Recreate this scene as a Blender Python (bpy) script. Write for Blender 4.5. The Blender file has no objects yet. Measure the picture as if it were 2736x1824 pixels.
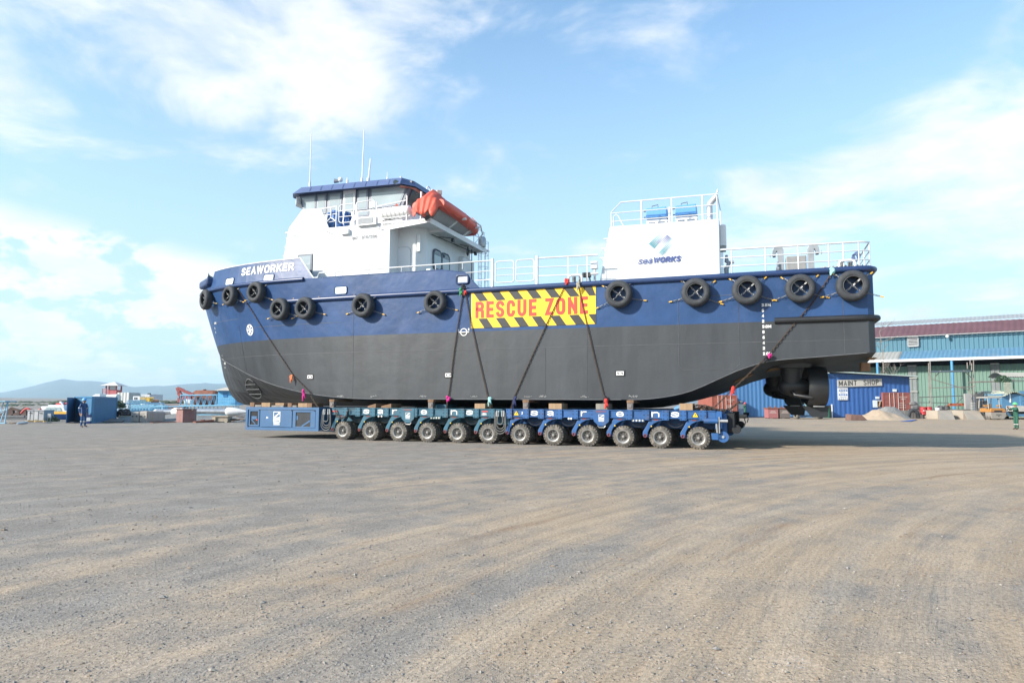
import bpy, bmesh, math, random
from mathutils import Vector, Matrix
R = math.radians
SC = bpy.context.scene
COL = SC.collection
rnd = random.Random(7)

# ---------------------------------------------------------------- camera (24 mm equivalent, pitched up 5 degrees)
F, CX, CY, H = 1824., 1368., 912., 1.72
TH = math.atan(161/1824.); PH = .004
_r0 = Vector((1,0,0)); _u0 = Vector((0,-math.sin(TH),math.cos(TH))); FW = Vector((0,math.cos(TH),math.sin(TH)))
RT = _r0*math.cos(PH)+_u0*math.sin(PH); UP = -_r0*math.sin(PH)+_u0*math.cos(PH)
cam = bpy.data.objects.new('camera', bpy.data.cameras.new('camera')); COL.objects.link(cam)
cam.data.lens = 24; cam.data.sensor_width = 36; cam.data.clip_end = 40000; cam.data.clip_start = .1
cam.matrix_world = Matrix(((RT.x,UP.x,-FW.x,0),(RT.y,UP.y,-FW.y,0),(RT.z,UP.z,-FW.z,H),(0,0,0,1)))
SC.camera = cam

# ---------------------------------------------------------------- sky and sun
SUN_EL = R(27.); SUN_DIR = Vector((.89,.46,0)).normalized()       # horizontal travel direction of the light
to_sun = -SUN_DIR
W = bpy.data.worlds.new('World'); SC.world = W; W.use_nodes = True
nt = W.node_tree; N = nt.nodes; L = nt.links
for n in list(N): N.remove(n)
def nd(t, **k):
    n = N.new(t)
    for a, b in k.items(): setattr(n, a, b)
    return n
out = nd('ShaderNodeOutputWorld'); bg = nd('ShaderNodeBackground'); bg.inputs[1].default_value = .14
L.new(bg.outputs[0], out.inputs[0])
sky = nd('ShaderNodeTexSky', sky_type='NISHITA', sun_disc=False, sun_elevation=SUN_EL, air_density=1.0, dust_density=.6, ozone_density=1.6, altitude=10)
sky.sun_rotation = math.atan2(to_sun.x, to_sun.y)
tc = nd('ShaderNodeTexCoord'); sep = nd('ShaderNodeSeparateXYZ'); L.new(tc.outputs['Generated'], sep.inputs[0])
def mth(op, a, b=None, c=None, clamp=False):
    n = nd('ShaderNodeMath', operation=op); n.use_clamp = clamp
    for i, v in enumerate((a, b, c)):
        if v is None: continue
        if isinstance(v, (int, float)): n.inputs[i].default_value = v
        else: L.new(v, n.inputs[i])
    return n.outputs[0]
def mrange(v, a, b, c=0., d=1.):
    n = nd('ShaderNodeMapRange', interpolation_type='SMOOTHSTEP'); L.new(v, n.inputs[0])
    for i, q in enumerate((a, b, c, d)): n.inputs[i+1].default_value = q
    return n.outputs[0]
zc_ = mth('MAXIMUM', sep.outputs[2], 0.0); zz = mth('ADD', zc_, .12)
px = mth('DIVIDE', sep.outputs[0], zz); py = mth('DIVIDE', sep.outputs[1], zz)
cmb = nd('ShaderNodeCombineXYZ'); L.new(px, cmb.inputs[0]); L.new(py, cmb.inputs[1])
def noise(vec, scale, detail=8, rough=.55, dist=0., off=(0,0,0), sc=(1,1,1)):
    mp = nd('ShaderNodeMapping'); mp.inputs[1].default_value = off; mp.inputs[3].default_value = sc
    L.new(vec, mp.inputs[0]); n = nd('ShaderNodeTexNoise'); n.inputs['Scale'].default_value = scale
    n.inputs['Detail'].default_value = detail; n.inputs['Roughness'].default_value = rough; n.inputs['Distortion'].default_value = dist
    L.new(mp.outputs[0], n.inputs[0]); return n.outputs[0]
# high broken cloud: a mask of patches (each an ellipse in view direction) times detailed noise
high = noise(cmb.outputs[0], 2.1, 10, .60, .35, (3.1,1.7,0))
az = mth('ARCTAN2', sep.outputs[0], sep.outputs[1]); el = mth('ARCSINE', sep.outputs[2])
def patch(a0, e0, ra, re, tilt=0.):
    da = mth('SUBTRACT', az, R(a0)); de = mth('SUBTRACT', el, R(e0))
    x = mth('ADD', mth('MULTIPLY', da, math.cos(R(tilt))), mth('MULTIPLY', de, math.sin(R(tilt))))
    y = mth('SUBTRACT', mth('MULTIPLY', de, math.cos(R(tilt))), mth('MULTIPLY', da, math.sin(R(tilt))))
    q = mth('ADD', mth('POWER', mth('DIVIDE', x, R(ra)), 2.), mth('POWER', mth('DIVIDE', y, R(re)), 2.))
    return mth('SUBTRACT', 1., q, clamp=True)
PT = [(-20,26,22,9.5,5,1.08),(-40,26,15,10,-8,1.08),(-38,34,14,8,0,.65),(-8,32,13,7,12,1.0),(-4,19,10,3.0,0,.32),(37,18,16,13.5,30,1.08),(25,15,15,6,12,.85),(40,28,11,11,45,.8),(15,12,16,3,4,.45),(12,6,24,5,0,.5),(-30,2,34,3.5,0,.35),(34,4,20,6,0,.6)]
base = None
for p_ in PT:
    v = mth('MULTIPLY', patch(*p_[:5]), p_[5]); base = v if base is None else mth('MAXIMUM', base, v)
hi = mth('ADD', mth('MULTIPLY', mth('SUBTRACT', high, .5), 3.7), base)
hi = mrange(hi, .22, 1.35, 0., .93)
# low cumulus bank near the horizon
cv = nd('ShaderNodeCombineXYZ'); L.new(az, cv.inputs[0]); L.new(mth('MULTIPLY', el, 1.7), cv.inputs[1])
low = noise(cv.outputs[0], 9., 10, .58, .15, (.6,0.05,0))
bank = mrange(el, R(-1.), R(3.5), .0, 1.); top = mrange(mth('ADD', el, mth('MULTIPLY', az, .16)), R(6.0), R(8.0), 1., 0.)
lo = mth('MULTIPLY', mth('MULTIPLY', mrange(low, .43, .51), top), mrange(el, R(-1.), R(2.5), .6, .97))
cloud = mth('MAXIMUM', hi, lo)
shade = noise(cmb.outputs[0], 2.1, 6, .6, .2, (9,2,0)); shade2 = noise(cv.outputs[0], 11., 5, .6, 0., (.6,.11,0))
sh = mrange(mth('MULTIPLY', mth('ADD', shade, shade2), .5), .38, .62)
ccol = nd('ShaderNodeMix', data_type='RGBA'); L.new(sh, ccol.inputs[0])
ccol.inputs[6].default_value = (3.9,4.15,4.35,1); ccol.inputs[7].default_value = (4.9,4.9,4.85,1)
hz = nd('ShaderNodeMix', data_type='RGBA'); L.new(mrange(el, R(-3.), R(36.), .90, .04), hz.inputs[0])
tint = nd('ShaderNodeMix', data_type='RGBA', blend_type='MULTIPLY'); tint.inputs[0].default_value = 1.; L.new(sky.outputs[0], tint.inputs[6]); tint.inputs[7].default_value = (.97,1.17,1.20,1)
L.new(tint.outputs[2], hz.inputs[6]); hz.inputs[7].default_value = (2.75,3.65,4.15,1)
mx = nd('ShaderNodeMix', data_type='RGBA'); L.new(cloud, mx.inputs[0]); L.new(hz.outputs[2], mx.inputs[6]); L.new(ccol.outputs[2], mx.inputs[7])
L.new(mx.outputs[2], bg.inputs[0])

sun = bpy.data.objects.new('sun', bpy.data.lights.new('sun', 'SUN')); COL.objects.link(sun)
sun.data.energy = 4.2; sun.data.angle = R(3.5); sun.data.color = (1.,.93,.83)
sd = Vector((SUN_DIR.x*math.cos(SUN_EL), SUN_DIR.y*math.cos(SUN_EL), -math.sin(SUN_EL)))
sun.rotation_euler = sd.to_track_quat('-Z','Y').to_euler()
vs = SC.view_settings; vs.view_transform = 'Standard'; vs.look = 'None'; vs.gamma = 1; vs.use_curve_mapping = False; vs.exposure = 0.82
SC.cycles.max_bounces = 6; SC.cycles.diffuse_bounces = 3; SC.cycles.volume_bounces = 1; SC.cycles.transparent_max_bounces = 6

# ---------------------------------------------------------------- projection helpers
def ray(x, y): return FW + RT*((x-CX)/F) + UP*((CY-y)/F)
def G(x, y, z=0.):
    d = ray(x, y); k = (z-H)/d.z; return Vector((d.x*k, d.y*k, z))
def P(x, y, Y):
    d = ray(x, y); k = Y/d.y; return Vector((d.x*k, Y, H+d.z*k))
AN = R(20.); FX = Vector((-math.cos(AN),math.sin(AN),0)); NX = Vector((math.sin(AN),math.cos(AN),0)); OO = Vector((12.74,23.78,0))
def S(a, t, z): return OO + FX*a + NX*t + Vector((0,0,z))
def T(x, y, t):
    d = ray(x, y); k = (t+OO.dot(NX))/d.dot(NX); q = d*k-OO; return (q.dot(FX), H+d.z*k)
def A(x, y, a):
    d = ray(x, y); k = (a+OO.dot(FX))/d.dot(FX); q = d*k-OO; return (q.dot(NX), H+d.z*k)

# ---------------------------------------------------------------- materials
MATS = {}
def mat(name, col, rough=.6, metal=0., var=.15, vs_=3., bump=0., bs=40., dirt=None, dirt_amt=.5, dirt_scale=2., alpha=None, spec=.5, emit=None, streak=False, coat=0.):
    if name in MATS: return MATS[name]
    m = bpy.data.materials.new(name); m.use_nodes = True; t = m.node_tree; n = t.nodes; l = t.links
    b = n['Principled BSDF']; b.inputs['Roughness'].default_value = rough; b.inputs['Metallic'].default_value = metal
    b.inputs['Specular IOR Level'].default_value = spec; b.inputs['Coat Weight'].default_value = coat
    c = n.new('ShaderNodeTexCoord')
    nz = n.new('ShaderNodeTexNoise'); nz.inputs['Scale'].default_value = vs_; nz.inputs['Detail'].default_value = 6; nz.inputs['Roughness'].default_value = .6
    if streak:
        mp = n.new('ShaderNodeMapping'); mp.inputs[3].default_value = (1,1,.12); l.new(c.outputs['Object'], mp.inputs[0]); l.new(mp.outputs[0], nz.inputs[0])
    else: l.new(c.outputs['Object'], nz.inputs[0])
    mr = n.new('ShaderNodeMapRange'); mr.inputs[1].default_value = .3; mr.inputs[2].default_value = .7; mr.inputs[3].default_value = 1-var; mr.inputs[4].default_value = 1+var
    l.new(nz.outputs[0], mr.inputs[0])
    mu = n.new('ShaderNodeMix'); mu.data_type = 'RGBA'; mu.blend_type = 'MULTIPLY'; mu.inputs[0].default_value = 1
    mu.inputs[6].default_value = (*col, 1); l.new(mr.outputs[0], mu.inputs[7]); o = mu.outputs[2]
    if dirt:
        d = n.new('ShaderNodeTexNoise'); d.inputs['Scale'].default_value = dirt_scale; d.inputs['Detail'].default_value = 9; d.inputs['Roughness'].default_value = .68
        if streak: l.new(mp.outputs[0], d.inputs[0])
        else: l.new(c.outputs['Object'], d.inputs[0])
        dr = n.new('ShaderNodeMapRange'); dr.inputs[1].default_value = .62-.22*dirt_amt; dr.inputs[2].default_value = .78-.1*dirt_amt; dr.inputs[4].default_value = min(1., .5+dirt_amt*.5); l.new(d.outputs[0], dr.inputs[0])
        dm = n.new('ShaderNodeMix'); dm.data_type = 'RGBA'; l.new(dr.outputs[0], dm.inputs[0]); l.new(o, dm.inputs[6]); dm.inputs[7].default_value = (*dirt, 1); o = dm.outputs[2]
    l.new(o, b.inputs['Base Color'])
    if bump:
        bn = n.new('ShaderNodeTexNoise'); bn.inputs['Scale'].default_value = bs; bn.inputs['Detail'].default_value = 5; l.new(c.outputs['Object'], bn.inputs[0])
        bp = n.new('ShaderNodeBump'); bp.inputs['Strength'].default_value = 1.; bp.inputs['Distance'].default_value = bump; l.new(bn.outputs[0], bp.inputs['Height']); l.new(bp.outputs[0], b.inputs['Normal'])
    if emit: b.inputs['Emission Color'].default_value = (*emit[:3],1); b.inputs['Emission Strength'].default_value = emit[3]
    MATS[name] = m; return m

# ---------------------------------------------------------------- mesh builder
class MB:
    def __init__(s, fn=None): s.v = []; s.f = []; s.m = []; s.fn = fn; s.mi = 0
    def add(s, vs, fs, raw=False):
        n = len(s.v)
        s.v += [Vector(p) if (raw or s.fn is None) else s.fn(*p) for p in vs]
        s.f += [tuple(n+i for i in f) for f in fs]; s.m += [s.mi]*len(fs); return s
    def box(s, x0, x1, y0, y1, z0, z1):
        return s.add([(x,y,z) for z in (z0,z1) for x,y in ((x0,y0),(x1,y0),(x1,y1),(x0,y1))], [(3,2,1,0),(4,5,6,7),(0,1,5,4),(1,2,6,5),(2,3,7,6),(3,0,4,7)])
    def obox(s, c, hx, hy, hz, rz=0., rx=0., ry=0.):
        M = Matrix.Translation(Vector(c)) @ Matrix.Rotation(rz,4,'Z') @ Matrix.Rotation(ry,4,'Y') @ Matrix.Rotation(rx,4,'X')
        return s.add([tuple(M @ Vector((x*hx,y*hy,z*hz))) for z in (-1,1) for x,y in ((-1,-1),(1,-1),(1,1),(-1,1))], [(3,2,1,0),(4,5,6,7),(0,1,5,4),(1,2,6,5),(2,3,7,6),(3,0,4,7)])
    def bar(s, p, q, w, h, up=(0,0,1)):
        p, q = Vector(p), Vector(q); d = (q-p).normalized(); u = Vector(up)
        if abs(d.dot(u)) > .97: u = Vector((1,0,0))
        a = d.cross(u).normalized()*(w/2); b = a.cross(d).normalized()*(h/2)
        return s.add([tuple(o+i*a+j*b) for o in (p,q) for i,j in ((-1,-1),(1,-1),(1,1),(-1,1))], [(3,2,1,0),(4,5,6,7),(0,1,5,4),(1,2,6,5),(2,3,7,6),(3,0,4,7)])
    def tube(s, pts, r, n=8, closed=False, cap=True, raw=False):
        pts = [Vector(p) if (raw or s.fn is None) else s.fn(*p) for p in pts]; k = len(pts); vs = []; u = None
        rr = r if isinstance(r, (list, tuple)) else [r]*k
        for i, p in enumerate(pts):
            if closed: d = (pts[(i+1)%k]-pts[i-1])
            else: d = pts[min(i+1,k-1)]-pts[max(i-1,0)]
            if d.length < 1e-9: d = Vector((0,0,1))
            d.normalize()
            if u is None: u = d.orthogonal().normalized()
            u = (u-d*u.dot(d))
            u = u.normalized() if u.length > 1e-6 else d.orthogonal().normalized()
            w = d.cross(u)
            vs += [p+(u*math.cos(2*math.pi*j/n)+w*math.sin(2*math.pi*j/n))*rr[i] for j in range(n)]
        fs = []
        for i in range(k if closed else k-1):
            a, b = i*n, ((i+1)%k)*n
            fs += [(a+j, a+(j+1)%n, b+(j+1)%n, b+j) for j in range(n)]
        if cap and not closed: fs += [tuple(range(n))[::-1], tuple(range((k-1)*n, k*n))]
        return s.add(vs, fs, raw=True)
    def lathe(s, prof, c, ax=(0,0,1), n=24, a0=0., a1=2*math.pi, raw=False):
        # prof: list of (radius, distance along axis)
        c = Vector(c) if (raw or s.fn is None) else s.fn(*c); ax = Vector(ax).normalized(); u = ax.orthogonal().normalized(); w = ax.cross(u)
        full = abs(a1-a0-2*math.pi) < 1e-6; m = n if full else n+1; vs = []
        for r, h in prof:
            for j in range(m):
                t = a0+(a1-a0)*j/n; vs.append(c+ax*h+(u*math.cos(t)+w*math.sin(t))*r)
        fs = [(i*m+j, i*m+(j+1)%m, (i+1)*m+(j+1)%m, (i+1)*m+j) for i in range(len(prof)-1) for j in range(n)]
        return s.add(vs, fs, raw=True)
    def cyl(s, p, q, r, n=16, r2=None):
        p, q = Vector(p), Vector(q); d = q-p; h = d.length; r2 = r if r2 is None else r2
        return s.lathe([(.0001,0),(r,0),(r2,h),(.0001,h)], p, d, n, raw=True)
    def prism(s, poly, y0, y1, axis='xz'):
        # poly in two axes, extruded along the third
        k = len(poly)
        if axis == 'xz': f = lambda a,b,y: (a,y,b)
        elif axis == 'xy': f = lambda a,b,y: (a,b,y)
        else: f = lambda a,b,y: (y,a,b)
        return s.add([f(a,b,y0) for a,b in poly]+[f(a,b,y1) for a,b in poly], [tuple(range(k)), tuple(range(k,2*k))[::-1]]+[(i,(i+1)%k,(i+1)%k+k,i+k) for i in range(k)])
    def grid(s, f, us, vs, flip=False):
        n = len(vs)
        s.add([f(u,v) for u in us for v in vs], [(i*n+j,i*n+j+1,(i+1)*n+j+1,(i+1)*n+j) for i in range(len(us)-1) for j in range(n-1)]); return s
    def ball(s, c, r, n=10, m=7, sc=(1,1,1)):
        vs = []; c = Vector(c)
        for i in range(m+1):
            t = math.pi*i/m
            for j in range(n): p = 2*math.pi*j/n; vs.append((c.x+r*sc[0]*math.sin(t)*math.cos(p), c.y+r*sc[1]*math.sin(t)*math.sin(p), c.z+r*sc[2]*math.cos(t)))
        return s.add(vs, [(i*n+j,i*n+(j+1)%n,(i+1)*n+(j+1)%n,(i+1)*n+j) for i in range(m) for j in range(n)])
    def build(s, name, mats, parent=None, loc=None, bevel=0., smooth=None, recalc=True, seg=2, merge=True):
        me = bpy.data.meshes.new(name)
        if parent is not None: org = root_of(parent).location if parent.get('tmpl') is None else Vector((0,0,0)); org = Vector(org)
        elif loc is not None: org = Vector(loc)
        else:
            xs = [p.x for p in s.v]; ys = [p.y for p in s.v]; zs = [p.z for p in s.v]; org = Vector(((min(xs)+max(xs))/2,(min(ys)+max(ys))/2,min(zs)))
        me.from_pydata([p-org for p in s.v], [], s.f)
        if not isinstance(mats, (list, tuple)): mats = [mats]
        for m_ in mats: me.materials.append(m_)
        if len(mats) > 1: me.polygons.foreach_set('material_index', s.m)
        bm = bmesh.new(); bm.from_mesh(me)
        if merge: bmesh.ops.remove_doubles(bm, verts=bm.verts, dist=1e-4)
        if recalc: bmesh.ops.recalc_face_normals(bm, faces=bm.faces)
        bm.to_mesh(me); bm.free()
        if smooth:
            me.polygons.foreach_set('use_smooth', [True]*len(me.polygons)); me.set_sharp_from_angle(angle=R(smooth))
        me.update()
        o = bpy.data.objects.new(name, me); COL.objects.link(o)
        if parent is not None: o.parent = parent
        else: o.location = org
        if bevel:
            b = o.modifiers.new('bevel','BEVEL'); b.width = bevel; b.segments = seg; b.limit_method = 'ANGLE'; b.angle_limit = R(40)
        return o
def root_of(o):
    while o.parent is not None: o = o.parent
    return o
def tag(o, label=None, cat=None, group=None, kind=None):
    if label: o['label'] = label
    if cat: o['category'] = cat
    if group: o['group'] = group
    if kind: o['kind'] = kind
    return o
def thing(name, label, cat, loc, group=None, rz=0.):
    o = bpy.data.objects.new(name, None); o.empty_display_size = .2; COL.objects.link(o); o.location = loc; o.rotation_euler = (0,0,rz)
    return tag(o, label, cat, group)
def tmpl(name, label, cat, group=None):
    o = thing(name, label, cat, (0,0,0), group); return o
def copy_tree(o, parent=None):
    c = o.copy(); COL.objects.link(c)
    if parent is not None: c.parent = parent
    for ch in list(o.children): copy_tree(ch, c)
    return c

# ---------------------------------------------------------------- lettering: stroke glyphs as thin painted ribbons
c_ = .22
def _arc(cx, cy, rx, ry, a0, a1, n=8): return [(cx+rx*math.cos(R(a0+(a1-a0)*i/n)), cy+ry*math.sin(R(a0+(a1-a0)*i/n))) for i in range(n+1)]
def _loop(y0=0., y1=1.):
    h = y1-y0; k = min(.5,.3/h*.5+.1) if h < 1 else .28
    ry = h*.5 if h < .7 else .26
    return _arc(1-.42,y1-ry,.42,ry,0,90,4)+_arc(.42,y1-ry,.42,ry,90,180,4)+_arc(.42,y0+ry,.42,ry,180,270,4)+_arc(1-.42,y0+ry,.42,ry,270,360,4)
GLY = {
 'A':(1.,[[(0,0),(.5,1),(1,0)],[(.2,.33),(.8,.33)]],0), 'C':(.95,[_arc(.55,.72,.45,.28,10,90,4)+_arc(.42,.72,.42,.28,90,180,4)+_arc(.42,.28,.42,.28,180,270,4)+_arc(.55,.28,.45,.28,270,350,4)],0),
 'D':(1.,[[(0,0),(0,1),(.5,1)]+_arc(.5,.6,.5,.4,80,0,5)+_arc(.5,.4,.5,.4,0,-80,5)+[(.5,0),(0,0)]],0),
 'E':(.85,[[(1,0),(0,0),(0,1),(1,1)],[(.1,.5),(.9,.5)]],0), 'I':(.12,[[(.5,0),(.5,1)]],0), 'K':(1.,[[(0,0),(0,1)],[(1,1),(.12,.42)],[(.3,.55),(1,0)]],0),
 'H':(1.,[[(0,0),(0,1)],[(1,0),(1,1)],[(.08,.5),(.92,.5)]],0),
 'M':(1.2,[[(0,0),(0,1)],[(.04,.97),(.5,.2)],[(.96,.97),(.5,.2)],[(1,0),(1,1)]],0), 'N':(1.,[[(0,0),(0,1)],[(.02,.93),(.98,.07)],[(1,0),(1,1)]],0), 's':(1.,[[(1,.72),(.85,.93),(.5,1),(.15,.93),(.05,.75),(.2,.57),(.8,.45),(.97,.27),(.85,.07),(.5,0),(.15,.07),(0,.28)]],0), 'a':(1.,[[(.05,.85),(.35,1),(.72,.97),(.85,.8),(.85,.0)],[(.85,.55),(.3,.5),(.05,.3),(.15,.05),(.45,.0),(.85,.25)]],0), 'n':(1.,[[(0,0),(0,1)],[(0,.6),(.25,.93),(.7,.97),(.95,.7),(.95,0)]],0), 'e':(1.,[[(.08,.5),(.95,.5),(.9,.8),(.6,1),(.35,.98),(.08,.75),(.03,.4),(.15,.1),(.45,0),(.75,.03),(.97,.22)]],0), 'r':(.75,[[(0,0),(0,1)],[(0,.6),(.35,.95),(1,.97)]],0), 'O':(1.,[_loop()],1), 'P':(.95,[[(0,0),(0,1),(.55,1)]+_arc(.55,.74,.45,.26,80,-80,6)+[(.55,.48),(.1,.48)]],0),
 'R':(1.,[[(0,0),(0,1),(.55,1)]+_arc(.55,.74,.45,.26,80,-80,6)+[(.55,.48),(.1,.48)],[(.5,.46),(1,0)]],0),
 '#':(1.,[[(0,0),(0,1),(.55,1)]+_arc(.6,.77,.4,.23,80,-90,6)+[(.1,.54)],[(.45,.5),(.8,.48),(.98,.38),(1,0)]],0),
 'S':(.95,[_arc(.55,.76,.45,.24,20,90,4)+_arc(.45,.76,.45,.24,90,250,6)+[(.7,.47)]+_arc(.55,.24,.45,.24,60,-90,6)+_arc(.45,.24,.45,.24,270,200,4)],0),
 'T':(.95,[[(0,1),(1,1)],[(.5,.96),(.5,0)]],0), 'U':(1.,[[(0,1),(0,.3)]+_arc(.5,.28,.5,.28,180,360,8)+[(1,1)]],0), 'W':(1.4,[[(0,1),(.25,0),(.5,1),(.75,0),(1,1)]],0), 'Z':(.9,[[(0,1),(1,1),(0,0),(1,0)]],0),
 'L':(.8,[[(0,1),(0,0),(1,0)]],0), 'F':(.8,[[(0,0),(0,1),(1,1)],[(.1,.5),(.85,.5)]],0), 'G':(1.,[_arc(.55,.72,.45,.28,20,90,4)+_arc(.42,.72,.42,.28,90,180,4)+_arc(.42,.28,.42,.28,180,270,4)+_arc(.55,.28,.45,.28,270,360,4)+[(1,.45),(.6,.45)]],0),
 'B':(.95,[[(.1,.5),(.55,.5)]+_arc(.6,.75,.35,.25,-80,80,5)+[(.5,1),(0,1),(0,0),(.6,0)]+_arc(.6,.25,.4,.25,-80,80,5)],0), 'Y':(1.,[[(0,1),(.5,.5),(1,1)],[(.5,.45),(.5,0)]],0), 'V':(1.,[[(0,1),(.5,0),(1,1)]],0),
 '0':(.9,[_loop()],1), '1':(.4,[[(0,.8),(.7,1),(.7,0)]],0), '2':(.9,[[(0,.8),(.1,.97),(.3,1),(.75,1),(.97,.9),(1,.65),(.85,.5),(.1,.2),(0,.0),(1,0)]],0),
 '3':(.9,[[(0,.85),(.15,1),(.8,1),(1,.85),(1,.65),(.85,.52),(.4,.52)],[(.85,.5),(1,.36),(1,.14),(.82,0),(.15,0),(0,.14)]],0), '4':(.9,[[(.72,0),(.72,1),(0,.3),(1,.3)]],0),
 '5':(.9,[[(.95,1),(.05,1),(.02,.58),(.7,.6),(1,.45),(1,.15),(.8,0),(.15,0),(0,.12)]],0), '6':(.9,[[(.9,.95),(.4,1),(.05,.75),(0,.4),(.05,.12),(.25,0),(.78,0),(1,.15),(1,.42),(.8,.55),(.2,.55),(.02,.42)]],0),
 '7':(.9,[[(0,1),(1,1),(.35,0)]],0), '8':(.9,[_loop(.5,1.),_loop(0.,.5)],1), '9':(.9,[[(.1,.05),(.6,0),(.95,.25),(1,.6),(.95,.88),(.75,1),(.22,1),(0,.85),(0,.58),(.2,.45),(.8,.45),(.98,.56)]],0),
 '.':(.02,[[(.5,.0),(.5,.02)]],0), '-':(.6,[[(0,.45),(1,.45)]],0), ' ':(.55,[],0)}
def ribbon(mb, pts, w, closed, mp, off, sub=None):
    P2 = [Vector(p) for p in pts]; q = []
    for p in P2:
        if not q or (p-q[-1]).length > 1e-4: q.append(p)
    if closed and (q[0]-q[-1]).length < 1e-4: q.pop()
    if sub:
        r_ = []
        m = len(q)
        for i in range(m if closed else m-1):
            a, b = q[i], q[(i+1)%m]; k = max(1, int((b-a).length/sub))
            r_ += [a+(b-a)*j/k for j in range(k)]
        if not closed: r_.append(q[-1])
        q = r_
    n = len(q); vs = []
    if n < 2: return
    for i in range(n):
        if closed: d0 = q[i]-q[i-1]; d1 = q[(i+1)%n]-q[i]
        else: d0 = q[i]-q[i-1] if i else q[1]-q[0]; d1 = q[i+1]-q[i] if i < n-1 else q[-1]-q[-2]
        d0 = d0.normalized(); d1 = d1.normalized(); n0 = Vector((-d0.y,d0.x)); n1 = Vector((-d1.y,d1.x)); m = n0+n1
        if m.length < .35: m = n1
        m.normalize(); k = min(1/max(.3, m.dot(n1)), 2.2)
        for sg in (1,-1): p = q[i]+m*(w/2*k*sg); vs.append(mp(p.x, p.y, off))
    fs = [(2*i,2*i+1,2*((i+1)%n)+1,2*((i+1)%n)) for i in range(n if closed else n-1)]
    mb.add(vs, fs, raw=True)
def letters(mb, txt, u0, v0, h, w, mp, gap=.3, wid=.62, off=.012, ital=0., sub=None, extra=.1):
    """caps h tall from (u0,v0); stroke w; mp(u,v,off)->world; returns end u"""
    u = u0; i = 0
    for ch in txt:
        g = GLY[ch]; gw = max(g[0]*wid*h, w*.0)
        for st in g[1]:
            pts = [(u+w/2+x*max(0,gw-w)+ital*(w/2+y*(h-w)), v0+w/2+y*(h-w)) for x,y in st]
            # square ends
            if not g[2]:
                a, b = Vector(pts[0]), Vector(pts[1]); pts[0] = tuple(a-(b-a).normalized()*w*.5) if ch not in '.' else pts[0]
                a, b = Vector(pts[-1]), Vector(pts[-2]); pts[-1] = tuple(a-(b-a).normalized()*w*.5)
            ribbon(mb, pts, w, bool(g[2]), mp, off+.0015*(i%3), sub); i += 1
        u += (gw if ch != ' ' else g[0]*wid*h)+gap*h*.5
    return u
def textmesh(mb, txt, h, mp, u0, v0, bold=0., sx=1., shear=0., off=.012):
    cu = bpy.data.curves.new('txt','FONT'); cu.body = txt; cu.size = 1.; cu.offset = bold; cu.shear = shear; cu.resolution_u = 4
    ob = bpy.data.objects.new('txt', cu); COL.objects.link(ob)
    me = bpy.data.meshes.new_from_object(ob.evaluated_get(bpy.context.evaluated_depsgraph_get()))
    mb.add([mp(u0+v.co.x*h*sx, v0+v.co.y*h, off) for v in me.vertices], [tuple(p.vertices) for p in me.polygons], raw=True)
    wdt = max((v.co.x for v in me.vertices), default=0)*h*sx
    bpy.data.objects.remove(ob); bpy.data.curves.remove(cu); bpy.data.meshes.remove(me); return wdt
def chain(mb, pts, pitch=.11, r=.014, wid=.036, n=5, k=8):
    """interlocking oval links along a polyline of world points"""
    pts = [Vector(p) for p in pts]; L_ = [0.]
    for a, b in zip(pts, pts[1:]): L_.append(L_[-1]+(b-a).length)
    cnt = max(1, int(L_[-1]/pitch)); j = 0
    for i in range(cnt):
        s_ = (i+.5)*L_[-1]/cnt
        while j < len(pts)-2 and L_[j+1] < s_: j += 1
        a, b = pts[j], pts[j+1]; t = (s_-L_[j])/max(1e-6, L_[j+1]-L_[j]); c = a+(b-a)*t; d = (b-a).normalized()
        u = d.cross(Vector((.3,.9,.2))).normalized(); v = d.cross(u)
        w = (u+v).normalized() if i % 2 else (u-v).normalized(); hl = pitch*.68
        loop = []
        for q in range(k):
            an = 2*math.pi*q/k; ca, sa = math.cos(an), math.sin(an)
            loop.append(c+d*(hl-wid*.4)*(1 if ca > 0 else -1)*(1 if abs(ca) > .1 else 0)*.75+d*ca*wid*.7+w*sa*wid)
        mb.tube(loop, r, n, closed=True, raw=True)
# ---------------------------------------------------------------- shared materials
WHITE = mat('white_paint',(.69,.705,.72),.35,var=.04,vs_=1.5,dirt=(.55,.53,.5),dirt_amt=.12,dirt_scale=1.2,streak=True)
BLUE = mat('hull_blue',(.020,.060,.162),.42,var=.22,vs_=.6,bump=.028,bs=1.1,dirt=(.06,.10,.22),dirt_amt=.35,dirt_scale=.5,spec=.35)
GREY = mat('antifouling_grey',(.037,.043,.050),.48,var=.28,vs_=1.1,bump=.022,bs=1.0,dirt=(.05,.055,.06),dirt_amt=.4,dirt_scale=.35,streak=True)  # stretched tone puts the brightness of the plate facets into the colour
BLACKP = mat('black_paint',(.018,.02,.024),.5,var=.2)
STRK = mat('strake_blue',(.018,.042,.12),.35,var=.12)
GLASS = mat('window_glass',(.35,.415,.44),.08,var=.1,vs_=.8,spec=.8)
DGLASS = mat('dark_glass',(.03,.05,.06),.05,var=.3,vs_=.8,spec=.9)
WFRAME = mat('window_frame',(.09,.11,.15),.4,var=.05)
RUBBER = mat('tyre_rubber',(.036,.040,.046),.75,var=.25,vs_=6,bump=.003,bs=60,dirt=(.09,.085,.08),dirt_amt=.3,dirt_scale=5)
CHAINM = mat('galvanised_chain',(.22,.225,.23),.45,.7,var=.2,vs_=20)
RUSTC = mat('rusty_chain',(.075,.055,.045),.75,.3,var=.4,vs_=12,dirt=(.16,.09,.05),dirt_amt=.5,dirt_scale=6)
YEL = mat('yellow_lug',(.75,.42,.03),.5,var=.1)
STEEL = mat('dull_steel',(.42,.43,.43),.45,.6,var=.15,vs_=8)
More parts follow.
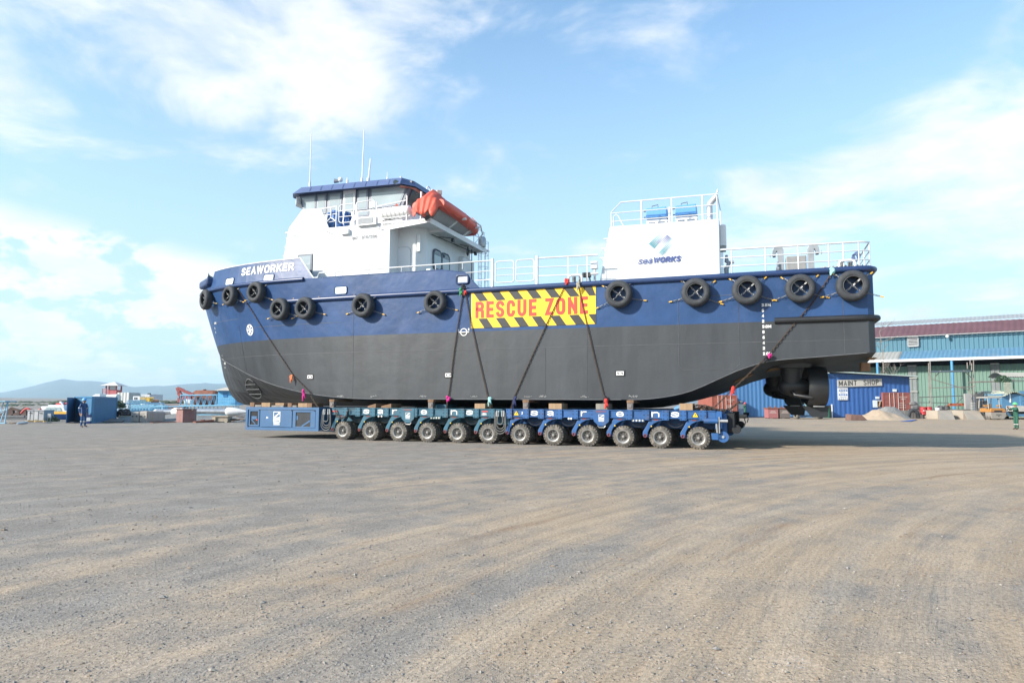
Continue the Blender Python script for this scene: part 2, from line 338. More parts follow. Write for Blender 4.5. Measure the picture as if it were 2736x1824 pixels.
WDEC = mat('white_marking',(.74,.74,.72),.5,var=.05)
YDEC = mat('sign_yellow',(.90,.57,.02),.5,var=.04,vs_=1)
RDEC = mat('sign_red',(.62,.055,.03),.5,var=.05,vs_=1)
KDEC = mat('sign_black',(.028,.03,.033),.55,var=.1)
LSEAM = mat('weld_seam',(.10,.106,.115),.6,var=.3,vs_=4)
WOOD = mat('sawn_timber',(.36,.24,.14),.85,var=.3,vs_=3,bump=.004,bs=30,dirt=(.12,.09,.07),dirt_amt=.5,dirt_scale=3,streak=True)
CARD = mat('cardboard',(.26,.17,.10),.9,var=.2,vs_=5)
TEAL = mat('teal_trailer_paint',(.024,.108,.165),.5,var=.2,vs_=2,dirt=(.10,.085,.07),dirt_amt=.4,dirt_scale=3)
TBLUE = mat('blue_trailer_paint',(.018,.09,.26),.5,var=.2,vs_=2,dirt=(.10,.085,.07),dirt_amt=.4,dirt_scale=3)
DARK = mat('dark_grime',(.015,.017,.02),.8,var=.3)  # near-black for dark parts, also shade painted into openings and recesses
ORANGE = mat('orange_fabric',(.56,.095,.055),.55,var=.15,vs_=2,bump=.01,bs=6)

# ---------------------------------------------------------------- ground, shore, water, hills
def ground_mat():
    m = bpy.data.materials.new('gravel_yard'); m.use_nodes = True; t = m.node_tree; n = t.nodes; l = t.links; b = n['Principled BSDF']
    def N_(ty, **k):
        q = n.new(ty)
        for a_, b_ in k.items(): setattr(q, a_, b_)
        return q
    geo = N_('ShaderNodeNewGeometry'); sp = N_('ShaderNodeSeparateXYZ'); l.new(geo.outputs['Position'], sp.inputs[0])
    def M_(op, a, b2=None, cl=False):
        q = N_('ShaderNodeMath', operation=op); q.use_clamp = cl
        for i, v in enumerate((a, b2)):
            if v is None: continue
            if isinstance(v, (int,float)): q.inputs[i].default_value = v
            else: l.new(v, q.inputs[i])
        return q.outputs[0]
    def R_(v, a, b2, c=0., d=1., sm=True):
        q = N_('ShaderNodeMapRange'); q.interpolation_type = 'SMOOTHSTEP' if sm else 'LINEAR'; l.new(v, q.inputs[0])
        for i, z in enumerate((a,b2,c,d)): q.inputs[i+1].default_value = z
        return q.outputs[0]
    def NO(vec, s, d=6, r=.6, dist=0.):
        q = N_('ShaderNodeTexNoise'); q.inputs['Scale'].default_value = s; q.inputs['Detail'].default_value = d; q.inputs['Roughness'].default_value = r; q.inputs['Distortion'].default_value = dist
        l.new(vec, q.inputs[0]); return q.outputs[0]
    def MIX(f, a, b2, mode='MIX'):
        q = N_('ShaderNodeMix', data_type='RGBA', blend_type=mode)
        if isinstance(f, (int,float)): q.inputs[0].default_value = f
        else: l.new(f, q.inputs[0])
        for i, v in ((6,a),(7,b2)):
            if isinstance(v, tuple): q.inputs[i].default_value = (*v,1)
            else: l.new(v, q.inputs[i])
        return q.outputs[2]
    # driving direction: circles round a far centre, so wheel tracks sweep across the yard
    dx = M_('SUBTRACT', sp.outputs[0], 27.); dy = M_('SUBTRACT', sp.outputs[1], -9.)
    rad = M_('SQRT', M_('ADD', M_('MULTIPLY', dx, dx), M_('MULTIPLY', dy, dy))); ang = M_('ARCTAN2', dy, dx)
    cb = N_('ShaderNodeCombineXYZ'); l.new(rad, cb.inputs[0]); l.new(M_('MULTIPLY', ang, 3.2), cb.inputs[1])
    cb3 = N_('ShaderNodeCombineXYZ'); l.new(M_('MULTIPLY', rad, 1.0), cb3.inputs[0]); l.new(M_('MULTIPLY', ang, .9), cb3.inputs[1])
    cb2 = N_('ShaderNodeCombineXYZ'); l.new(M_('MULTIPLY', rad, 2.6), cb2.inputs[0]); l.new(M_('MULTIPLY', ang, 7.), cb2.inputs[1])
    pos = geo.outputs['Position']
    big = NO(pos, .13, 5, .6, .3); trk = NO(cb.outputs[0], .8, 7, .62, .6); trk2 = NO(cb2.outputs[0], .8, 6, .6, .3); med = NO(pos, 1.3, 8, .68, .2); fine = NO(pos, 26., 5, .7)
    # more crushed grey stone to the left and far, more tan fines to the right and near
    side = R_(M_('ADD', sp.outputs[0], M_('MULTIPLY', sp.outputs[1], -.42)), -17., 5., -.26, .13)
    trk3 = NO(cb3.outputs[0], 2.3, 5, .65, .15)
    f = M_('ADD', M_('MULTIPLY', M_('SUBTRACT', trk3, .5), .38), M_('ADD', M_('ADD', M_('MULTIPLY', M_('SUBTRACT', trk, .5), .8), M_('MULTIPLY', M_('SUBTRACT', big, .5), .9)), M_('ADD', M_('MULTIPLY', M_('SUBTRACT', med, .5), .8), M_('MULTIPLY', M_('SUBTRACT', trk2, .5), .45))))
    tan = R_(M_('ADD', f, side), -.27, .22)
    grey = MIX(R_(med, .35, .65), (.232,.209,.181), (.29,.264,.232)); tanc = MIX(R_(trk2, .35, .68), (.355,.270,.183), (.43,.335,.238)); brown = MIX(R_(NO(cb.outputs[0], 1.7, 6, .6), .57, .70), MIX(R_(NO(pos, .7, 6, .6, .4), .62, .72), tanc, (.46,.365,.28)), (.285,.195,.125))
    col = MIX(tan, grey, brown)
    # worn wheel tracks: pairs of bands round the same centre, broken up, with a faint tread
    tk = None
    for r0 in (28.6,30.5,33.6,35.4,39.2,41.1,45.5,47.4,52.3,54.2):
        d_ = M_('ABSOLUTE', M_('SUBTRACT', M_('ADD', rad, M_('MULTIPLY', M_('SUBTRACT', NO(pos, .09, 2, .5), .5), 2.6)), r0)); b_ = R_(d_, .17, .09, 0., 1.); tk = b_ if tk is None else M_('MAXIMUM', tk, b_)
    trd = R_(M_('SINE', M_('MULTIPLY', M_('MULTIPLY', ang, rad), 38.)), -.4, .4, .55, 1.)
    tkm = M_('MULTIPLY', M_('MULTIPLY', tk, trd), R_(NO(cb.outputs[0], .5, 5, .6), .40, .56))
    col = MIX(M_('MULTIPLY', tkm, .26), col, (.47,.385,.285))
    # stones: three sizes of voronoi cells, each with its own brightness
    vh = None
    for sc_, th_, am in ((11.,.22,.40),(28.,.38,.5),(70.,.5,.5)):
        v = N_('ShaderNodeTexVoronoi'); v.inputs['Scale'].default_value = sc_; l.new(pos, v.inputs[0])
        ed = R_(v.outputs['Distance'], th_, th_*.55, 0., 1.); wn = N_('ShaderNodeSeparateColor'); l.new(v.outputs['Color'], wn.inputs[0])
        pick = M_('GREATER_THAN', M_('ADD', wn.outputs[0], M_('MULTIPLY', M_('SUBTRACT', 1., tan), .30)), .90 if sc_ < 12 else .70)
        s_ = M_('MULTIPLY', ed, pick); br = R_(wn.outputs[1], 0., 1., .62, 1.42, False)
        cc = N_('ShaderNodeCombineColor')
        for i in range(3): l.new(br, cc.inputs[i])
        col = MIX(M_('MULTIPLY', s_, am), col, MIX(1., MIX(.6, col, (.30,.29,.28)), cc.outputs[0], 'MULTIPLY'))
        hgt = M_('MULTIPLY', s_, .5/sc_*.45); vh = hgt if vh is None else M_('ADD', vh, hgt)
    gr = M_('MULTIPLY', R_(fine, .3, .7, .74, 1.26), R_(NO(pos, 95., 3, .7), .3, .7, .80, 1.2)); cg = N_('ShaderNodeCombineColor')
    for i in range(3): l.new(gr, cg.inputs[i])
    col = MIX(1., col, cg.outputs[0], 'MULTIPLY')
    l.new(col, b.inputs['Base Color']); b.inputs['Roughness'].default_value = .95; b.inputs['Specular IOR Level'].default_value = .15
    h = M_('ADD', M_('ADD', vh, M_('MULTIPLY', fine, .004)), M_('ADD', M_('ADD', M_('MULTIPLY', trk, .08), M_('MULTIPLY', trk3, .02)), M_('ADD', M_('MULTIPLY', med, .022), M_('MULTIPLY', trk2, .02))))
    bp = N_('ShaderNodeBump'); bp.inputs['Strength'].default_value = 1.; bp.inputs['Distance'].default_value = 1.; l.new(h, bp.inputs['Height']); l.new(bp.outputs[0], b.inputs['Normal'])
    return m
GM = ground_mat()
def lx(lst, x):
    if x <= lst[0][0]: return lst[0][1]
    for (a,b),(c,d) in zip(lst, lst[1:]):
        if x <= c: return b+(d-b)*(x-a)/(c-a)
    return lst[-1][1]
def gz(x, y):
    # the bay cuts in on the left: water beyond 64 m and left of the spit the cranes lie on
    e = min(y-64+1.2*math.sin(x*.23), (-x-.655*y)*.84+math.sin(y*.3))
    if e <= 0: return 0.
    d = min(e/9., 1.)
    low_ = -4.6*d*d*(3-2*d)
    if y > 430: low_ = low_*(1-min(1., (y-430)/60.))+min(9., max(0, y-520)*.006)
    return low_
mb = MB()
xs = [-9000,-5000,-2500,-1200,-600,-300,-180]+[-150+3*i for i in range(85)]+[110,140,180,300,600,1200,3000,9000]
ys = [-60,-20,0,8,16,24,32,40,48,54]+[57+1.5*i for i in range(30)]+[105,115,130,150,200,300,400,430,445,470,520,600,900,1600,3000,6000,12000]
mb.grid(lambda x, y: (x,y,gz(x,y)), xs, ys)
g = mb.build('ground', GM, loc=(0,0,0), smooth=60, merge=False); tag(g, kind='structure')
wm = mat('sea_water',(.10,.19,.24),.12,var=.15,vs_=.02,bump=.05,bs=.8)
mb = MB(); mb.add([(-9000,55,-2.6),(9000,55,-2.6),(9000,9000,-2.6),(-9000,9000,-2.6)],[(0,1,2,3)])
tag(mb.build('water', wm, loc=(0,55,-2.6)), kind='structure')
# far wooded shore: ground cover
SHR = mat('shore_scrub',(.055,.075,.035),.9,var=.4,vs_=.05)
mb = MB(); r2 = random.Random(3)
for i in range(2200):
    x = r2.uniform(-520,-60); y = 446+r2.random()*40; s_ = r2.uniform(.7,1.7); z = gz(x,y)
    mb.ball((x,y,z+s_*.25), s_, 6, 4, (1.7,1.,.55+r2.random()*.3))
tag(mb.build('shore_scrub', SHR, loc=(-200,460,0)), kind='stuff')
HILL = mat('hill_forest',(.05,.075,.05),.95,var=.35,vs_=.004,dirt=(.10,.11,.07),dirt_amt=.35,dirt_scale=.003)
def hills(name, prof, Y, dep, seed):
    rr = random.Random(seed); mb = MB(); n = 110; from mathutils import noise as nz
    x0, x1 = prof[0][0], prof[-1][0]
    def f(u, v):
        px_ = x0+(x1-x0)*u; top = P(px_, lx(prof, px_), Y).z
        y = Y-dep*(1-v) if v <= 1 else Y+dep*(v-1)
        hgt = top*(math.sin(min(v,2-v)*math.pi/2)**1.35)
        x = (px_-CX)/F*y
        w = nz.fractal(Vector((x*.0011+seed, y*.0011, 0)), 1., 2.1, 6)
        sp_ = 1-abs(1-v)
        return (x+120*w*(1-sp_), y, hgt*(1+.22*w*(1-sp_))-25*(1-sp_)+ 6*w)
    mb.grid(f, [i/n for i in range(n+1)], [i/18. for i in range(37)])
    o = mb.build(name, HILL, smooth=70, merge=False); tag(o, kind='structure')
hills('hills', [(-900,1060),(-500,1052),(-200,1064),(0,1050),(30,1044),(60,1038),(100,1029),(130,1020),(150,1017),(172,1012),(190,1018),(205,1019),(220,1015),(245,1018),(280,1021),(315,1029),(345,1029),(365,1035),(395,1032),(425,1030),(445,1033),(470,1028),(500,1026),(540,1023),(600,1026),(700,1030),(900,1035),(1200,1045),(1600,1058),(2200,1066),(3300,1070)], 8200, 2600, 2)
hills('hills', [(-900,1070),(0,1068),(200,1062),(330,1050),(370,1034),(430,1029),(455,1036),(470,1034),(492,1030),(520,1026),(557,1021),(575,1026),(600,1024),(700,1030),(900,1045),(1200,1062)], 10500, 2600, 5)

# ================================================================ THE SHIP
BH = 4.55
def lin(x, pts):
    if x <= pts[0][0]: return pts[0][1]
    for (x0,y0),(x1,y1) in zip(pts, pts[1:]):
        if x <= x1: return y0+(y1-y0)*(x-x0)/(x1-x0)
    return pts[-1][1]
def smooth(x, pts):
    n = len(pts)
    if x <= pts[0][0]: return pts[0][1]
    if x >= pts[-1][0]: return pts[-1][1]
    for i in range(n-1):
        x0,y0 = pts[i]; x1,y1 = pts[i+1]
        if x <= x1:
            h = x1-x0; d = (y1-y0)/h
            m0 = (y1-pts[i-1][1])/(x1-pts[i-1][0]) if i > 0 else d
            m1 = (pts[i+2][1]-y0)/(pts[i+2][0]-x0) if i < n-2 else d
            if abs(d) < 1e-9: m0 = m1 = 0
            t = (x-x0)/h
            return (2*t**3-3*t*t+1)*y0+(t**3-2*t*t+t)*h*m0+(-2*t**3+3*t*t)*y1+(t**3-t*t)*h*m1
AS_ = 33.6; AC_ = 33.1
def bd(a):
    s = max(0,(a-22.5)/(AS_-22.5)); b = BH*max(0,1-s**2.7)**.5
    return b-(.18*(1-a/.22) if a < .22 else 0)
def bc(a):
    s = max(0,(a-18.5)/(AC_-18.5)); b = BH*max(0,1-s**2.1)**(1/1.35) if s < 1 else 0
    return b-(.18*(1-a/.22) if a < .22 else 0)
def zch(a): return smooth(a,[(0,3.50),(2,3.36),(3.56,3.23),(4.55,2.94),(5.34,2.59),(6.41,2.13),(7.5,1.9),(8.6,1.82),(20,1.82),(22,1.88),(24,2.08),(26,2.42),(28,2.9),(30,3.5),(32,4.05),(33.1,4.5)])
def zk(a): return smooth(a,[(0,3.0),(1.1,3.0),(3.0,2.87),(3.93,2.69),(4.93,2.29),(5.67,2.03),(6.84,1.73),(8,1.5),(9.5,1.45),(30,1.45),(31.3,1.5),(31.9,1.72),(32.3,2.1),(32.55,2.6),(32.8,3.3),(33.15,4.9),(33.6,7.5)])
def half(a, z):
    k = zk(a); c = max(zch(a),k) if a < AC_ else k
    if z <= k: return 0.
    if z < c: return bc(a)*((z-k)/(c-k))**lin(a,[(20,1.),(27,.75),(30,.6)])
    w = min(1.,(z-c)/(7.5-c)) if c < 7.5 else 1.
    b0 = bc(a) if a < AC_ else 0.
    return b0+(bd(a)-b0)*w**.9
def ztop(a): return lin(a,[(0,6.5),(15.0,6.5),(15.75,7.28),(16.9,7.46),(23.55,7.49),(24.42,8.52),(30.9,8.5),(30.95,8.1),(32.2,8.1),(32.25,8.62),(33.6,8.7)])
def HS(a, z, off=0., side=-1):
    """world point on the hull side (port by default), pushed out by off"""
    lean = max(0, z-7.5)
    b = half(a, min(z,7.5)); e = .02; zq = min(z,7.5)
    da = (half(min(a+e,AS_),zq)-half(a-e,zq))/(2*e) if a < AS_-.03 else -60.
    nx_, nt_ = -da, 1.; ln = math.hypot(nx_, nt_); nx_ /= ln; nt_ /= ln      # outward: forward component, outboard component
    k = off-lean*.10-lean*.22*nx_
    bb = b+k*nt_
    return S(a+k*nx_, BH+side*bb, z)
def find_hull(x, y, off=.0, z0=1.5, z1=8.6):
    best = None
    for st in range(2):
        ar = [i*AS_/220 for i in range(220)] if not st else [best[1]-.2+i*.02 for i in range(21)]
        zr = [z0+(z1-z0)*j/70 for j in range(71)] if not st else [best[2]-.12+i*.02 for i in range(13)]
        for a in ar:
            for z in zr:
                if a < 0 or a > AS_: continue
                if a > 20 or st or True:
                    p = HS(a,z,off)-Vector((0,0,H)); k = p.dot(FW); q = (CX+F*p.dot(RT)/k-x, CY-F*p.dot(UP)/k-y); d = q[0]**2+q[1]**2
                    if best is None or d < best[0]: best = (d,a,z)
    return best[1], best[2]
ship = thing('workboat','blue and black steel workboat with white deckhouse riding on the wheeled trailers','workboat', S(16,BH,1.4))
# stations
st = sorted(set([0,.22,.9,1.1,2,3,3.5,4.2,4.9,5.6,6.4,7.2,8,8.6]+[9.5+i*.9 for i in range(13)]+[15.0,15.75,16.9]+[20.6+i*.7 for i in range(9)]+[23.55,24.0,24.42]+[26.4,27.1,27.8,28.5,29.2,29.8,30.4,30.9,30.95,31.3,31.8,32.2,32.25,32.5,32.7,32.9,33.05,33.2,33.35,33.48,33.56,33.6]))
def rows(a):
    k = zk(a); c = max(zch(a),k) if a < AC_ else k; zt = ztop(a); r_ = [k+(c-k)*i/3 for i in range(3)]+[c]
    w = max(4.7,c+.0); r_ += [c+(w-c)*i/4 for i in range(1,4)]+[max(4.7,k)]
    r_ += [max(k, 4.7+(6.5-4.7)*i/3) for i in (1,2,3)]+[max(k,6.5+(min(zt,7.5)-6.5)*i/2) for i in (1,2)]+[max(k,min(zt,7.5)+(zt-min(zt,7.5))*i/2) for i in (1,2)]
    return [max(q,k) for q in r_]
nr = len(rows(10))
for side, nm in ((-1,'hull_plating'),(1,'hull_plating')):
    mb = MB(); V = [[HS(a,z,0,side) for z in rows(a)] for a in st]
    vs_ = [p for r_ in V for p in r_]; mb.v = vs_
    for i in range(len(st)-1):
        for j in range(nr-1):
            mb.f.append((i*nr+j,i*nr+j+1,(i+1)*nr+j+1,(i+1)*nr+j)); mb.m.append(0 if j < 7 else 1)
    o = mb.build(nm, [GREY, BLUE], ship, recalc=False); 
mb = MB(); mb.mi = 0      # transom
rw = rows(0)
for j in range(nr-1):
    if rw[j+1]-rw[j] < 1e-4: continue
    mb.mi = 0 if j < 7 else 1
    mb.add([HS(0,rw[j],0,-1),HS(0,rw[j],0,1),HS(0,rw[j+1],0,1),HS(0,rw[j+1],0,-1)],[(0,1,2,3)])
mb.build('transom', [GREY,BLUE], ship)
DECKM = mat('deck_paint',(.10,.16,.14),.7,var=.2)
mb = MB()
mb.grid(lambda a, s_: S(a, BH+s_*(half(a,6.4)-.02), 6.42), [0.05]+[1+i for i in range(24)], [-1,-.5,0,.5,1])
mb.grid(lambda a, s_: S(a, BH+s_*(half(a,7.3)-.04), 7.3), [23.2,24,25,26,27,28,29,30,31,32,32.6,33,33.3], [-1,-.5,0,.5,1])
mb.build('deck', DECKM, ship)
# rubbing strakes
def along(a0, a1, z, off, n=60, side=-1): return [HS(a0+(a1-a0)*i/n, z, off, side) for i in range(n+1)]
mb = MB(); mb.tube([S(-.06,BH,6.47)]+[S(-.06,.3,6.47)]+along(.12,25.93,6.47,.02,90), .115, 10, raw=True); mb.build('rubbing_strake', STRK, ship, smooth=50)
mb = MB(); mb.tube([S(-.06,BH,6.47),S(-.06,2*BH-.3,6.47)]+along(.12,25.93,6.47,.02,60,1), .115, 8, raw=True); mb.build('rubbing_strake', STRK, ship, smooth=50)
for sd_ in (-1,1):
    mb = MB(); mb.tube(along(24.1,33.55,7.47,.02,90,sd_), .10, 10, raw=True); mb.build('rubbing_strake', STRK, ship, smooth=50)
mb = MB(); mb.tube([S(-.1,2*BH-.3,4.72),S(-.1,.25,4.72)]+along(.1,3.3,4.72,.03,10), .115, 10, raw=True); mb.build('rubbing_strake', BLACKP, ship, smooth=50)
# white bulwark cap rails
mb = MB(); mb.tube([HS(a,ztop(a)+.02,.0) for a in [23.3,23.55,24.0,24.42,25,26,27,28,29,29.6,30.2,30.7,30.9]], .03, 6, raw=True)
mb.tube([HS(a,ztop(a)+.02,.0) for a in [32.25,32.6,33,33.3,33.5]], .03, 6, raw=True); mb.build('bulwark_cap', WHITE, ship, smooth=50)
mb = MB(); mb.tube([HS(a,ztop(a)+.01,.0) for a in [15.0,15.75,16.9,18,20,22,23.0]], .02, 6, raw=True); mb.build('bulwark_cap', BLUE, ship, smooth=50)
# bow roller block in the notch
mb = MB(); p0 = HS(30.9,7.95,.05); p1 = HS(32.2,7.9,.05); mb.bar(p0,p1,.5,.42); mb.build('bow_roller', STRK, ship, bevel=.12, seg=3)
# weld seams and insert plates (raised beads)
mb = MB()
def seam(pts, r=.008): mb.tube([HS(a,z,.004) for a,z in pts], r, 4, raw=True)
seam([(a*.5,3.95) for a in range(1,64)]); seam([(a*.5,5.35) for a in range(44,56)])
for a in (1.0,10.35,21.3,): seam([(a,zch(a)+.03+(6.35-zch(a)-.03)*i/6) for i in range(7)])
for a in (12.1,): seam([(a,1.9+.4*i) for i in range(6)])
seam([(4.55,5.7),(4.55,3.1)]); seam([(4.6,5.75),(6.6,5.75),(6.75,5.6),(6.75,3.1),(6.6,2.95),(4.75,2.95),(4.55,3.15)])
seam([(28.7,zch(28.7)+.1+(5.4-zch(28.7))*i/6) for i in range(7)]); seam([(a,5.85) for a in (28.7,29.5,30.3,31,31.6,32.2)])
mb.tube([HS(a,zch(a)+.0,.004) for a in [9+i*.5 for i in range(48)]], .016, 4, raw=True); mb.tube([HS(a,zch(a)+.0,.004) for a in [.3+i*.4 for i in range(22)]], .016, 4, raw=True)
mb.build('weld_bead', LSEAM, ship)
# freeing ports / fairlead openings as framed pale sheets, sky light behind put into the colour
def oval(a, z, w, h, n=5, rad=.26):
    r_ = min(w,h)*rad; o = []
    for cx_, cz_, a0 in ((w/2-r_,h/2-r_,0),(-w/2+r_,h/2-r_,90),(-w/2+r_,-h/2+r_,180),(w/2-r_,-h/2+r_,270)):
        for i in range(n): t = R(a0+90*i/(n-1)); o.append((a+cx_+r_*math.cos(t), z+cz_+r_*math.sin(t)))
    return o
SKYP = mat('port_sky',(.66,.72,.76),.5,var=.05)
for (x, y, w, h, mm) in ((718,742,.66,.36,SKYP),(911,775,.66,.36,SKYP),(614,752,.66,.36,SKYP)):
    a, z = find_hull(x,y); ov = oval(a,z,w,h); f_ = MB(); f_.tube([HS(q[0],q[1],.022) for q in ov], .022, 6, closed=True, raw=True); fr = f_.build('port_frame', BLUE, ship, smooth=50)
    f_ = MB(); f_.add([HS(a,z,.02)]+[HS(q[0],q[1],.02) for q in ov], [(0,i+1,(i+1)%len(ov)+1) for i in range(len(ov))]); f_.build('port_opening', mm, ship)
# bow thruster grille
a, z = 29.3, 2.35
ov = [(a+.62*math.cos(q*.3307)*1.0+.28*math.sin(q*.3307)*-1, z+.5*math.sin(q*.3307)) for q in range(19)]
f_ = MB(); f_.add([HS(a,z,.02)]+[HS(q[0],q[1],.02) for q in ov], [(0,i+1,(i+1)%len(ov)+1) for i in range(len(ov))]); f_.build('thruster_tunnel', DARK, ship)
f_ = MB(); f_.tube([HS(q[0],q[1],.02) for q in ov], .02, 6, closed=True, raw=True)
for dz in (.22,-.03,-.28):
    xx = [q[0] for q in ov if abs(q[1]-z-dz) < .14]; f_.tube([HS(min(xx)+.02,z+dz,.03),HS((min(xx)+max(xx))/2,z+dz,.03),HS(max(xx)-.02,z+dz,.03)], .018, 5, raw=True)
f_.build('thruster_grille', mat('grille_steel',(.2,.21,.22),.5,.3), ship)
# zinc anode plates
for a in (23.79,16.45,9.02):
    f_ = MB(); f_.add([HS(a+.21*i,2.85+.13*j,.008) for i,j in ((-1,-1),(1,-1),(1,1),(-1,1))],[(0,1,2,3)]); f_.build('plate_backing', BLACKP, ship)
    f_ = MB(); f_.fn = lambda a_,t_,z_: S(a_,t_,z_); off_ = BH-half(a,2.85); f_.box(a-.15,a+.15,off_-.05,off_-.012,2.77,2.93); pl = f_.build('anode_plate', WDEC, ship, bevel=.008)
    f_ = MB()
    for s_ in (-.08,.08): f_.cyl(S(a+s_,off_-.07,2.85),S(a+s_,off_-.045,2.85),.03,10)
    f_.build('bolt', BLACKP, pl)

# ---- painted writing on the hull
def hmap(u0, sgn=-1): return lambda u, v, off: HS(u0-u, v, off)
f_ = MB(); a0, z0 = find_hull(649,727); f_.v = []
letters(f_, 'SEAWORKER', 0, 7.95, .40, .078, hmap(28.22), gap=.36, wid=.80, sub=.12); f_.build('name_lettering', WDEC, ship, recalc=False)
f_ = MB(); zs = 5.26
for i, tx in enumerate(['3.8M','6','4','2','3.0M','8','6','4','2','2.0M']): letters(f_, tx, 0, zs-.2*i, .115, .027, hmap(3.73), gap=.3, wid=.75)
f_.build('draught_marks', WDEC, ship, recalc=False)
f_ = MB()
for i, tx in enumerate(['4.0M','8','6','4','2','3.0M','8','6','4','2','2.0M','8']):
    z_ = 5.42-.2*i; x_, y_ = [(574,864),(575,877),(577,888),(579,898),(582,908),(587,918),(588,929),(591,939),(594,950),(597,961),(600,971),(602,982)][i]
    a_, zz_ = find_hull(x_,y_); letters(f_, tx, 0, zz_-.05, .11, .026, hmap(a_+.05), gap=.3, wid=.75)
f_.build('draught_marks', WDEC, ship, recalc=False)
# propeller-style emblem: white disc with blue blades
a_, z_ = find_hull(668,881); f_ = MB(); n = 24
f_.add([HS(a_,z_,.01)]+[HS(a_+.26*math.cos(q*2*math.pi/n),z_+.28*math.sin(q*2*math.pi/n),.01) for q in range(n)], [(0,i+1,(i+1)%n+1) for i in range(n)])
for q in range(n): pass
em = f_.build('thruster_emblem', WDEC, ship); f_ = MB()
for q in range(6):
    t = R(90+60*q); f_.add([HS(a_+.05*math.cos(t),z_+.05*math.sin(t),.02),HS(a_+.21*math.cos(t-.25),z_+.22*math.sin(t-.25),.02),HS(a_+.21*math.cos(t+.25),z_+.22*math.sin(t+.25),.02)],[(0,1,2)])
f_.build('blade_mark', BLUE, em)
# load line disc
f_ = MB(); ribbon(f_, [(.15*math.cos(q*.3927),.15*math.sin(q*.3927)) for q in range(16)], .035, True, lambda u,v,o_: HS(15.76-u,4.69+v,o_), .012); ribbon(f_, [(-.25,0),(.25,0)], .035, False, lambda u,v,o_: HS(15.76-u,4.69+v,o_), .015)
letters(f_, 'L', -.27, 4.75, .1, .025, lambda u,v,o_: HS(15.76-u,v,o_)); letters(f_, 'R', .2, 4.75, .1, .025, lambda u,v,o_: HS(15.76-u,v,o_)); f_.build('load_line_mark', WDEC, ship, recalc=False)
# rescue zone sign
sa0, sa1, sz0, sz1 = 15.42, 9.98, 4.84, 6.36
sm = lambda u, v, o_: S(sa0-u, -o_, v)
f_ = MB(); f_.fn = S; f_.box(sa1,sa0,-.012,-.002,sz0,sz1); sg = f_.build('rescue_zone_sign', YDEC, ship)
f_ = MB(); Wd = sa0-sa1; k = 0
for (zb, zt_, sh0, ph_) in ((sz1-.37,sz1,-.02,.02),(sz0,sz0+.4,.0,.25)):
    f_ = MB()
    for i in range(7):
        wst = .40; per = .80; sl = .28
        u0 = ph_+.08+per*i; poly = [(u0+sl,zb),(u0+sl+wst,zb),(u0+wst,zt_),(u0,zt_)]
        poly = [(min(max(p[0],0),Wd),p[1]) for p in poly]
        if max(p[0] for p in poly)-min(p[0] for p in poly) > .06: f_.add([sm(p[0],p[1],.018) for p in poly],[(0,1,2,3)])
    f_.build('hazard_stripes', KDEC, sg)
f_ = MB(); letters(f_, '#ESCUE', .2, 5.27, .70, .135, sm, gap=.31, wid=.56, off=.020); f_.build('sign_lettering', RDEC, sg, recalc=False); f_ = MB()
letters(f_, 'ZONE', 3.32, 5.27, .70, .135, sm, gap=.31, wid=.56, off=.020); f_.build('sign_lettering', RDEC, sg, recalc=False)
# yard chalk scribbles along the chine
f_ = MB(); r3 = random.Random(11)
for x in (655,900,990,1120,1257,1400,1440,1550,1680,1980-320+400):
    a_ = T(x,1058,0)[0]
    if a_ < 8.5 or a_ > 26: continue
    for q in range(7):
        u = a_-.05*q; v = 1.90+.0; f_.tube([S(u,-.008,v+r3.uniform(0,.05)),S(u-.03,-.008,v+r3.uniform(.02,.10)),S(u-.045,-.008,v+r3.uniform(0,.06))], .004, 3, raw=True)
f_.build('chalk_marks', WDEC, ship)

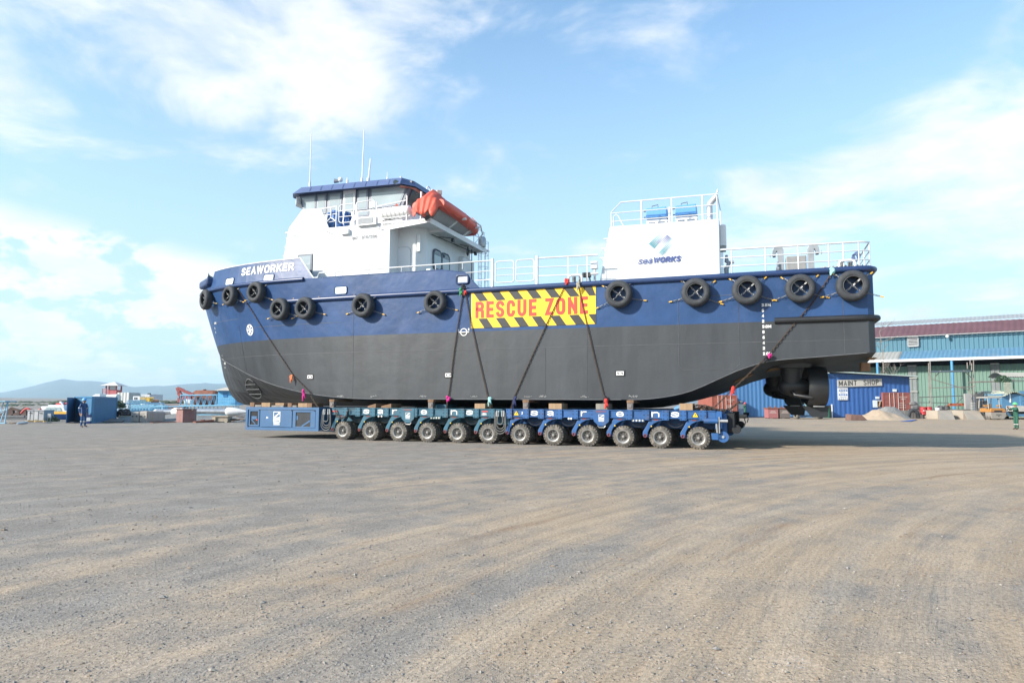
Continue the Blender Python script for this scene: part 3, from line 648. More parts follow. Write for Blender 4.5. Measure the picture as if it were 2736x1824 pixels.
# ---- azimuth thrusters under the stern
THR = mat('thruster_black',(.022,.024,.028),.42,var=.15)
def thruster(a, t, turn, zt_, who):
    c = S(a,t,2.36); ax = (FX*math.cos(turn)+NX*math.sin(turn)).normalized(); sidev = ax.cross(Vector((0,0,1)))
    th = MB(); th.cyl(c+Vector((0,0,.1)), Vector((c.x,c.y,zt_)), .36, 24, .42); body = th.build('thruster_leg', THR, ship, smooth=50)
    th = MB(); th.lathe([(.001,.50),(.14,.47),(.27,.37),(.35,.20),(.37,0),(.32,-.35),(.25,-.75),(.2,-.95)], c, ax, 24, raw=True); th.build('thruster_pod', THR, body, smooth=60)
    th = MB(); nc = c-ax*.86; th.lathe([(.68,.30),(.71,.35),(.76,.30),(.79,0),(.74,-.34),(.70,-.36),(.68,-.33),(.64,0),(.68,.30)], nc, ax, 48, raw=True); nz_ = th.build('nozzle', THR, body, smooth=40)
    th = MB()
    for k in range(4):
        an = k*math.pi/2+.5; rd = sidev*math.cos(an)+Vector((0,0,1))*math.sin(an); tg = ax.cross(rd)
        pts = []
        for i in range(7):
            r_ = .12+.48*i/6; w = .15+.16*math.sin(min(1,i/5)*math.pi*.8); tw = .9-.5*i/6
            d = (tg*math.sin(tw)*-1+ax*math.cos(tw)); pts.append((nc+rd*r_-d*w, nc+rd*r_+d*w))
        th.add([p for q in pts for p in q], [(2*i,2*i+1,2*i+3,2*i+2) for i in range(6)])
    pr = th.build('propeller', THR, body); pr.modifiers.new('s','SOLIDIFY').thickness = .03
    th = MB()
    for an in (-.6,-2.5):  # struts to the nozzle
        rd = sidev*math.cos(an)+Vector((0,0,1))*math.sin(an); th.tube([c+rd*.25+ax*.05, c+rd*.58-ax*.05, nc+rd*.74+ax*.22], [.09,.08,.07], 8, raw=True)
    th.build('strut', THR, body, smooth=50)
    th = MB()
    for an in (1.1,-1.15,-1.9):
        th = MB(); rd = sidev*math.cos(an)+Vector((0,0,1))*math.sin(an); th.bar(nc+rd*.81-ax*.25, nc+rd*.81+ax*.14, .07, .05); th.build('zinc_anode', STEEL, body, bevel=.01)
    th = MB(); up_ = Vector((0,0,1))
    for an,sg_ in ((-1.57,1),):
        b0 = nc+up_*-.76; th.add([b0+ax*.5+sidev*.0, b0-ax*.45, b0-ax*.40-up_*.42, b0+ax*.15-up_*.42],[(0,1,2,3)])
    fn_ = th.build('skeg_fin', THR, body); fn_.modifiers.new('s','SOLIDIFY').thickness = .06
    return body
thruster(2.72, 1.95, -.12, 3.35, 'near'); thruster(3.25, 6.9, .25, 3.35, 'far')
# head box above the thrusters
for t_, a_ in ((1.95,2.72),(6.9,3.25)):
    f_ = MB(); f_.lathe([(.001,0),(.75,0),(.80,.45)], S(a_,t_,3.06), (0,0,1), 32, raw=True); f_.build('thruster_headbox', GREY, ship, smooth=50)
# ================================================================ deckhouse
def SB(): return MB(S)
def spoly(mb, pts, t0, t1):      # polygon in (a,z) extruded over t
    k = len(pts); mb.add([(a,t0,z) for a,z in pts]+[(a,t1,z) for a,z in pts], [tuple(range(k)),tuple(range(2*k-1,k-1,-1))]+[(i,(i+1)%k,(i+1)%k+k,i+k) for i in range(k)])
m_ = SB(); spoly(m_, [(26.35,6.9),(25.8,10.12),(20.0,10.12),(20.0,6.45),(26.35,6.45)], .9, 8.2); house = m_.build('deckhouse', WHITE, ship, bevel=.03)
m_ = SB(); spoly(m_, [(25.82,10.0),(25.72,10.32),(24.98,11.15),(23.9,11.13),(23.42,10.14),(23.42,10.0)], .895, .96); m_.build('bridge_bulwark', WHITE, ship)
m_ = SB(); spoly(m_, [(25.82,10.0),(25.72,10.32),(24.98,11.15),(23.9,11.13),(23.42,10.14),(23.42,10.0)], 8.14, 8.2); m_.build('bridge_bulwark', WHITE, ship)
# recessed after part of the house
m_ = SB(); m_.prism([(20.05,1.75),(19.10,1.75),(18.75,2.15),(18.75,7.4),(18.9,7.8),(20.05,7.8)], 6.45, 10.0, 'xy'); aft = m_.build('deckhouse_aft', WHITE, ship, bevel=.03)
m_ = SB(); m_.box(20.02,20.12,.92,1.8,6.45,10.); m_.build('deckhouse_wing', WHITE, ship)
m_ = SB(); m_.box(18.45,18.77,5.9,7.4,6.45,9.4); m_.build('exhaust_casing', WHITE, ship, bevel=.08)
# boat deck platform with fascia
m_ = SB(); m_.box(17.9,20.4,.9,7.6,9.98,10.06); m_.add([(20.6,.9,10.1),(17.9,.9,10.1),(17.9,.9,9.93),(20.4,.9,9.72),(20.6,.96,10.1),(17.9,.96,10.1),(17.9,.96,9.93),(20.4,.96,9.72)],[(0,1,2,3),(7,6,5,4),(0,1,5,4),(1,2,6,5),(2,3,7,6),(3,0,4,7)])
m_.box(17.86,17.92,.9,7.7,9.86,10.10)
for t_ in (2.4,4.1,5.8,7.3): m_.box(17.92,20.0,t_,t_+.06,9.84,9.985)
m_.build('boat_deck', WHITE, ship)
# bridge deck
m_ = SB(); m_.box(17.9,26.0,.95,8.2,10.06,10.12); m_.build('bridge_deck', WHITE, ship)
# wheelhouse
wa0, wa1, wt0, wt1 = 20.25, 26.1, 2.5, 6.6; zb, zt_ = 11.33, 12.47; LO = .28
m_ = SB(); m_.box(wa0,wa1,wt0,wt1,10.1,zb); m_.box(wa1,wa1+.5,wt0+.1,wt1-.1,12.1,zt_); wh = m_.build('wheelhouse', WHITE, ship, bevel=.02)
# glazed band leaning out: one frame shell with window openings shown as panes in it
def band(s0, s1, z0, z1):        # near side
    return None
m_ = SB(); b0 = [(wa0,wt0),(wa1,wt0),(wa1,wt1),(wa0,wt1)]; b1 = [(wa0-.5,wt0-.0),(wa1+.33,wt0),(wa1+.33,wt1),(wa0-.5,wt1)]
m_.add([(a,t,zb) for a,t in b0]+[(a,t,zt_+.1) for a,t in b1], [(i,(i+1)%4,(i+1)%4+4,i+4) for i in range(4)]+[(4,5,6,7)]); m_.build('window_band', WFRAME, wh)
def pane(pts, t, name='window', mat_=GLASS, parent=None, off=.02, fr=WFRAME):
    """window on a port-facing plane: a frame slab and its pane"""
    m1 = SB(); k = len(pts); ca = sum(p[0] for p in pts)/k; cz = sum(p[1] for p in pts)/k
    spoly(m1, pts, t-off, t+.01); w = m1.build(name, fr, parent or ship, bevel=.01)
    ins = [(ca+(a-ca)*(1-.10/max(.2,max(abs(p[0]-ca) for p in pts))), cz+(z-cz)*(1-.09/max(.2,max(abs(p[1]-cz) for p in pts)))) for a,z in pts]
    m1 = SB(); m1.add([(a,t-off-.006,z) for a,z in ins],[tuple(range(k))]); m1.build('pane', mat_, w); return w
LFR = mat('light_window_frame',(.17,.21,.27),.4,var=.05)
for x0, x1 in ((26.33,25.36),(25.32,24.72),(24.60,23.78)):
    top0 = x0; bot0 = x0-(.28 if x0 > 26 else 0); pane([(bot0,zb+.02),(top0,zt_-.04),(x1,zt_-.04),(x1,zb+.02)], wt0, 'window', GLASS, wh, .03, LFR)
pane([(22.85,zb+.02),(22.85,zt_-.03),(22.22,zt_-.03),(22.22,zb+.02)], wt0, 'window', GLASS, wh, .03, LFR)
pane([(22.08,zb+.02),(22.08,zt_-.03),(19.95,zt_-.03),(20.4,zb+.06)], wt0, 'window', GLASS, wh, .03, LFR)
pane([(22.80,11.28),(22.80,11.02),(22.15,11.02),(22.15,11.28)], wt0, 'window', GLASS, wh, .03, LFR)
# door in the wheelhouse side
m_ = SB(); m_.box(22.95,23.68,wt0-.07,wt0,10.35,zt_+.02); dr = m_.build('door', WHITE, wh, bevel=.02)
m_ = SB(); m_.box(23.08,23.55,wt0-.085,wt0-.07,11.3,12.22); m_.build('pane', GLASS, dr)
m_ = SB(); m_.tube([(23.02,wt0-.12,11.15),(23.02,wt0-.12,11.4)], .015, 6); m_.build('handle', BLACKP, dr)
# after end: dark band glazing
def aquad(mb, t0, z0, t1, z1, base=20.25, lean=.5, off=.02):
    f = lambda t, z: (base-lean*(z-zb)/(zt_-zb)-off, t, z)
    mb.add([f(t0,z0),f(t1,z0),f(t1,z1),f(t0,z1)],[(0,1,2,3)])
for t0,t1 in ((2.75,3.9),(4.0,5.1),(5.2,6.4)):
    m1 = SB(); aquad(m1,t0,zb+.08,t1,zt_-.06); m1.build('window', DGLASS, wh)
# roof with deep blue visor
ro_b = [(26.42,1.95),(26.9,2.6),(26.9,6.5),(26.42,7.15),(20.1,7.15),(19.6,6.6),(19.6,2.6),(20.1,1.95)]
ro_t = [(26.05,2.15),(26.5,2.75),(26.5,6.35),(26.05,6.95),(20.15,6.95),(19.8,6.4),(19.8,2.8),(20.15,2.15)]
zr = lambda a, hgt: hgt-(26.4-a)*.022
m_ = SB(); m_.add([(a,t,zr(a,12.43)) for a,t in ro_b]+[(a,t,zr(a,12.79)) for a,t in ro_t]+[(a+(23-a)*.03,t+(4.55-t)*.1,zr(a,12.50)) for a,t in ro_b],
  [(i,(i+1)%8,(i+1)%8+8,i+8) for i in range(8)]+[tuple(range(8,16))]+[(i+16,(i+1)%8+16,(i+1)%8,i) for i in range(8)]+[tuple(range(23,15,-1))])
ROOFM = mat('visor_blue',(.075,.115,.24),.45,var=.1,vs_=1.5,dirt=(.14,.18,.28),dirt_amt=.2); roof = m_.build('roof', ROOFM, wh)
m_ = SB()
for i in range(9):
    a = 25.4-i*.66; m_.bar((a,1.945,zr(a,12.47)),(a,2.13,zr(a,12.77)),.02,.01)
m_.build('roof_seam', ROOFM, roof)
SOFF = mat('soffit_red_bounce',(.50,.26,.22),.6,var=.1)  # red light reflected from the orange raft, put into the soffit colour
m_ = SB(); m_.add([(20.1,2.0,zr(20,12.36)),(19.62,2.65,zr(20,12.36)),(19.62,6.55,zr(20,12.36)),(20.3,6.9,zr(20,12.36)),(20.3,2.2,zr(20,12.36))],[(0,1,2,3,4)]); m_.build('soffit_panel', SOFF, roof)
m_ = SB(); m_.prism([(26.3,2.1),(26.8,2.7),(26.8,6.4),(26.3,7.0)], 12.0, 12.3, 'xy'); m_.build('visor_bracket', WHITE, roof)
# antennas and small roof gear
def whip(px_, ybot, ytop, r_=.03, t=4.5, wr=False, lean=0.):
    a0_, z0_ = T(px_[0], ybot, t); a1_, z1_ = T(px_[1], ytop, t); m1 = SB(); n_ = 8
    pts = [(a0_+(a1_-a0_)*i/n_+(rnd.uniform(-.012,.012) if wr else 0), t, z0_-.25+(z1_-z0_+.25)*i/n_) for i in range(n_+1)]
    m1.tube(pts, [r_*(1-.35*i/n_)*(1+(.25*(i%2) if wr else 0)) for i in range(n_+1)], 7); m1.tube([(a0_,t,z0_-.25),(a0_,t,z0_+.12)], r_*1.8, 8); return m1.build('antenna', WHITE, roof, smooth=50)
whip((828,832),492,355,.032,3.2,True); whip((967,973),482,346,.036,3.2,True); whip((984,990),482,424,.05,3.4,True)
whip((928,928),487,474,.035,2.6); whip((1035,1035),480,460,.025,2.6); whip((1071,1071),478,472,.03,4.0)
def lamp_at(x, y, t, parent, r_=.11, d=None, nm='searchlight'):
    a_, z_ = T(x,y,t); m1 = MB(); c = S(a_,t,z_); ax = d or (FX*-.3-NX+Vector((0,0,-.1))); m1.lathe([(.001,-.14),(r_*.6,-.14),(r_,.05),(r_,.1)], c, ax, 14, raw=True)
    lo = m1.build(nm, STEEL, parent, smooth=50); m1 = MB(); m1.lathe([(.001,.095),(r_*.92,.095)], c, ax, 14, raw=True); m1.build('lens', DGLASS, lo); return lo
lamp_at(1058,488,2.05,roof,.12); lamp_at(898,484,2.6,roof,.12,FX*.8-NX*.4)
m_ = SB(); a_, z_ = T(910,483,2.6); m_.fn = None; m_.ball(S(a_,2.6,z_+.06), .13, 10, 7); m_.build('dome', WHITE, roof, smooth=80)
m_ = MB()          # two gooseneck vents on the after roof edge
for x0,x1,yb,yt in ((1140,1150,520,495),(1152,1163,524,503)):
    p0, p1 = A(x0,yb,19.9), A(x1,yb,19.9); zz0, zz1 = A(x0,yt,19.9)[1], p0[1]
    rr_ = (p1[0]-p0[0])/2; m_.tube([S(19.9,p0[0],zz1-.1)]+[S(19.9,p0[0]+rr_*(1-math.cos(R(q*30))),zz0-rr_+rr_*math.sin(R(q*30))) for q in range(7)]+[S(19.9,p1[0],zz1-.5)], .035, 7, raw=True)
m_.build('gooseneck_vent', WHITE, roof, smooth=60)
m_ = MB(); p0 = A(1166,516,19.7); m_.obox(S(19.55,p0[0],p0[1]), .14,.14,.12, AN); m_.build('loudspeaker', mat('speaker_pink',(.55,.42,.38),.5), roof, bevel=.03)
# weld lines on the white walls
WSEAM = mat('white_weld',(.50,.515,.53),.6)
m_ = SB()
for a0,z0,a1,z1 in ((25.85,10.02,20.05,10.02),(24.7,7.6,24.7,10.0),(22.55,7.6,22.55,10.0),(26.1,8.7,24.72,8.7),(22.5,8.85,20.05,8.85)): m_.tube([(a0,.897,z0),(a1,.897,z1)], .007, 4)
m_.build('weld_line', WSEAM, house); m_ = SB()
for a0,z0,a1,z1 in ((8.75,6.6,8.75,8.94),(6.1,6.6,6.1,8.9),(9.9,7.2,5.25,7.2)): m_.tube([(a0,.797,z0),(a1,.797,z1)], .006, 4)
m_.build('weld_line', WSEAM, ship)
# ---- house fittings
a_, z_ = T(942,641,.9); f_ = MB(); letters(f_, 'IMO', 0, 9.40, .17, .034, lambda u,v,o_: S(22.05-u,.9-o_,v), gap=.35, wid=.62, off=.034); f_.build('imo_number', mat('number_grey',(.12,.13,.15),.5), ship, recalc=False); f_ = MB(); letters(f_, '9787596', .52, 9.40, .17, .034, lambda u,v,o_: S(22.05-u,.9-o_,v), gap=.36, wid=.62, off=.034)
f_.build('imo_number', mat('number_grey',(.12,.13,.15),.5), ship, recalc=False)
pane([(25.15,8.9),(24.28,8.9),(24.28,7.5),(25.3,7.5)], .88, 'window', GLASS, house, .02)
m_ = SB(); m_.tube([(a,1.74,z) for a,z in oval(19.80,8.05,.90,2.0)], .03, 6, closed=True); dk = m_.build('door_frame', mat('door_edge',(.55,.57,.6),.5), aft, smooth=60)
ov = oval(19.80,8.05,.88,1.98); m_ = SB(); spoly(m_, ov, 1.70, 1.74); dd = m_.build('door', WHITE, aft)
m_ = SB(); m_.tube([(20.16,1.65,8.2),(20.16,1.61,8.2),(20.0,1.61,8.15)], .02, 6)
for z_ in (7.6,8.1,8.5): m_.tube([(20.22,1.67,z_),(20.1,1.67,z_)], .025, 6)
m_.build('door_clip', WHITE, dd)
# aft wall windows (facing astern)
for t0,t1 in ((A(1158.5,680,18.7)[0],A(1179.5,680,18.7)[0]),(A(1181,690,18.7)[0],A(1201,690,18.7)[0])):
    m_ = SB(); o2 = oval(0,0,t1-t0,.98); m_.add([(18.71,(t0+t1)/2+q[0],8.68+q[1]) for q in o2],[tuple(range(len(o2)))]); m_.tube([(18.71,(t0+t1)/2+q[0],8.68+q[1]) for q in o2], .045, 6, closed=True); w_ = m_.build('window', WFRAME, aft)
    o2 = oval(0,0,t1-t0-.12,.86); m_ = SB(); m_.add([(18.685,(t0+t1)/2+q[0],8.68+q[1]) for q in o2],[tuple(range(len(o2)))]); m_.build('pane', GLASS, w_)
    m_ = SB(); m_.add([(18.68,t0+.08,8.9),(18.68,t1-.08,8.9),(18.68,t1-.1,9.08),(18.68,t0+.1,9.08)],[(0,1,2,3)]); m_.build('pane', DGLASS, w_)
m_ = SB(); m_.box(18.65,18.76,5.3,5.6,7.6,8.05); m_.build('hatch', WFRAME, aft)
# fluorescent light box, junctions, pipes under the platform
m_ = SB(); m_.box(18.85,19.02,1.72,1.86,8.8,9.6); m_.build('light_fixture', WHITE, ship, bevel=.02)
for t_,z_ in ((3.6,9.72),(6.5,8.9+.75)): 
    m_ = SB(); m_.box(18.0,18.12,t_,t_+.16,z_-.1,z_+.08); m_.build('floodlight', BLACKP, ship)
m_ = SB(); m_.tube([(18.68,2.6,9.8),(18.33,7.2,9.8)], .02, 5); m_.tube([(19.3,3.2,9.9),(18.1,3.55,9.8)], .02, 5); m_.tube([(18.0,6.1,9.85),(18.35,5.2,9.85)], .02, 5); m_.tube([(18.2,6.4,9.85),(18.2,6.4,6.6)], .025, 5); m_.tube([(18.0,5.4+.1*math.sin(q),9.5+.22*math.cos(q)) for q in range(7)], .03, 5, closed=True); m_.build('cable', BLACKP, ship, smooth=60)
m_ = SB()
for x,y in ((790,628),(882,620),(1015,609)):
    a_, z_ = T(x,y,.9); m_.tube([(a_+.12,.87,z_),(a_+.06,.72,z_+.03),(a_-.1,.74,z_-.04)], .02, 6)
m_.build('wall_bracket', STEEL, house, smooth=60)
m_ = SB(); a_, z_ = T(925,620,.9); m_.box(a_-.22,a_+.25,.74,.9,z_-.13,z_+.12); m_.build('junction_box', WHITE, house, bevel=.02)
for x in (718,740,757,766):  pass
m_ = SB()                                    # ladder rungs on the fore end
for i in range(4):
    z_ = 9.85-.44*i; a_ = 26.35-(z_-6.9)*.171; m_.tube([(a_,1.1,z_),(a_+.22,1.1,z_),(a_+.22,1.5,z_),(a_,1.5,z_)], .018, 5)
m_.build('ladder_rung', WHITE, house)
# ventilator grille box at the bridge deck edge
m_ = SB(); a0_, z0_ = T(963,606,1.); m_.box(a0_-1.02,a0_+.05,.72,.9,10.02,10.38); vb = m_.build('vent_box', WHITE, ship, bevel=.01)
m_ = SB(); m_.box(a0_-.85,a0_-.05,.70,.725,10.1,10.36); m_.build('grille', mat('vent_grey',(.25,.27,.29),.6), vb)
m_ = SB(); a_, z_ = T(996,555,1.); m_.box(a_-.15,a_+.15,.9,.95,10.9,11.2); m_.build('notice_board', WHITE, ship)
# ---- guard rails
def rail(name, pts_list, r_=.027, parent=None, m_at=WHITE, raw=False):
    m1 = MB() if raw else SB()
    for p in pts_list:
        rr_ = r_
        if isinstance(p, tuple) and isinstance(p[0], list): p, rr_ = p
        m1.tube(p, rr_, 6, raw=raw)
    return m1.build(name, m_at, parent or ship, smooth=60)
t_ = .1
rail('guard_rail', [([(23.4,t_,7.52),(23.3,t_,7.74),(14.55,t_,7.74)],.032)]+[([(a,t_,7.45 if a > 15.8 else 6.5),(a,t_,7.74)],.022) for a in (22.4,20.6,18.9,17.2,15.9,)]+[([(15.75,t_,7.28),(14.5,t_,7.30)],.022),([(15.3,t_,6.92),(14.5,t_,6.92)],.022)])
rail('rail_post', [([(14.5,t_,6.5),(14.5,t_,7.82)],.07)]); rail('rail_post', [([(12.5,t_,6.5),(12.5,t_,7.80)],.07)])
for a0,a1 in ((14.35,13.52),(13.42,12.62)):
    o2 = oval((a0+a1)/2,7.22,a0-a1,.92,5,.13); g_ = SB(); g_.tube([(q[0],t_,q[1]) for q in o2], .026, 6, closed=True)
    for z_ in (7.07,7.36): g_.tube([(a0-.02,t_,z_),(a1+.02,t_,z_)], .02, 6)
    g_.build('rail_gate', WHITE, ship, smooth=60)
rail('guard_rail', [([(12.5,t_,7.70),(9.9,t_,7.66)],.032),([(12.5,t_,7.32),(9.95,t_,7.25)],.022),([(12.5,t_,6.95),(11.1,t_,6.92)],.02),([(10.2,t_,6.9),(9.9,t_,6.9)],.05)]+[([(a,t_,6.5),(a,t_,7.68)],.018) for a in (11.15,10.35)]+[([(10.75,t_,6.9),(10.75,t_,7.3)],.018)])
rail('guard_rail', [([(5.15,t_,7.52),(.3,t_,7.46),(.05,t_+.2,7.46),(.05,3.2,7.46)],.032)]+[([(5.15,t_,z_),(.25,t_,z_-.05),(.05,t_+.2,z_-.05),(.05,3.2,z_-.05)],.02) for z_ in (6.87,7.2)]+[([(a,t_,6.45),(a,t_,7.5)],.022) for a in (4.75,3.55,2.42,1.4,.92,.42)]+[([(.05,t1,6.45),(.05,t1,7.45)],.022) for t1 in (.3,1.6,3.2)])
rail('guard_rail', [([(15,9.0,7.7),(.05,9.0,7.5)],.03)]+[([(15,9.0,z_),(.05,9.0,z_)],.02) for z_ in (6.9,7.25)]+[([(a,9.0,6.45),(a,9.0,7.6)],.022) for a in (15,12,9,6,3,.1)])
# bridge-deck rails
t_ = .98
rail('bridge_rail', [([(23.95,t_,11.13),(22.95+.15,t_,11.16)],.028),([(23.75,t_,10.78),(23.0,t_,10.80)],.02),([(23.55,t_,10.42),(23.0,t_,10.44)],.02),([(23.05,t_,10.1),(23.05,t_,11.2)],.028),([(22.6+.98,t_,10.1),(23.58,t_,11.15)],.02)])
o2 = oval(22.42,10.77,.95,.90,5,.18); g_ = SB(); g_.tube([(q[0],t_,q[1]) for q in o2], .028, 6, closed=True)
for z_ in (10.62,10.92): g_.tube([(22.88,t_,z_),(21.96,t_,z_)], .018, 6)
g_.build('rail_gate', WHITE, ship, smooth=60)
rail('bridge_rail', [([(21.9,t_,11.24),(20.98,t_,11.30),(20.98,t_,10.12)],.028),([(21.9,t_,10.1),(21.9,t_,11.25)],.028),([(20.8,t_,10.1),(20.8,t_,11.15)],.035),([(19.18,t_,10.1),(19.18,t_,11.3)],.035),([(20.8,t_,10.95),(19.18,t_,11.1)],.018),([(18.43,t_,10.1),(18.43,t_,11.42)],.05)])
# ---- funnel casing aft
m_ = SB(); m_.add([(10.05,.8,6.45),(5.2,.8,6.45),(5.2,.8,8.92),(9.55,.8,8.98),(10.05,3.6,6.45),(5.2,3.6,6.45),(5.2,3.6,8.92),(9.55,3.6,8.98)],[(0,1,2,3),(7,6,5,4),(0,4,5,1),(1,5,6,2),(2,6,7,3),(3,7,4,0)]); fun = m_.build('funnel_casing', WHITE, ship, bevel=.06, seg=3)
m_ = SB()
for z_,a_ in ((8.55,9.65),(8.15,9.75),(7.75,9.83)): m_.tube([(a_,1.1,z_),(a_+.22,1.1,z_),(a_+.22,1.5,z_),(a_,1.5,z_)], .016, 5)
m_.build('ladder_rung', WHITE, fun)
m_ = SB(); m_.box(4.98,5.2,1.1,1.6,7.9,8.75); m_.build('locker', WHITE, fun, bevel=.02); m_ = SB(); m_.box(5.0,5.19,1.2,1.5,7.72,7.9); m_.build('socket_box', mat('socket_grey',(.4,.42,.44),.5), fun)
m_ = SB(); m_.tube([(4.98,1.3,7.55),(4.98,1.3,7.3),(4.9,1.3,7.2),(5.0,1.3,7.0),(4.98,1.3,6.5)], [.05,.09,.07,.1,.08], 8); m_.tube([(4.98,1.3,7.25),(4.7,1.3,7.25)], .06, 8); m_.tube([(4.98,1.3,6.75),(4.7,1.3,6.75)], .06, 8); m_.build('valve_column', mat('valve_grey',(.28,.3,.33),.5,.3), fun, smooth=60)
t_ = .9
rail('funnel_rail', [([(9.5,t_,8.9),(9.5,t_,9.6),(9.1,t_,9.98),(5.35,t_,9.95),(5.27,t_,9.85),(5.27,t_,8.9)],.028),([(9.5,t_,9.55),(5.27,t_,9.52)],.022),([(9.5,t_,9.20),(5.27,t_,9.16)],.022)]+[([(a,t_,8.9),(a,t_,9.97)],.032) for a in (8.25,7.03,5.83)]+[([(9.4,t_,8.9),(9.4,t_,9.4),(9.3,t_,9.5),(9.2,t_,9.4),(8.98,t_,8.95)],.025)]
 +[([(5.27,.9,9.95),(5.27,3.4,9.95)],.025),([(5.27,3.4,8.9),(5.27,3.4,9.95)],.025)], .027, fun)
LB = mat('light_blue_cover',(.10,.30,.62),.5,var=.08)
for ac in (7.75,6.55):
    m_ = SB(); m_.prism([(ac-.43,9.42),(ac+.43,9.42),(ac+.43,9.82),(ac-.40,9.84)], 1.6, 2.2, 'xz'); bx = m_.build('blue_lamp_housing', LB, fun, bevel=.02)
    m_ = SB(); m_.box(ac-.40,ac+.40,1.64,2.16,9.30,9.42); m_.build('housing_base', mat('cover_dark',(.05,.10,.2),.5), bx)
    m_ = SB(); m_.tube([(ac+.2,1.8,9.84),(ac+.2,1.8,9.95),(ac-.05,1.8,9.99),(ac-.05,1.8,9.86)], .015, 5); m_.tube([(ac+.42,1.8,9.75),(ac+.55,1.8,9.75)], .02, 5); m_.tube([(ac+.42,1.8,9.5),(ac+.55,1.8,9.5)], .02, 5); m_.build('pipe_fitting', BLACKP, bx)
    m_ = SB(); m_.box(ac-.45,ac+.42,1.6,2.2,9.22,9.29)
    for q in (-.4,0,.36): m_.box(ac+q-.04,ac+q+.04,1.6,1.7,8.9,9.22)
    m_.build('support_frame', WHITE, fun)
m_ = SB(); m_.tube([(7.2,1.6,8.9),(7.2,1.6,9.65),(7.2,1.6,9.8)], [.05,.05,.03], 8); m_.build('vent_pole', WHITE, fun)
PIPE = mat('silver_pipe',(.55,.55,.57),.4,.5,var=.15)
m_ = SB(); m_.tube([(5.6,1.5,8.9),(5.6,1.5,9.02),(5.6,1.5,9.65),(5.58,1.5,9.75),(5.38,1.5,9.98),(5.36,1.5,10.0)], [.17,.12,.12,.12,.12,.12], 12); m_.tube([(5.40,1.5,9.95),(5.28,1.5,10.22),(5.26,1.5,10.3)], [.06,.03,.03], 8); m_.build('exhaust_pipe', PIPE, fun, smooth=50)
# logo: diamond of dots, then the name
lg = MB(); lg2 = MB(); cu_, cv_ = 7.43, 8.12
for i in range(15):
    for j in range(15):
        fu, fv = i/14.-.5, j/14.-.5; a_ = (fu+fv)*.50; z_ = (fv-fu)*.50
        if i < 7: r_ = .010+.014*(1-i/7.)*(1 if j < 14 else 1); band_ = j
        t1 = (1-fv-.5); s1 = i/14.
        if i <= 5: r_ = (.010+.015*(1-j/14.))*1.1
        elif i <= 10: r_ = (.005+.016*(j/14.) if j > 4 else .010)*1.1
        else: r_ = (.010+.013*(1-abs(j-3)/11.))*1.1
        dst = lg2 if (4 <= i <= 9 and j > 4) else lg
        c = (a_,z_); dst.add([S(cu_-a_-r_*math.cos(q*1.0472),.774,cv_+z_+r_*math.sin(q*1.0472)) for q in range(6)],[(0,1,2,3,4,5)])
lg.build('logo_dots', mat('logo_green',(.05,.26,.33),.5), fun, recalc=False); lg2.build('logo_dots', mat('logo_blue',(.03,.06,.25),.5), fun, recalc=False)
LGB = mat('logo_navy',(.05,.08,.25),.5); f_ = MB(); fm = lambda u,v,o_: S(8.42-u+.0,.77-o_*.5,v)
wd = letters(f_, 'sea', 0, 7.30, .20, .034, fm, gap=.16, wid=.92, off=.012, ital=.30)-.01
letters(f_, 'WORKS', wd+.02, 7.31, .235, .058, fm, gap=.22, wid=.78, off=.012, ital=.25); f_.build('company_lettering', LGB, fun, recalc=False)
# ---- deck gear aft: towing pins, winch box, bollards, fairlead hoops
GALV = mat('galvanised_plate',(.30,.32,.34),.5,.4,var=.15)
for a_, sg_ in ((2.95,1),(1.75,-1)):
    m_ = SB(); k = sg_; tt = 3.2
    prof = [(a_-.16*k*0,6.4)]
    poly = [(a_-.14*k,6.4),(a_-.14*k,8.02),(a_-.08*k,8.15),(a_+.06*k,8.2),(a_+.2*k,8.15),(a_+.28*k,8.02),(a_+.30*k,7.82),(a_+.18*k,7.82),(a_+.14*k,7.95),(a_+.1*k,7.98),(a_+.09*k,7.9),(a_+.09*k,6.4)]
    spoly(m_, poly, tt, tt+.25); m_.box(a_+.22*k-.06,a_+.22*k+.06,tt-.02,tt+.27,7.76,7.86); m_.tube([(a_+.38*k,tt+.1,7.9),(a_+.38*k,tt+.1,7.75)], .02, 5); m_.build('towing_fork', GALV, ship, bevel=.015)
m_ = SB(); m_.box(1.95,2.72,3.2,4.0,6.42,7.72); m_.build('winch_cabinet', mat('cabinet_beige',(.27,.27,.265),.5,.3), ship, bevel=.03)
m_ = SB(); m_.tube([(3.0,3.1,7.2),(3.12,3.1,7.2)], .09, 8); m_.tube([(3.05,3.1,7.5),(3.05,3.1,6.6)], .04, 6); m_.build('hydraulic_motor', mat('valve_grey',(.28,.3,.33)), ship)
def hoop(x0, y0, w_, h_, t=-.02, m_at=WHITE, r_=.045, z0=None):
    a_, z_ = T(x0,y0,t); z_ = z0 or z_; m1 = SB()
    m1.tube([(a_+w_/2,t,z_),(a_+w_/2,t,z_+h_*.6)]+[(a_+(w_/2-.12)*1+.12*math.cos(R(q)),t,z_+h_-.12+.12*math.sin(R(q))) for q in (0,30,60,90)]+[(a_-(w_/2-.12)-.12*math.sin(R(q)),t,z_+h_-.12+.12*math.cos(R(q))) for q in (0,30,60,90)]+[(a_-w_/2,t,z_)], r_, 8)
    o = m1.build('fairlead_hoop', m_at, ship, smooth=60); m1 = SB()
    for q in (-.14,.14): m1.tube([(a_+q,t+.35,z_-.1),(a_+q,t+.35,z_+.3),(a_+q,t+.35,z_+.32)], [.08,.08,.1], 10)
    m1.build('bollard', STEEL, ship, smooth=50); return a_, z_
hoop(1537,757,.56,.33,.05,z0=6.55); hoop(2264,728,.52,.33,.05,z0=6.48)
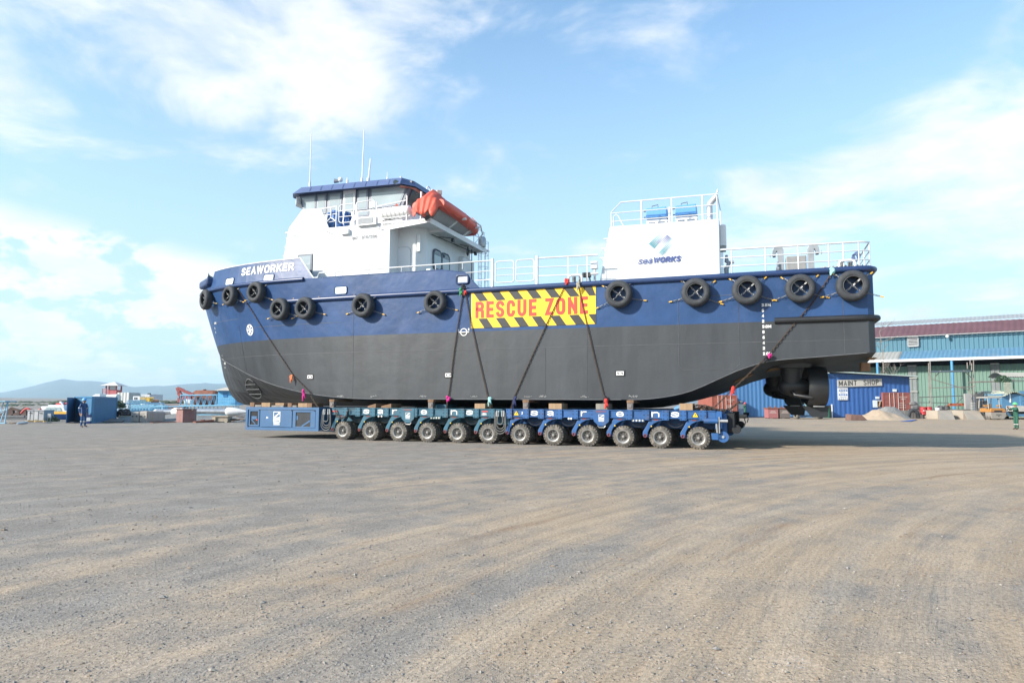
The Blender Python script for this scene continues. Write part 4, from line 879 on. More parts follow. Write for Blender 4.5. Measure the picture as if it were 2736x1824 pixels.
a_, z_ = T(1236,756,0); m_ = MB(); ov = oval(0,0,.56,.36,6); m_.tube([HS(a_+q[0],6.98+q[1],.03) for q in ov], .045, 8, closed=True, raw=True); fo = m_.build('fairlead_frame', STRK, ship, smooth=60)
m_ = MB(); m_.add([HS(a_+q[0],6.98+q[1],.02) for q in ov],[tuple(range(len(ov)))]); m_.build('fairlead_opening', mat('opening_grey',(.42,.45,.5),.5), fo)
m_ = SB(); m_.tube([(9.9+.25,.6,6.45),(10.15,.6,7.2)], .05, 8); m_.box(10.05,10.3,.5,.75,7.2,7.5); m_.build('capstan_post', WHITE, ship, smooth=50)
m_ = SB(); m_.tube([(10.45,.5,6.5),(10.45,.5,6.9)], .04, 6); m_.box(10.3,10.62,.35,.6,6.85,7.02); m_.tube([(10.3,.5,6.5),(10.35,.5,6.85)], .03, 6); m_.build('deck_floodlight', BLACKP, ship)
m_ = SB(); m_.tube([(.3+.05*i,.25+.05*math.sin(i*1.7),6.62+.04*math.cos(i*2.3)) for i in range(28)], .03, 6); m_.build('mooring_rope', mat('rope',(.5,.46,.38),.9), ship, smooth=60)
m_ = SB()
for i in range(4): m_.tube([(.45+.03*i+.1*math.cos(q*.9),.3,7.0-.03*i+.16*math.sin(q*.9)) for q in range(7)], .02, 5, closed=True)
m_.build('coiled_hose', mat('hose_blue',(.08,.12,.25),.6), ship)
# winch & lockers on deck behind the bulwark
BEIGE = mat('winch_beige',(.52,.50,.44),.6,var=.1)
m_ = SB(); a_, z_ = T(1098,716,.9); m_.lathe([(.001,0),(.2,0),(.24,.02),(.24,.06),(.12,.08),(.12,.5),(.24,.52),(.24,.58),(.001,.6)], (a_-.35,.9,7.45), FX, 16); m_.build('mooring_winch', BEIGE, ship, smooth=40)
m_ = SB(); a_, z_ = T(1147,714,.9); m_.box(a_-.12,a_+.12,.8,1.0,7.0,7.75); m_.build('vent_head', WHITE, ship, bevel=.05)
# ladder cage on the far quarter of the house
m_ = SB(); ac, tc_ = 18.0, 7.3
for z_ in (6.9,7.6,8.3,9.0,9.7,10.4): m_.tube([(ac+.0-.38*math.sin(R(q)),tc_+.38*math.cos(R(q)),z_) for q in range(0,181,30)], .014, 5)
for q in (10,50,90,130,170): m_.tube([(ac-.38*math.sin(R(q)),tc_+.38*math.cos(R(q)),6.9),(ac-.38*math.sin(R(q)),tc_+.38*math.cos(R(q)),10.4)], .014, 5)
for s_ in (-.22,.22): m_.tube([(ac+.1,tc_+s_,6.45),(ac+.1,tc_+s_,10.4)], .018, 5)
for i in range(11): m_.tube([(ac+.1,tc_-.22,6.7+.33*i),(ac+.1,tc_+.22,6.7+.33*i)], .012, 5)
m_.build('caged_ladder', WHITE, ship)
m_ = SB()
for (a0,t0,z0,a1,t1,z1) in ((18.0,6.2,10.1,18.0,6.2,11.0),(17.95,7.5,10.1,17.95,7.5,11.0),(17.95,6.2,11.0,17.95,7.5,11.0),(17.95,6.2,10.55,17.95,7.5,10.55),(17.95,6.2,10.1,17.95,7.5,11.),(17.95,7.5,10.1,17.95,6.2,11.)): m_.tube([(a0,t0,z0),(a1,t1,z1)], .022, 5)
m_.build('platform_rail', WHITE, ship); m_ = SB(); m_.lathe([(.001,0),(.2,0),(.22,.1),(.22,.45),(.14,.55),(.001,.56)], (17.9,7.1,10.1), (0,0,1), 12); m_.build('ventilator', STEEL, ship, smooth=50)

# ================================================================ things on board
def put(mb, name, mats, label, cat, group=None, **k):
    o = mb.build(name, mats, **k); return tag(o, label, cat, group)
# life raft canister in its cradle
LR = mat('raft_shell',(.78,.78,.77),.35,var=.05)
m_ = MB(); c0 = S(20.62,1.15,10.62); m_.lathe([(.001,0),(.16,.0),(.25,.05),(.28,.12),(.28,1.45),(.25,1.52),(.16,1.57),(.001,1.58)], c0, -FX, 20, raw=True)
lr = thing('liferaft_canister','white ribbed life raft drum in the rack beside the wheelhouse rail','life raft',S(19.8,1.15,10.3))
m_.build('canister', LR, lr, smooth=40)
m_ = MB()
for i in range(6): m_.lathe([(.286,-.012),(.293,0),(.286,.012)], c0-FX*(.2+.22*i), -FX, 20, raw=True)
m_.build('band', mat('raft_band',(.35,.36,.37),.5), lr); m_ = MB(); m_.tube([c0-FX*.75+Vector((0,0,.28)), c0-FX*.85-NX*.1+Vector((0,0,.36)), c0-FX*.95-NX*.15+Vector((0,0,.26))], .035, 6, raw=True); m_.build('strap', ORANGE, lr)
m_ = MB(); m_.tube([c0+FX*.05-NX*.12-Vector((0,0,.28)), c0-FX*1.6-NX*.12-Vector((0,0,.26))], .03, 6, raw=True); m_.tube([c0+FX*.05+NX*.12-Vector((0,0,.3)), c0-FX*1.6+NX*.12-Vector((0,0,.3))], .03, 6, raw=True); m_.build('cradle_bar', WHITE, lr)
# blue tarpaulin bundles against the wheelhouse door side
TARP = mat('blue_tarpaulin',(.07,.17,.42),.55,var=.15,vs_=3,bump=.02,bs=6)
def cloth(name, a0, a1, t0, z0, z1, label, cat, seed):
    rr = random.Random(seed); m1 = MB(); from mathutils import noise as nz
    def f(u, v):
        w = .10*nz.noise(Vector((u*7+seed, v*2.2, 0)))+.04*nz.noise(Vector((u*19, v*7, seed)))
        b_ = math.sin(math.pi*u)**.3*(1-.12*v)*.16
        return S(a0+(a1-a0)*(u*(1-.2*v)+.1*v), t0-b_-w, z0+(z1-z0)*v+.05*math.sin(u*9+seed)*v)
    m1.grid(f, [i/18 for i in range(19)], [i/12 for i in range(13)]); o = m1.build(name, TARP, smooth=60); o.modifiers.new('s','SOLIDIFY').thickness = .16
    return tag(o, label, cat)
cloth('tarpaulin_bundle', 23.80, 23.12, 1.55, 10.14, 11.05, 'crumpled blue tarpaulin bundle behind the white bracket at the slanted bulwark', 'tarpaulin', 3)
cloth('tarpaulin_bundle', 22.98, 22.62, 1.55, 10.14, 10.95, 'narrow blue tarpaulin bundle behind the rounded gate beside the wheelhouse door', 'tarpaulin', 8)
m_ = SB(); m_.tube([(23.32,.93,11.1),(23.32,.93,10.62),(23.62,.93,10.38)], .03, 6); m_.tube([(23.32,.93,10.62),(23.02,.93,10.42)], .03, 6); m_.build('anchor_bracket', WHITE, ship, smooth=60)
# rescue boat under orange cover
rb = thing('rescue_boat','inflatable rescue boat under an orange cover on the boat deck cradle','rescue boat',S(18,4,10.4))
ORB = mat('orange_tube',(.62,.085,.05),.45,var=.12,vs_=2,bump=.004,bs=8)
bz = 10.66; ta = 17.95
m_ = MB(); pts = [S(ta-.0,1.3,bz-.02)]+[S(ta,1.8+.5*i,bz+.06*math.sin(i*.5)) for i in range(9)]+[S(ta+.35,6.3,bz-.05)]
def bpt(side, i, n=10): u = i/n; return S(ta+.0+side*(.62-.25*u**3), .75+4.6*u, bz-.10*u*u+.04)
for sd in (-1,1): 
    m_ = MB(); m_.tube([bpt(sd,i) for i in range(11)], [.2]+[.27]*9+[.17], 14, raw=True); m_.build('inflatable_tube', ORB, rb, smooth=70)
m_ = MB(); m_.tube([bpt(-1,10)-FX*.0, S(ta-.2,5.6,bz-.1), S(ta+.2,5.6,bz-.1), bpt(1,10)], .2, 12, raw=True); m_.build('inflatable_tube', ORB, rb, smooth=70)
m_ = SB(); m_.add([(ta-.5,1.0,bz-.1),(ta+.5,1.0,bz-.1),(ta+.5,5.2,bz-.15),(ta-.5,5.2,bz-.15),(ta-.06,1.1,bz-.55),(ta+.06,1.1,bz-.55),(ta+.06,5.,bz-.45),(ta-.06,5.,bz-.45)],[(0,1,2,3),(0,4,5,1),(1,5,6,2),(2,6,7,3),(3,7,4,0),(7,6,5,4)]); m_.build('boat_hull', mat('boat_hull_grey',(.30,.31,.33),.4,var=.1), rb)
# orange cover over the forward half: ridge with folds
from mathutils import noise as mnz
m_ = MB()
def cov(u, v):     # u along the boat, v across: a sheet pulled over a ridge pole, hanging in folds
    t = .22+2.75*u; x = v*2-1; pk = max(0,1-abs(u-.42)/.5)
    end = min(1., math.sin(math.pi*min(1.,u/.36)/2)) if u < .36 else 1.
    wdt = (.44+.36*end**.6)*(1-.08*max(0,u-.7)); prof_ = (1-abs(x)**1.55)
    hh = (.12+.26*end)*prof_**.75+.46*pk**1.2*(1-min(1.,abs(x)*1.25))*end
    drop = max(0,abs(x)-.72)/.28*(.30+.045*math.sin(u*17+x*2)+.03*math.sin(u*31))
    fold = .016*math.sin(u*29+x*7)*(.25+abs(x))+.05*mnz.noise(Vector((u*6,x*4,1)))+.035*mnz.noise(Vector((u*17,x*9,4)))
    if u < .1: drop += (1-u/.1)*.80*(1-abs(x)*.4)
    return S(ta-x*(wdt+fold*.8), t+.03*math.sin(x*13), bz+.10+hh+fold*.7-drop)
m_.grid(cov, [i/44 for i in range(45)], [i/36 for i in range(37)]); cv_o = m_.build('cover', ORANGE, rb, smooth=80); cv_o.modifiers.new('s','SOLIDIFY').thickness = .01
m_ = SB()
for t0 in (2.9,4.6): m_.tube([(17.9,t0,10.15),(17.35,t0+.1,10.55),(17.35,t0+.1,10.55)], .05, 8); m_.tube([(17.35,t0+.1,10.55),(17.5,t0+.1,10.9)], .035, 6); m_.tube([(18.7,t0,10.5),(17.0,t0,10.5)], .06, 8)
m_.tube([(17.25,3.2,10.85),(17.2,5.2,10.75),(17.25,5.6,10.4),(17.5,5.7,10.2)], .04, 8); m_.build('cradle', WHITE, ship, smooth=60)
lamp_at(1143,582,.95,ship,.13,FX*-.2-NX*.8+Vector((0,0,-.5)))
m_ = MB()
for t0 in (3.6,4.5): m_.tube([bpt(-1,0)+NX*(t0-.9)+Vector((0,0,.27)), bpt(-1,0)+NX*(t0-.9)-FX*.27, bpt(-1,0)+NX*(t0-.9)-FX*.1-Vector((0,0,.5))], .02, 5, raw=True)
m_.build('lashing_strap', ORANGE, rb)

# ---------------------------------------------------------------- tyre fenders
def tyre_template():
    root = tmpl('tyre_fender','','tyre fender','tyre fenders chained along the hull side')
    root['tmpl'] = 1
    m1 = MB(); prof = [(.30,.10),(.30,.0),(.315,-.02)]
    TD = 1.22
    pr = [(.30,-.02),(.33,.0),(.36,.015),(.44,.02),(.50,.05),(.53,.10),(.535,.18),(.53,.26),(.50,.31),(.44,.345),(.37,.35),(.325,.335),(.30,.31),(.295,.30),(.33,.26),(.40,.2),(.40,.1),(.33,.04),(.30,-.02)]
    m1.lathe([(r_,-h*TD) for r_,h in pr], (0,0,0), (0,1,0), 40, raw=True); m1.build('tyre', RUBBER, root, smooth=50)
    m1 = MB(); m1.lathe([(.318,-.405),(.31,-.42),(.302,-.405)], (0,0,0), (0,1,0), 36, raw=True); m1.build('rim_bead', mat('bead_grey',(.16,.165,.17),.5), root, smooth=50)
    for sx in (-1,1):
        m1 = MB(); chain(m1, [(-sx*.0,-.27,.0),(sx*.22,-.33,.21)], .085, .0095, .024); chain(m1, [(0,-.27,0),(sx*.22,-.33,-.21)], .085, .0095, .024)
        m1.build('chain', CHAINM, root)
        m1 = MB(); chain(m1, [(sx*.40,-.10,.34),(sx*.56,-.05,.43)], .085, .0095, .024); chain(m1, [(sx*.47,-.10,-.22),(sx*.62,-.05,-.27),(sx*.86,-.04,-.34)], .085, .0095, .024); m1.build('chain', CHAINM, root)
        m1 = MB(); m1.bar((sx*.57,-.04,.43),(sx*.65,-.03,.50),.035,.04); m1.bar((sx*.88,-.04,-.345),(sx*.99,-.03,-.37),.035,.04); m1.build('lug', YEL, root)
    return root
proto = tyre_template(); first = True
TP = [((553,800),'tyre fender seen edge-on, wrapped round the bow'),((617,791),'tyre fender just below the bow mooring port, crossed by the lashing chain'),((686,782),'tyre fender of the higher row under the name lettering'),((743,825),'forward tyre of the lower pair behind the bow'),
 ((814,823),'after tyre of the lower pair below the end of the upper strake'),((972,816),'lone tyre fender below the deckhouse window wall'),((1164,809),'tyre fender between the deckhouse door and the forward chain fairlead'),((1654,787),'tyre fender to the right of the hazard-striped sign'),
 ((1860,782),'tyre fender below the after corner of the funnel casing'),((1997,776),'tyre fender straight above the left end of the inset plate seam'),((2138,771),'tyre fender straight above the draught figures'),((2277,764),'rearmost tyre fender beside the stern corner')]
for (x, y), lb in TP:
    if x < 720: a_, z_ = find_hull(x,y,.2,6.0,7.4)
    else: a_, z_ = T(x,y,-.2)
    e = .15; p0 = HS(a_+e,z_,0); p1 = HS(a_-e,z_,0); tg = (p1-p0).normalized(); rz = math.atan2(tg.y,tg.x)
    o = proto if first else copy_tree(proto); first = False
    o.location = HS(a_,z_,.015); o.rotation_euler = (rnd.uniform(-.05,.02),rnd.uniform(-.12,.12),rz+rnd.uniform(-.03,.03)); k_ = rnd.uniform(.97,1.04); o.scale = (k_,k_,k_); o['label'] = 'black '+lb
# ---------------------------------------------------------------- lashing chains and their rags
def hchain(name, pts, label, rag=None, ends=None):
    P_ = []
    for q in pts:
        if len(q) == 2:
            a_, z_ = find_hull(q[0],q[1],.04) if q[0] < 800 else T(q[0],q[1],-.04); P_.append(HS(a_,z_,.04))
        else: P_.append(S(*T(q[0],q[1],q[2])[:1], q[2], T(q[0],q[1],q[2])[1]))
    m1 = MB(); chain(m1, P_, .095, .0115, .025, 5, 8); o = m1.build('lashing_chain', RUSTC, loc=P_[0]); tag(o, label, 'chain', 'lashing chains holding the boat down'); return P_
def rag(p, col, label, r_=.12, drop=.3):
    m1 = MB(); rr = random.Random(int(p.x*100)); 
    for i in range(5): 
        q = p+Vector((rr.uniform(-.06,.06),rr.uniform(-.05,.02),rr.uniform(-.08,.08))); m1.ball(q, r_*rr.uniform(.3,.6), 7, 5, (rr.uniform(.6,1.2),.7,rr.uniform(.8,1.7)))
    m1.tube([p, p+Vector((-.03,-.03,-drop*.5)), p+Vector((-.05,-.01,-drop))], [.05,.055,.02], 5, raw=True)
    m1.tube([p, p+Vector((.03,-.04,-drop*.35)), p+Vector((.07,-.02,-drop*.7))], [.05,.045,.015], 5, raw=True)
    o = m1.build('knotted_rag', mat('rag_%s'%col[0],col[1],.9,var=.2,bump=.01,bs=20), smooth=50); tag(o, label, 'rag')
hchain('c', [(627,757),(650,795),(680,842),(703,880),(740,937),(783,1002),(812,1045),(834,1064,-.1),(851,1090,-.3)], 'rusty chain running from the bow port down past the round emblem')
hchain('c', [(1239,770),(1225,860),(1213,940),(1201,1040),(1197,1062),(1193,1091,-.35)], 'left rusty chain of the inverted V under the forward fairlead')
hchain('c', [(1241,770),(1256,850),(1278,950),(1302,1055),(1310,1091,-.35)], 'right rusty chain of the inverted V under the forward fairlead')
hchain('c', [(1509,765),(1468,850),(1420,955),(1374,1060),(1365,1093,-.35)], 'rusty chain slanting down across the sign to the trailer joint')
hchain('c', [(1546,765),(1560,830),(1585,940),(1612,1052),(1624,1094,-.35)], 'rusty chain falling from the right of the sign')
hchain('c', [(2222,730),(2170,810),(2110,880),(2054,948),(2010,990,-.1),(1961,1037,.2),(1906,1090,-.1)], 'long rusty chain from the stern fairlead down to the trailer end')
MAG = ('magenta',(.55,.03,.22)); MINT = ('mint',(.35,.65,.62)); NV = ('navy',(.03,.04,.12)); RD = ('red',(.6,.05,.04)); KH = ('khaki',(.38,.35,.28)); BK = ('black',(.03,.03,.035)); GRN = ('green',(.05,.30,.12))
for x,y,t,c_,lb,dr in ((812,1046,-.12,MAG,'long magenta rag knotted on the chain under the bow',.45),(1197,1065,-.14,MAG,'magenta rag knotted on the left chain of the inverted V',.15),(1308,1066,-.14,MINT,'pale mint rag knotted on the right chain of the inverted V',.3),(1374,1066,-.14,NV,'navy rag knotted where the slanting chain meets the trailer joint',.4),
  (1616,1062,-.14,BK,'black rag wrapped with red cord on the chain right of the sign',.45),(2056,946,-.14,MAG,'magenta rag covering a draught figure near the stern',.1),(2044,958,-.14,BK,'black rag below the magenta one near the stern',.15),(1957,1042,.1,RD,'red rag at the lower end of the stern chain',.2),(1620,1075,-.3,RD,'red rag at the trailer deck under the chain right of the sign',.25),
  (1243,777,-.1,RD,'red rag tied under the forward oval fairlead',.2),(1232,776,-.1,GRN,'green rag hanging beside the red one at the forward fairlead',.25),(1240,768,-.14,BK,'black rag tied in the forward oval fairlead',.1),(1545,757,-.16,KH,'khaki rag stuffed under the middle white hoop',.3),(1515,752,-.12,RD,'red rag on the rubbing strake left of the middle white hoop',.15),(2222,721,-.12,MINT,'pale mint rag tied at the stern hoop',.2),(780,1006,-.12,('orange',(.7,.2,.08)),'orange hook rag hanging on the bow chain above the plate mark',.3)):
    p = S(T(x,y,t)[0],t,T(x,y,t)[1]) if x > 800 else HS(*find_hull(x,y,.1),.12); rag(p, c_, lb, .12, dr)
# ================================================================ self-propelled trailers
RIM = mat('rim_silver',(.31,.305,.29),.45,.4,var=.2,vs_=12,dirt=(.2,.18,.15),dirt_amt=.4,dirt_scale=8)
TREAD = mat('trailer_tyre',(.10,.093,.083),.9,var=.3,vs_=9,bump=.004,bs=50,dirt=(.27,.235,.19),dirt_amt=.7,dirt_scale=5)
HOSE = mat('hose_black',(.05,.05,.05),.5,var=.2)
PINR = mat('pin_red',(.22,.05,.045),.6,var=.2)
MESH = {}
def wheel_meshes():
    root = tmpl('wheel','',''); root['tmpl'] = 1
    m1 = MB(); Rw = .41; w_ = .29
    m1.lathe([(.215,.01),(.25,-.012),(.30,-.02),(.345,0),(.365,.03),(.37,.06),(.372,w_-.06),(.365,w_-.03),(.345,w_),(.25,w_),(.215,w_-.02)], (0,0,0), (0,1,0), 36, raw=True)
    for i in range(22):
        for yy, da in ((.0,0),(w_-.115,.5)):
            t = 2*math.pi*(i+da)/22; c, s_ = math.cos(t), math.sin(t); hw = .038
            pts = []
            for r_ in (.345,.412):
                for k_ in (-1,1):
                    for y_ in (yy+.012 if yy == 0 and r_ > .4 else yy, yy+.115): pts.append((r_*c-k_*hw*s_, y_, r_*s_+k_*hw*c))
            m1.add(pts, [(0,1,3,2),(4,6,7,5),(0,4,5,1),(2,3,7,6),(0,2,6,4),(1,5,7,3)])
    ty = m1.build('tyre', TREAD, root, smooth=35)
    m1 = MB(); m1.lathe([(.262,-.012),(.25,-.026),(.225,-.02),(.212,-.01),(.205,.03),(.17,.075),(.165,.085)], (0,0,0), (0,1,0), 28, raw=True)
    m1.lathe([(.055,.05),(.05,.0),(.035,-.015),(.001,-.018)], (0,0,0), (0,1,0), 14, raw=True)
    for i in range(8):
        t = i*math.pi/4; m1.lathe([(.001,.045),(.014,.045),(.014,.07)], (.135*math.cos(t),0,.135*math.sin(t)), (0,1,0), 6, raw=True)
    m1.build('rim', RIM, root, smooth=40); m1 = MB(); m1.lathe([(.001,.06),(.10,.06),(.12,.085),(.168,.085)], (0,0,0), (0,1,0), 20, raw=True); m1.build('rim_shadow_plate', mat('hub_recess_shade',(.085,.08,.075),.7,var=.3), root)  # dark disc: shade of the rim recess put into the colour
    return root
def wheel_variants():
    return root
WH = wheel_meshes()
def add_wheel(parent_root, a, t, z=.41, spin=0.):
    c = WH.copy(); COL.objects.link(c); c.name = 'wheel'
    # an empty under the trailer: replaced by its tyre as the part, rim as the sub-part
    bpy.data.objects.remove(c)
    ty, rim, pl = [ch for ch in WH.children if ch.name.startswith('tyre')][0], [ch for ch in WH.children if ch.name.startswith('rim') and 'plate' not in ch.name][0], [ch for ch in WH.children if 'plate' in ch.name][0]
    w = ty.copy(); COL.objects.link(w); w.name = 'wheel'; w.parent = parent_root; w.location = S(a,t,z)-parent_root.location; w.rotation_euler = (0,spin,-AN)
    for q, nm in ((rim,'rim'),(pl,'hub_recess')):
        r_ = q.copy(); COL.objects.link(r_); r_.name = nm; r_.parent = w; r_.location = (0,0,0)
    return w
ARM = [(.36,1.12),(.44,.98),(.53,.80),(.62,.66),(.66,.58),(.66,.47),(.62,.40),(.52,.39),(.47,.45),(.47,.58),(.42,.70),(.34,.82),(.24,.92),(.08,1.0),(-.12,1.05),(-.38,1.09),(-.38,1.12)]
A0, PITCH, TE = 6.05, 1.396, -.45
def module(a_c0, paint, label, t_off, letters_a, brackets, shield, num, warn):
    """six axle lines; a_c0 = station of its aftmost axle"""
    aft_, fwd = a_c0-.62, a_c0+5*PITCH+.62
    root = thing('trailer_module', label, 'trailer', S((aft_+fwd)/2, t_off+1.2, 0), 'coupled self-propelled trailer modules')
    te = TE+t_off
    m1 = SB(); m1.box(aft_,fwd,te+.10,te+2.33,1.30,1.42); m1.box(aft_+.02,fwd-.02,te+.75,te+1.70,.72,1.30); m1.build('deck_spine', paint, root, bevel=.01)
    for s0, s1 in ((te,te+.10),(te+2.33,te+2.43)):
        m1 = SB(); y0 = s0; m1.box(aft_,fwd,s0+.035,s1-.035,1.14,1.40); m1.box(aft_,fwd,s0,s1,1.40,1.425); m1.box(aft_,fwd,s0,s1,1.115,1.14); m1.build('side_beam', paint, root)
    for i in range(6):
        ac = a_c0+PITCH*i
        for tt in (te,te+.44,te+1.70,te+2.14): add_wheel(root, ac, tt, .41, rnd.uniform(0,6))
        m1 = SB(); spoly(m1, [(ac+p,z) for p,z in ARM], te+.06, te+.20); arm = m1.build('swing_arm', paint, root, bevel=.02)
        m1 = SB(); m1.tube([(ac+.02,te+.34,1.05),(ac+.24,te+.34,.66)], .075, 12); m1.tube([(ac+.55,te+.2,.47),(ac+.1,te+.34,.42)], .07, 8); m1.build('suspension_cylinder', paint, arm, smooth=50)
        m1 = SB(); m1.lathe([(.04,.0),(.062,.0),(.066,.02),(.066,.05),(.04,.05)], (ac+.565,te+.06,.465), -NX, 16); m1.build('pivot_pin', PINR, arm, smooth=40)
        m1 = SB(); spoly(m1, [(ac+.36,.80),(ac+.30,.80),(ac+.33,.86)], te+.045, te+.055); m1.build('warning_mark', YDEC, arm)
        m1 = SB(); m1.box(ac+.05,ac+.24,te+.045,te+.055,1.045,1.075); m1.build('red_mark', PINR, arm)
        if i < 5: 
            m1 = SB(); xm = ac+.85
            for q in range(2): m1.tube([(xm+.34*math.cos(R(180+d_))*(1-.15*q),te+.3,1.12+(.34-.1*q)*math.sin(R(180+d_))) for d_ in range(0,181,20)], .014, 6)
            m1.build('hydraulic_hose', HOSE, root, smooth=60)
        m1 = SB(); m1.tube([(ac,te+.2,.41),(ac,te+2.2,.41)], .08, 8); m1.box(ac-.16,ac+.16,te+.9,te+1.5,.35,.8); m1.build('axle', paint, root)
    for b in brackets:
        m1 = SB(); m1.box(b-.125,b+.125,te-.03,te+.002,1.05,1.43); br = m1.build('bolted_bracket', paint, root, bevel=.006)
        m1 = MB()
        for da in (-.075,.075):
            for z_ in (1.10,1.24,1.38): p = S(b+da,te-.03,z_); m1.cyl(p, p-NX*.012, .018, 8)
        m1.build('bolt', DARK, br)
    for a_, ch in zip(letters_a, 'sarens'):
        f_ = MB(); letters(f_, ch, -.14, 1.165, .205, .042, lambda u,v,o_: S(a_-u,te+.03-o_,v), wid=1.5, off=.006); f_.build('lettering', WDEC, root, recalc=False)
    a_ = shield; m1 = SB(); spoly(m1, [(a_+.3,1.425),(a_+.3,.98),(a_+.1,.80),(a_-.1,.80),(a_-.3,.98),(a_-.3,1.425)], te-.05, te-.03); sh_ = m1.build('shield_plate', paint, root, bevel=.005)
    logo(S, a_, te-.052, 1.10, .21, .27, sh_); m1 = SB(); m1.box(a_-.2,a_+.2,te-.056,te-.05,1.345,1.375); m1.build('maker_plate', PINR, sh_)
    m1 = SB(); m1.tube([(a_+.16,te-.02,.82),(a_+.1,te-.02,.74),(a_-.1,te-.02,.74),(a_-.16,te-.02,.82)], .012, 5); m1.build('hoop', STEEL, sh_)
    if warn is not None:
        for wa in warn:
            m1 = SB(); m1.add([(wa+.13,te+.02,1.17),(wa-.13,te+.02,1.17),(wa,te+.02,1.38)],[(0,1,2)]); w_ = m1.build('warning_triangle', KDEC, root); m1 = SB(); m1.add([(wa+.10,te+.014,1.185),(wa-.10,te+.014,1.185),(wa,te+.014,1.355)],[(0,1,2)]); m1.build('triangle_face', YDEC, w_)
            f_ = MB(); f_.tube([S(wa,te+.006,1.235),S(wa,te+.006,1.305)], .01, 4, raw=True); f_.build('exclamation_mark', KDEC, w_)
    if num:
        f_ = MB(); letters(f_, num[0], 0, num[2], .10, .022, lambda u,v,o_: S(num[1]-u,te+.03-o_,v), gap=.3, wid=.62, off=.006); f_.build('unit_number', WDEC, root, recalc=False)
    return root, te, aft_, fwd
def logo(fn, a_, t, zc, w, h, parent, m_at=None):
    f_ = MB(); mp = lambda u, v, o_: fn(a_-u, t-o_, zc+v); k = h/.27
    ribbon(f_, [(-w/2,-h/2+.07*k),(w/2,-h/2+.07*k),(w/2,h/2),(-w/2,h/2)], .014*k, True, mp, .004)
    ribbon(f_, [(w*.42,h*.42),(-w*.3,h*.12),(-w*.3,h*.02),(w*.34,h*.06),(w*.34,-h*.1),(-w*.42,-h*.12)], .030*k, False, mp, .006)
    for i in range(3): ribbon(f_, [(-w/2,-h/2+.012*k+.016*k*i),(w/2,-h/2+.012*k+.016*k*i)], .009*k, False, mp, .004)
    return f_.build('company_emblem', m_at or WDEC, parent, recalc=False)
L1 = [20.25,19.53,18.79,17.41,15.99,15.29]; L2 = [12.45,11.76,10.37,8.98,7.62,6.9]
B1 = [21.3,20.64,19.88,19.21,18.45,17.81,17.05,16.37,15.61,14.96,14.25]; B2 = [13.5,12.78,12.14,11.39,10.74,9.98,8.6,7.96,7.23,6.59,5.87]
mB, te, f0, f1 = module(A0, TBLUE, 'bright blue six-axle trailer module under the after half of the hull', 0, L2, B2, 9.68, ('2144',12.98,1.22), (13.2,6.15))
mA, _, g0, g1 = module(A0+6*PITCH, TEAL, 'teal six-axle trailer module behind the power pack', 0, L1, B1, 18.13, ('1501',14.72,1.16), None)
m1 = SB(); m1.box(21.75,21.98,te+.02,te+.03,1.24,1.29); m1.build('red_mark', RDEC, mA); m1 = SB(); m1.box(14.45,14.72,te+.02,te+.03,1.30,1.34); m1.build('red_mark', RDEC, mA)
for root_, ac in ((mA,16.85),(mB,8.27)):
    m1 = SB(); spoly(m1, [(ac+.28,1.12),(ac+.24,.98),(ac-.24,.98),(ac-.28,1.12)], te+.02, te+.06); pn = m1.build('gauge_panel', root_.children[0].data.materials[0], root_)
    m1 = MB()
    for i in range(4): p = S(ac-.18+.12*i, te+.02, 1.03); m1.cyl(p, p-NX*.02, .036, 12)
    m1.build('gauge', mat('gauge_cream',(.6,.57,.45),.4), pn)
for root_, ac in ((mA,19.6),(mA,19.45),(mB,11.0),(mB,10.9)):
    m1 = MB(); p = S(ac,te+.03,1.07); m1.cyl(p, p-NX*.03, .04, 12); m1.build('coupling_cap', WDEC, root_)
# brown shackled chain brackets at the front of the teal module
m1 = MB(); chain(m1, [S(21.8,te-.05,1.35),S(21.7,te-.08,1.05),S(21.45,te-.08,.95),S(21.2,te-.08,1.05),S(21.1,te-.05,1.35)], .09, .015, .03); m1.build('stowed_chain', RUSTC, mA)
# hoses at the two couplings
for ac, root_ in ((13.87,mA),(22.25,mA)):
    m1 = SB()
    for k_, (w_, zb_) in enumerate(((.16,.62),(.21,.52),(.26,.42),(.12,.80))):
        m1.tube([(ac+w_*.8,te-.02-.02*k_,1.30)]+[(ac+w_*math.cos(R(q)),te-.04-.02*k_,zb_+w_+.0+w_*math.sin(R(q))) for q in range(0,-181,-20)][:0]+[(ac+w_,te-.04-.02*k_,zb_+w_)]+[(ac+w_*math.cos(R(q)),te-.04-.02*k_,zb_+w_-w_*math.sin(R(q))) for q in range(0,181,20)]+[(ac-w_*.8,te-.02-.02*k_,1.30)], .016, 6)
    m1.build('hose_loop', mat('hose_grey',(.16,.16,.155),.5), root_, smooth=60)
    m1 = SB()
    for q in (-.16,-.08,.08,.16): m1.tube([(ac+q,te-.05,1.36),(ac+q,te-.07,1.12)], .026, 8)
    m1.build('hose_coupling', STEEL, root_, smooth=50)
m1 = SB(); m1.box(13.6,14.15,te+.3,te+2.1,.8,1.3); m1.build('coupling_block', TEAL, mA)
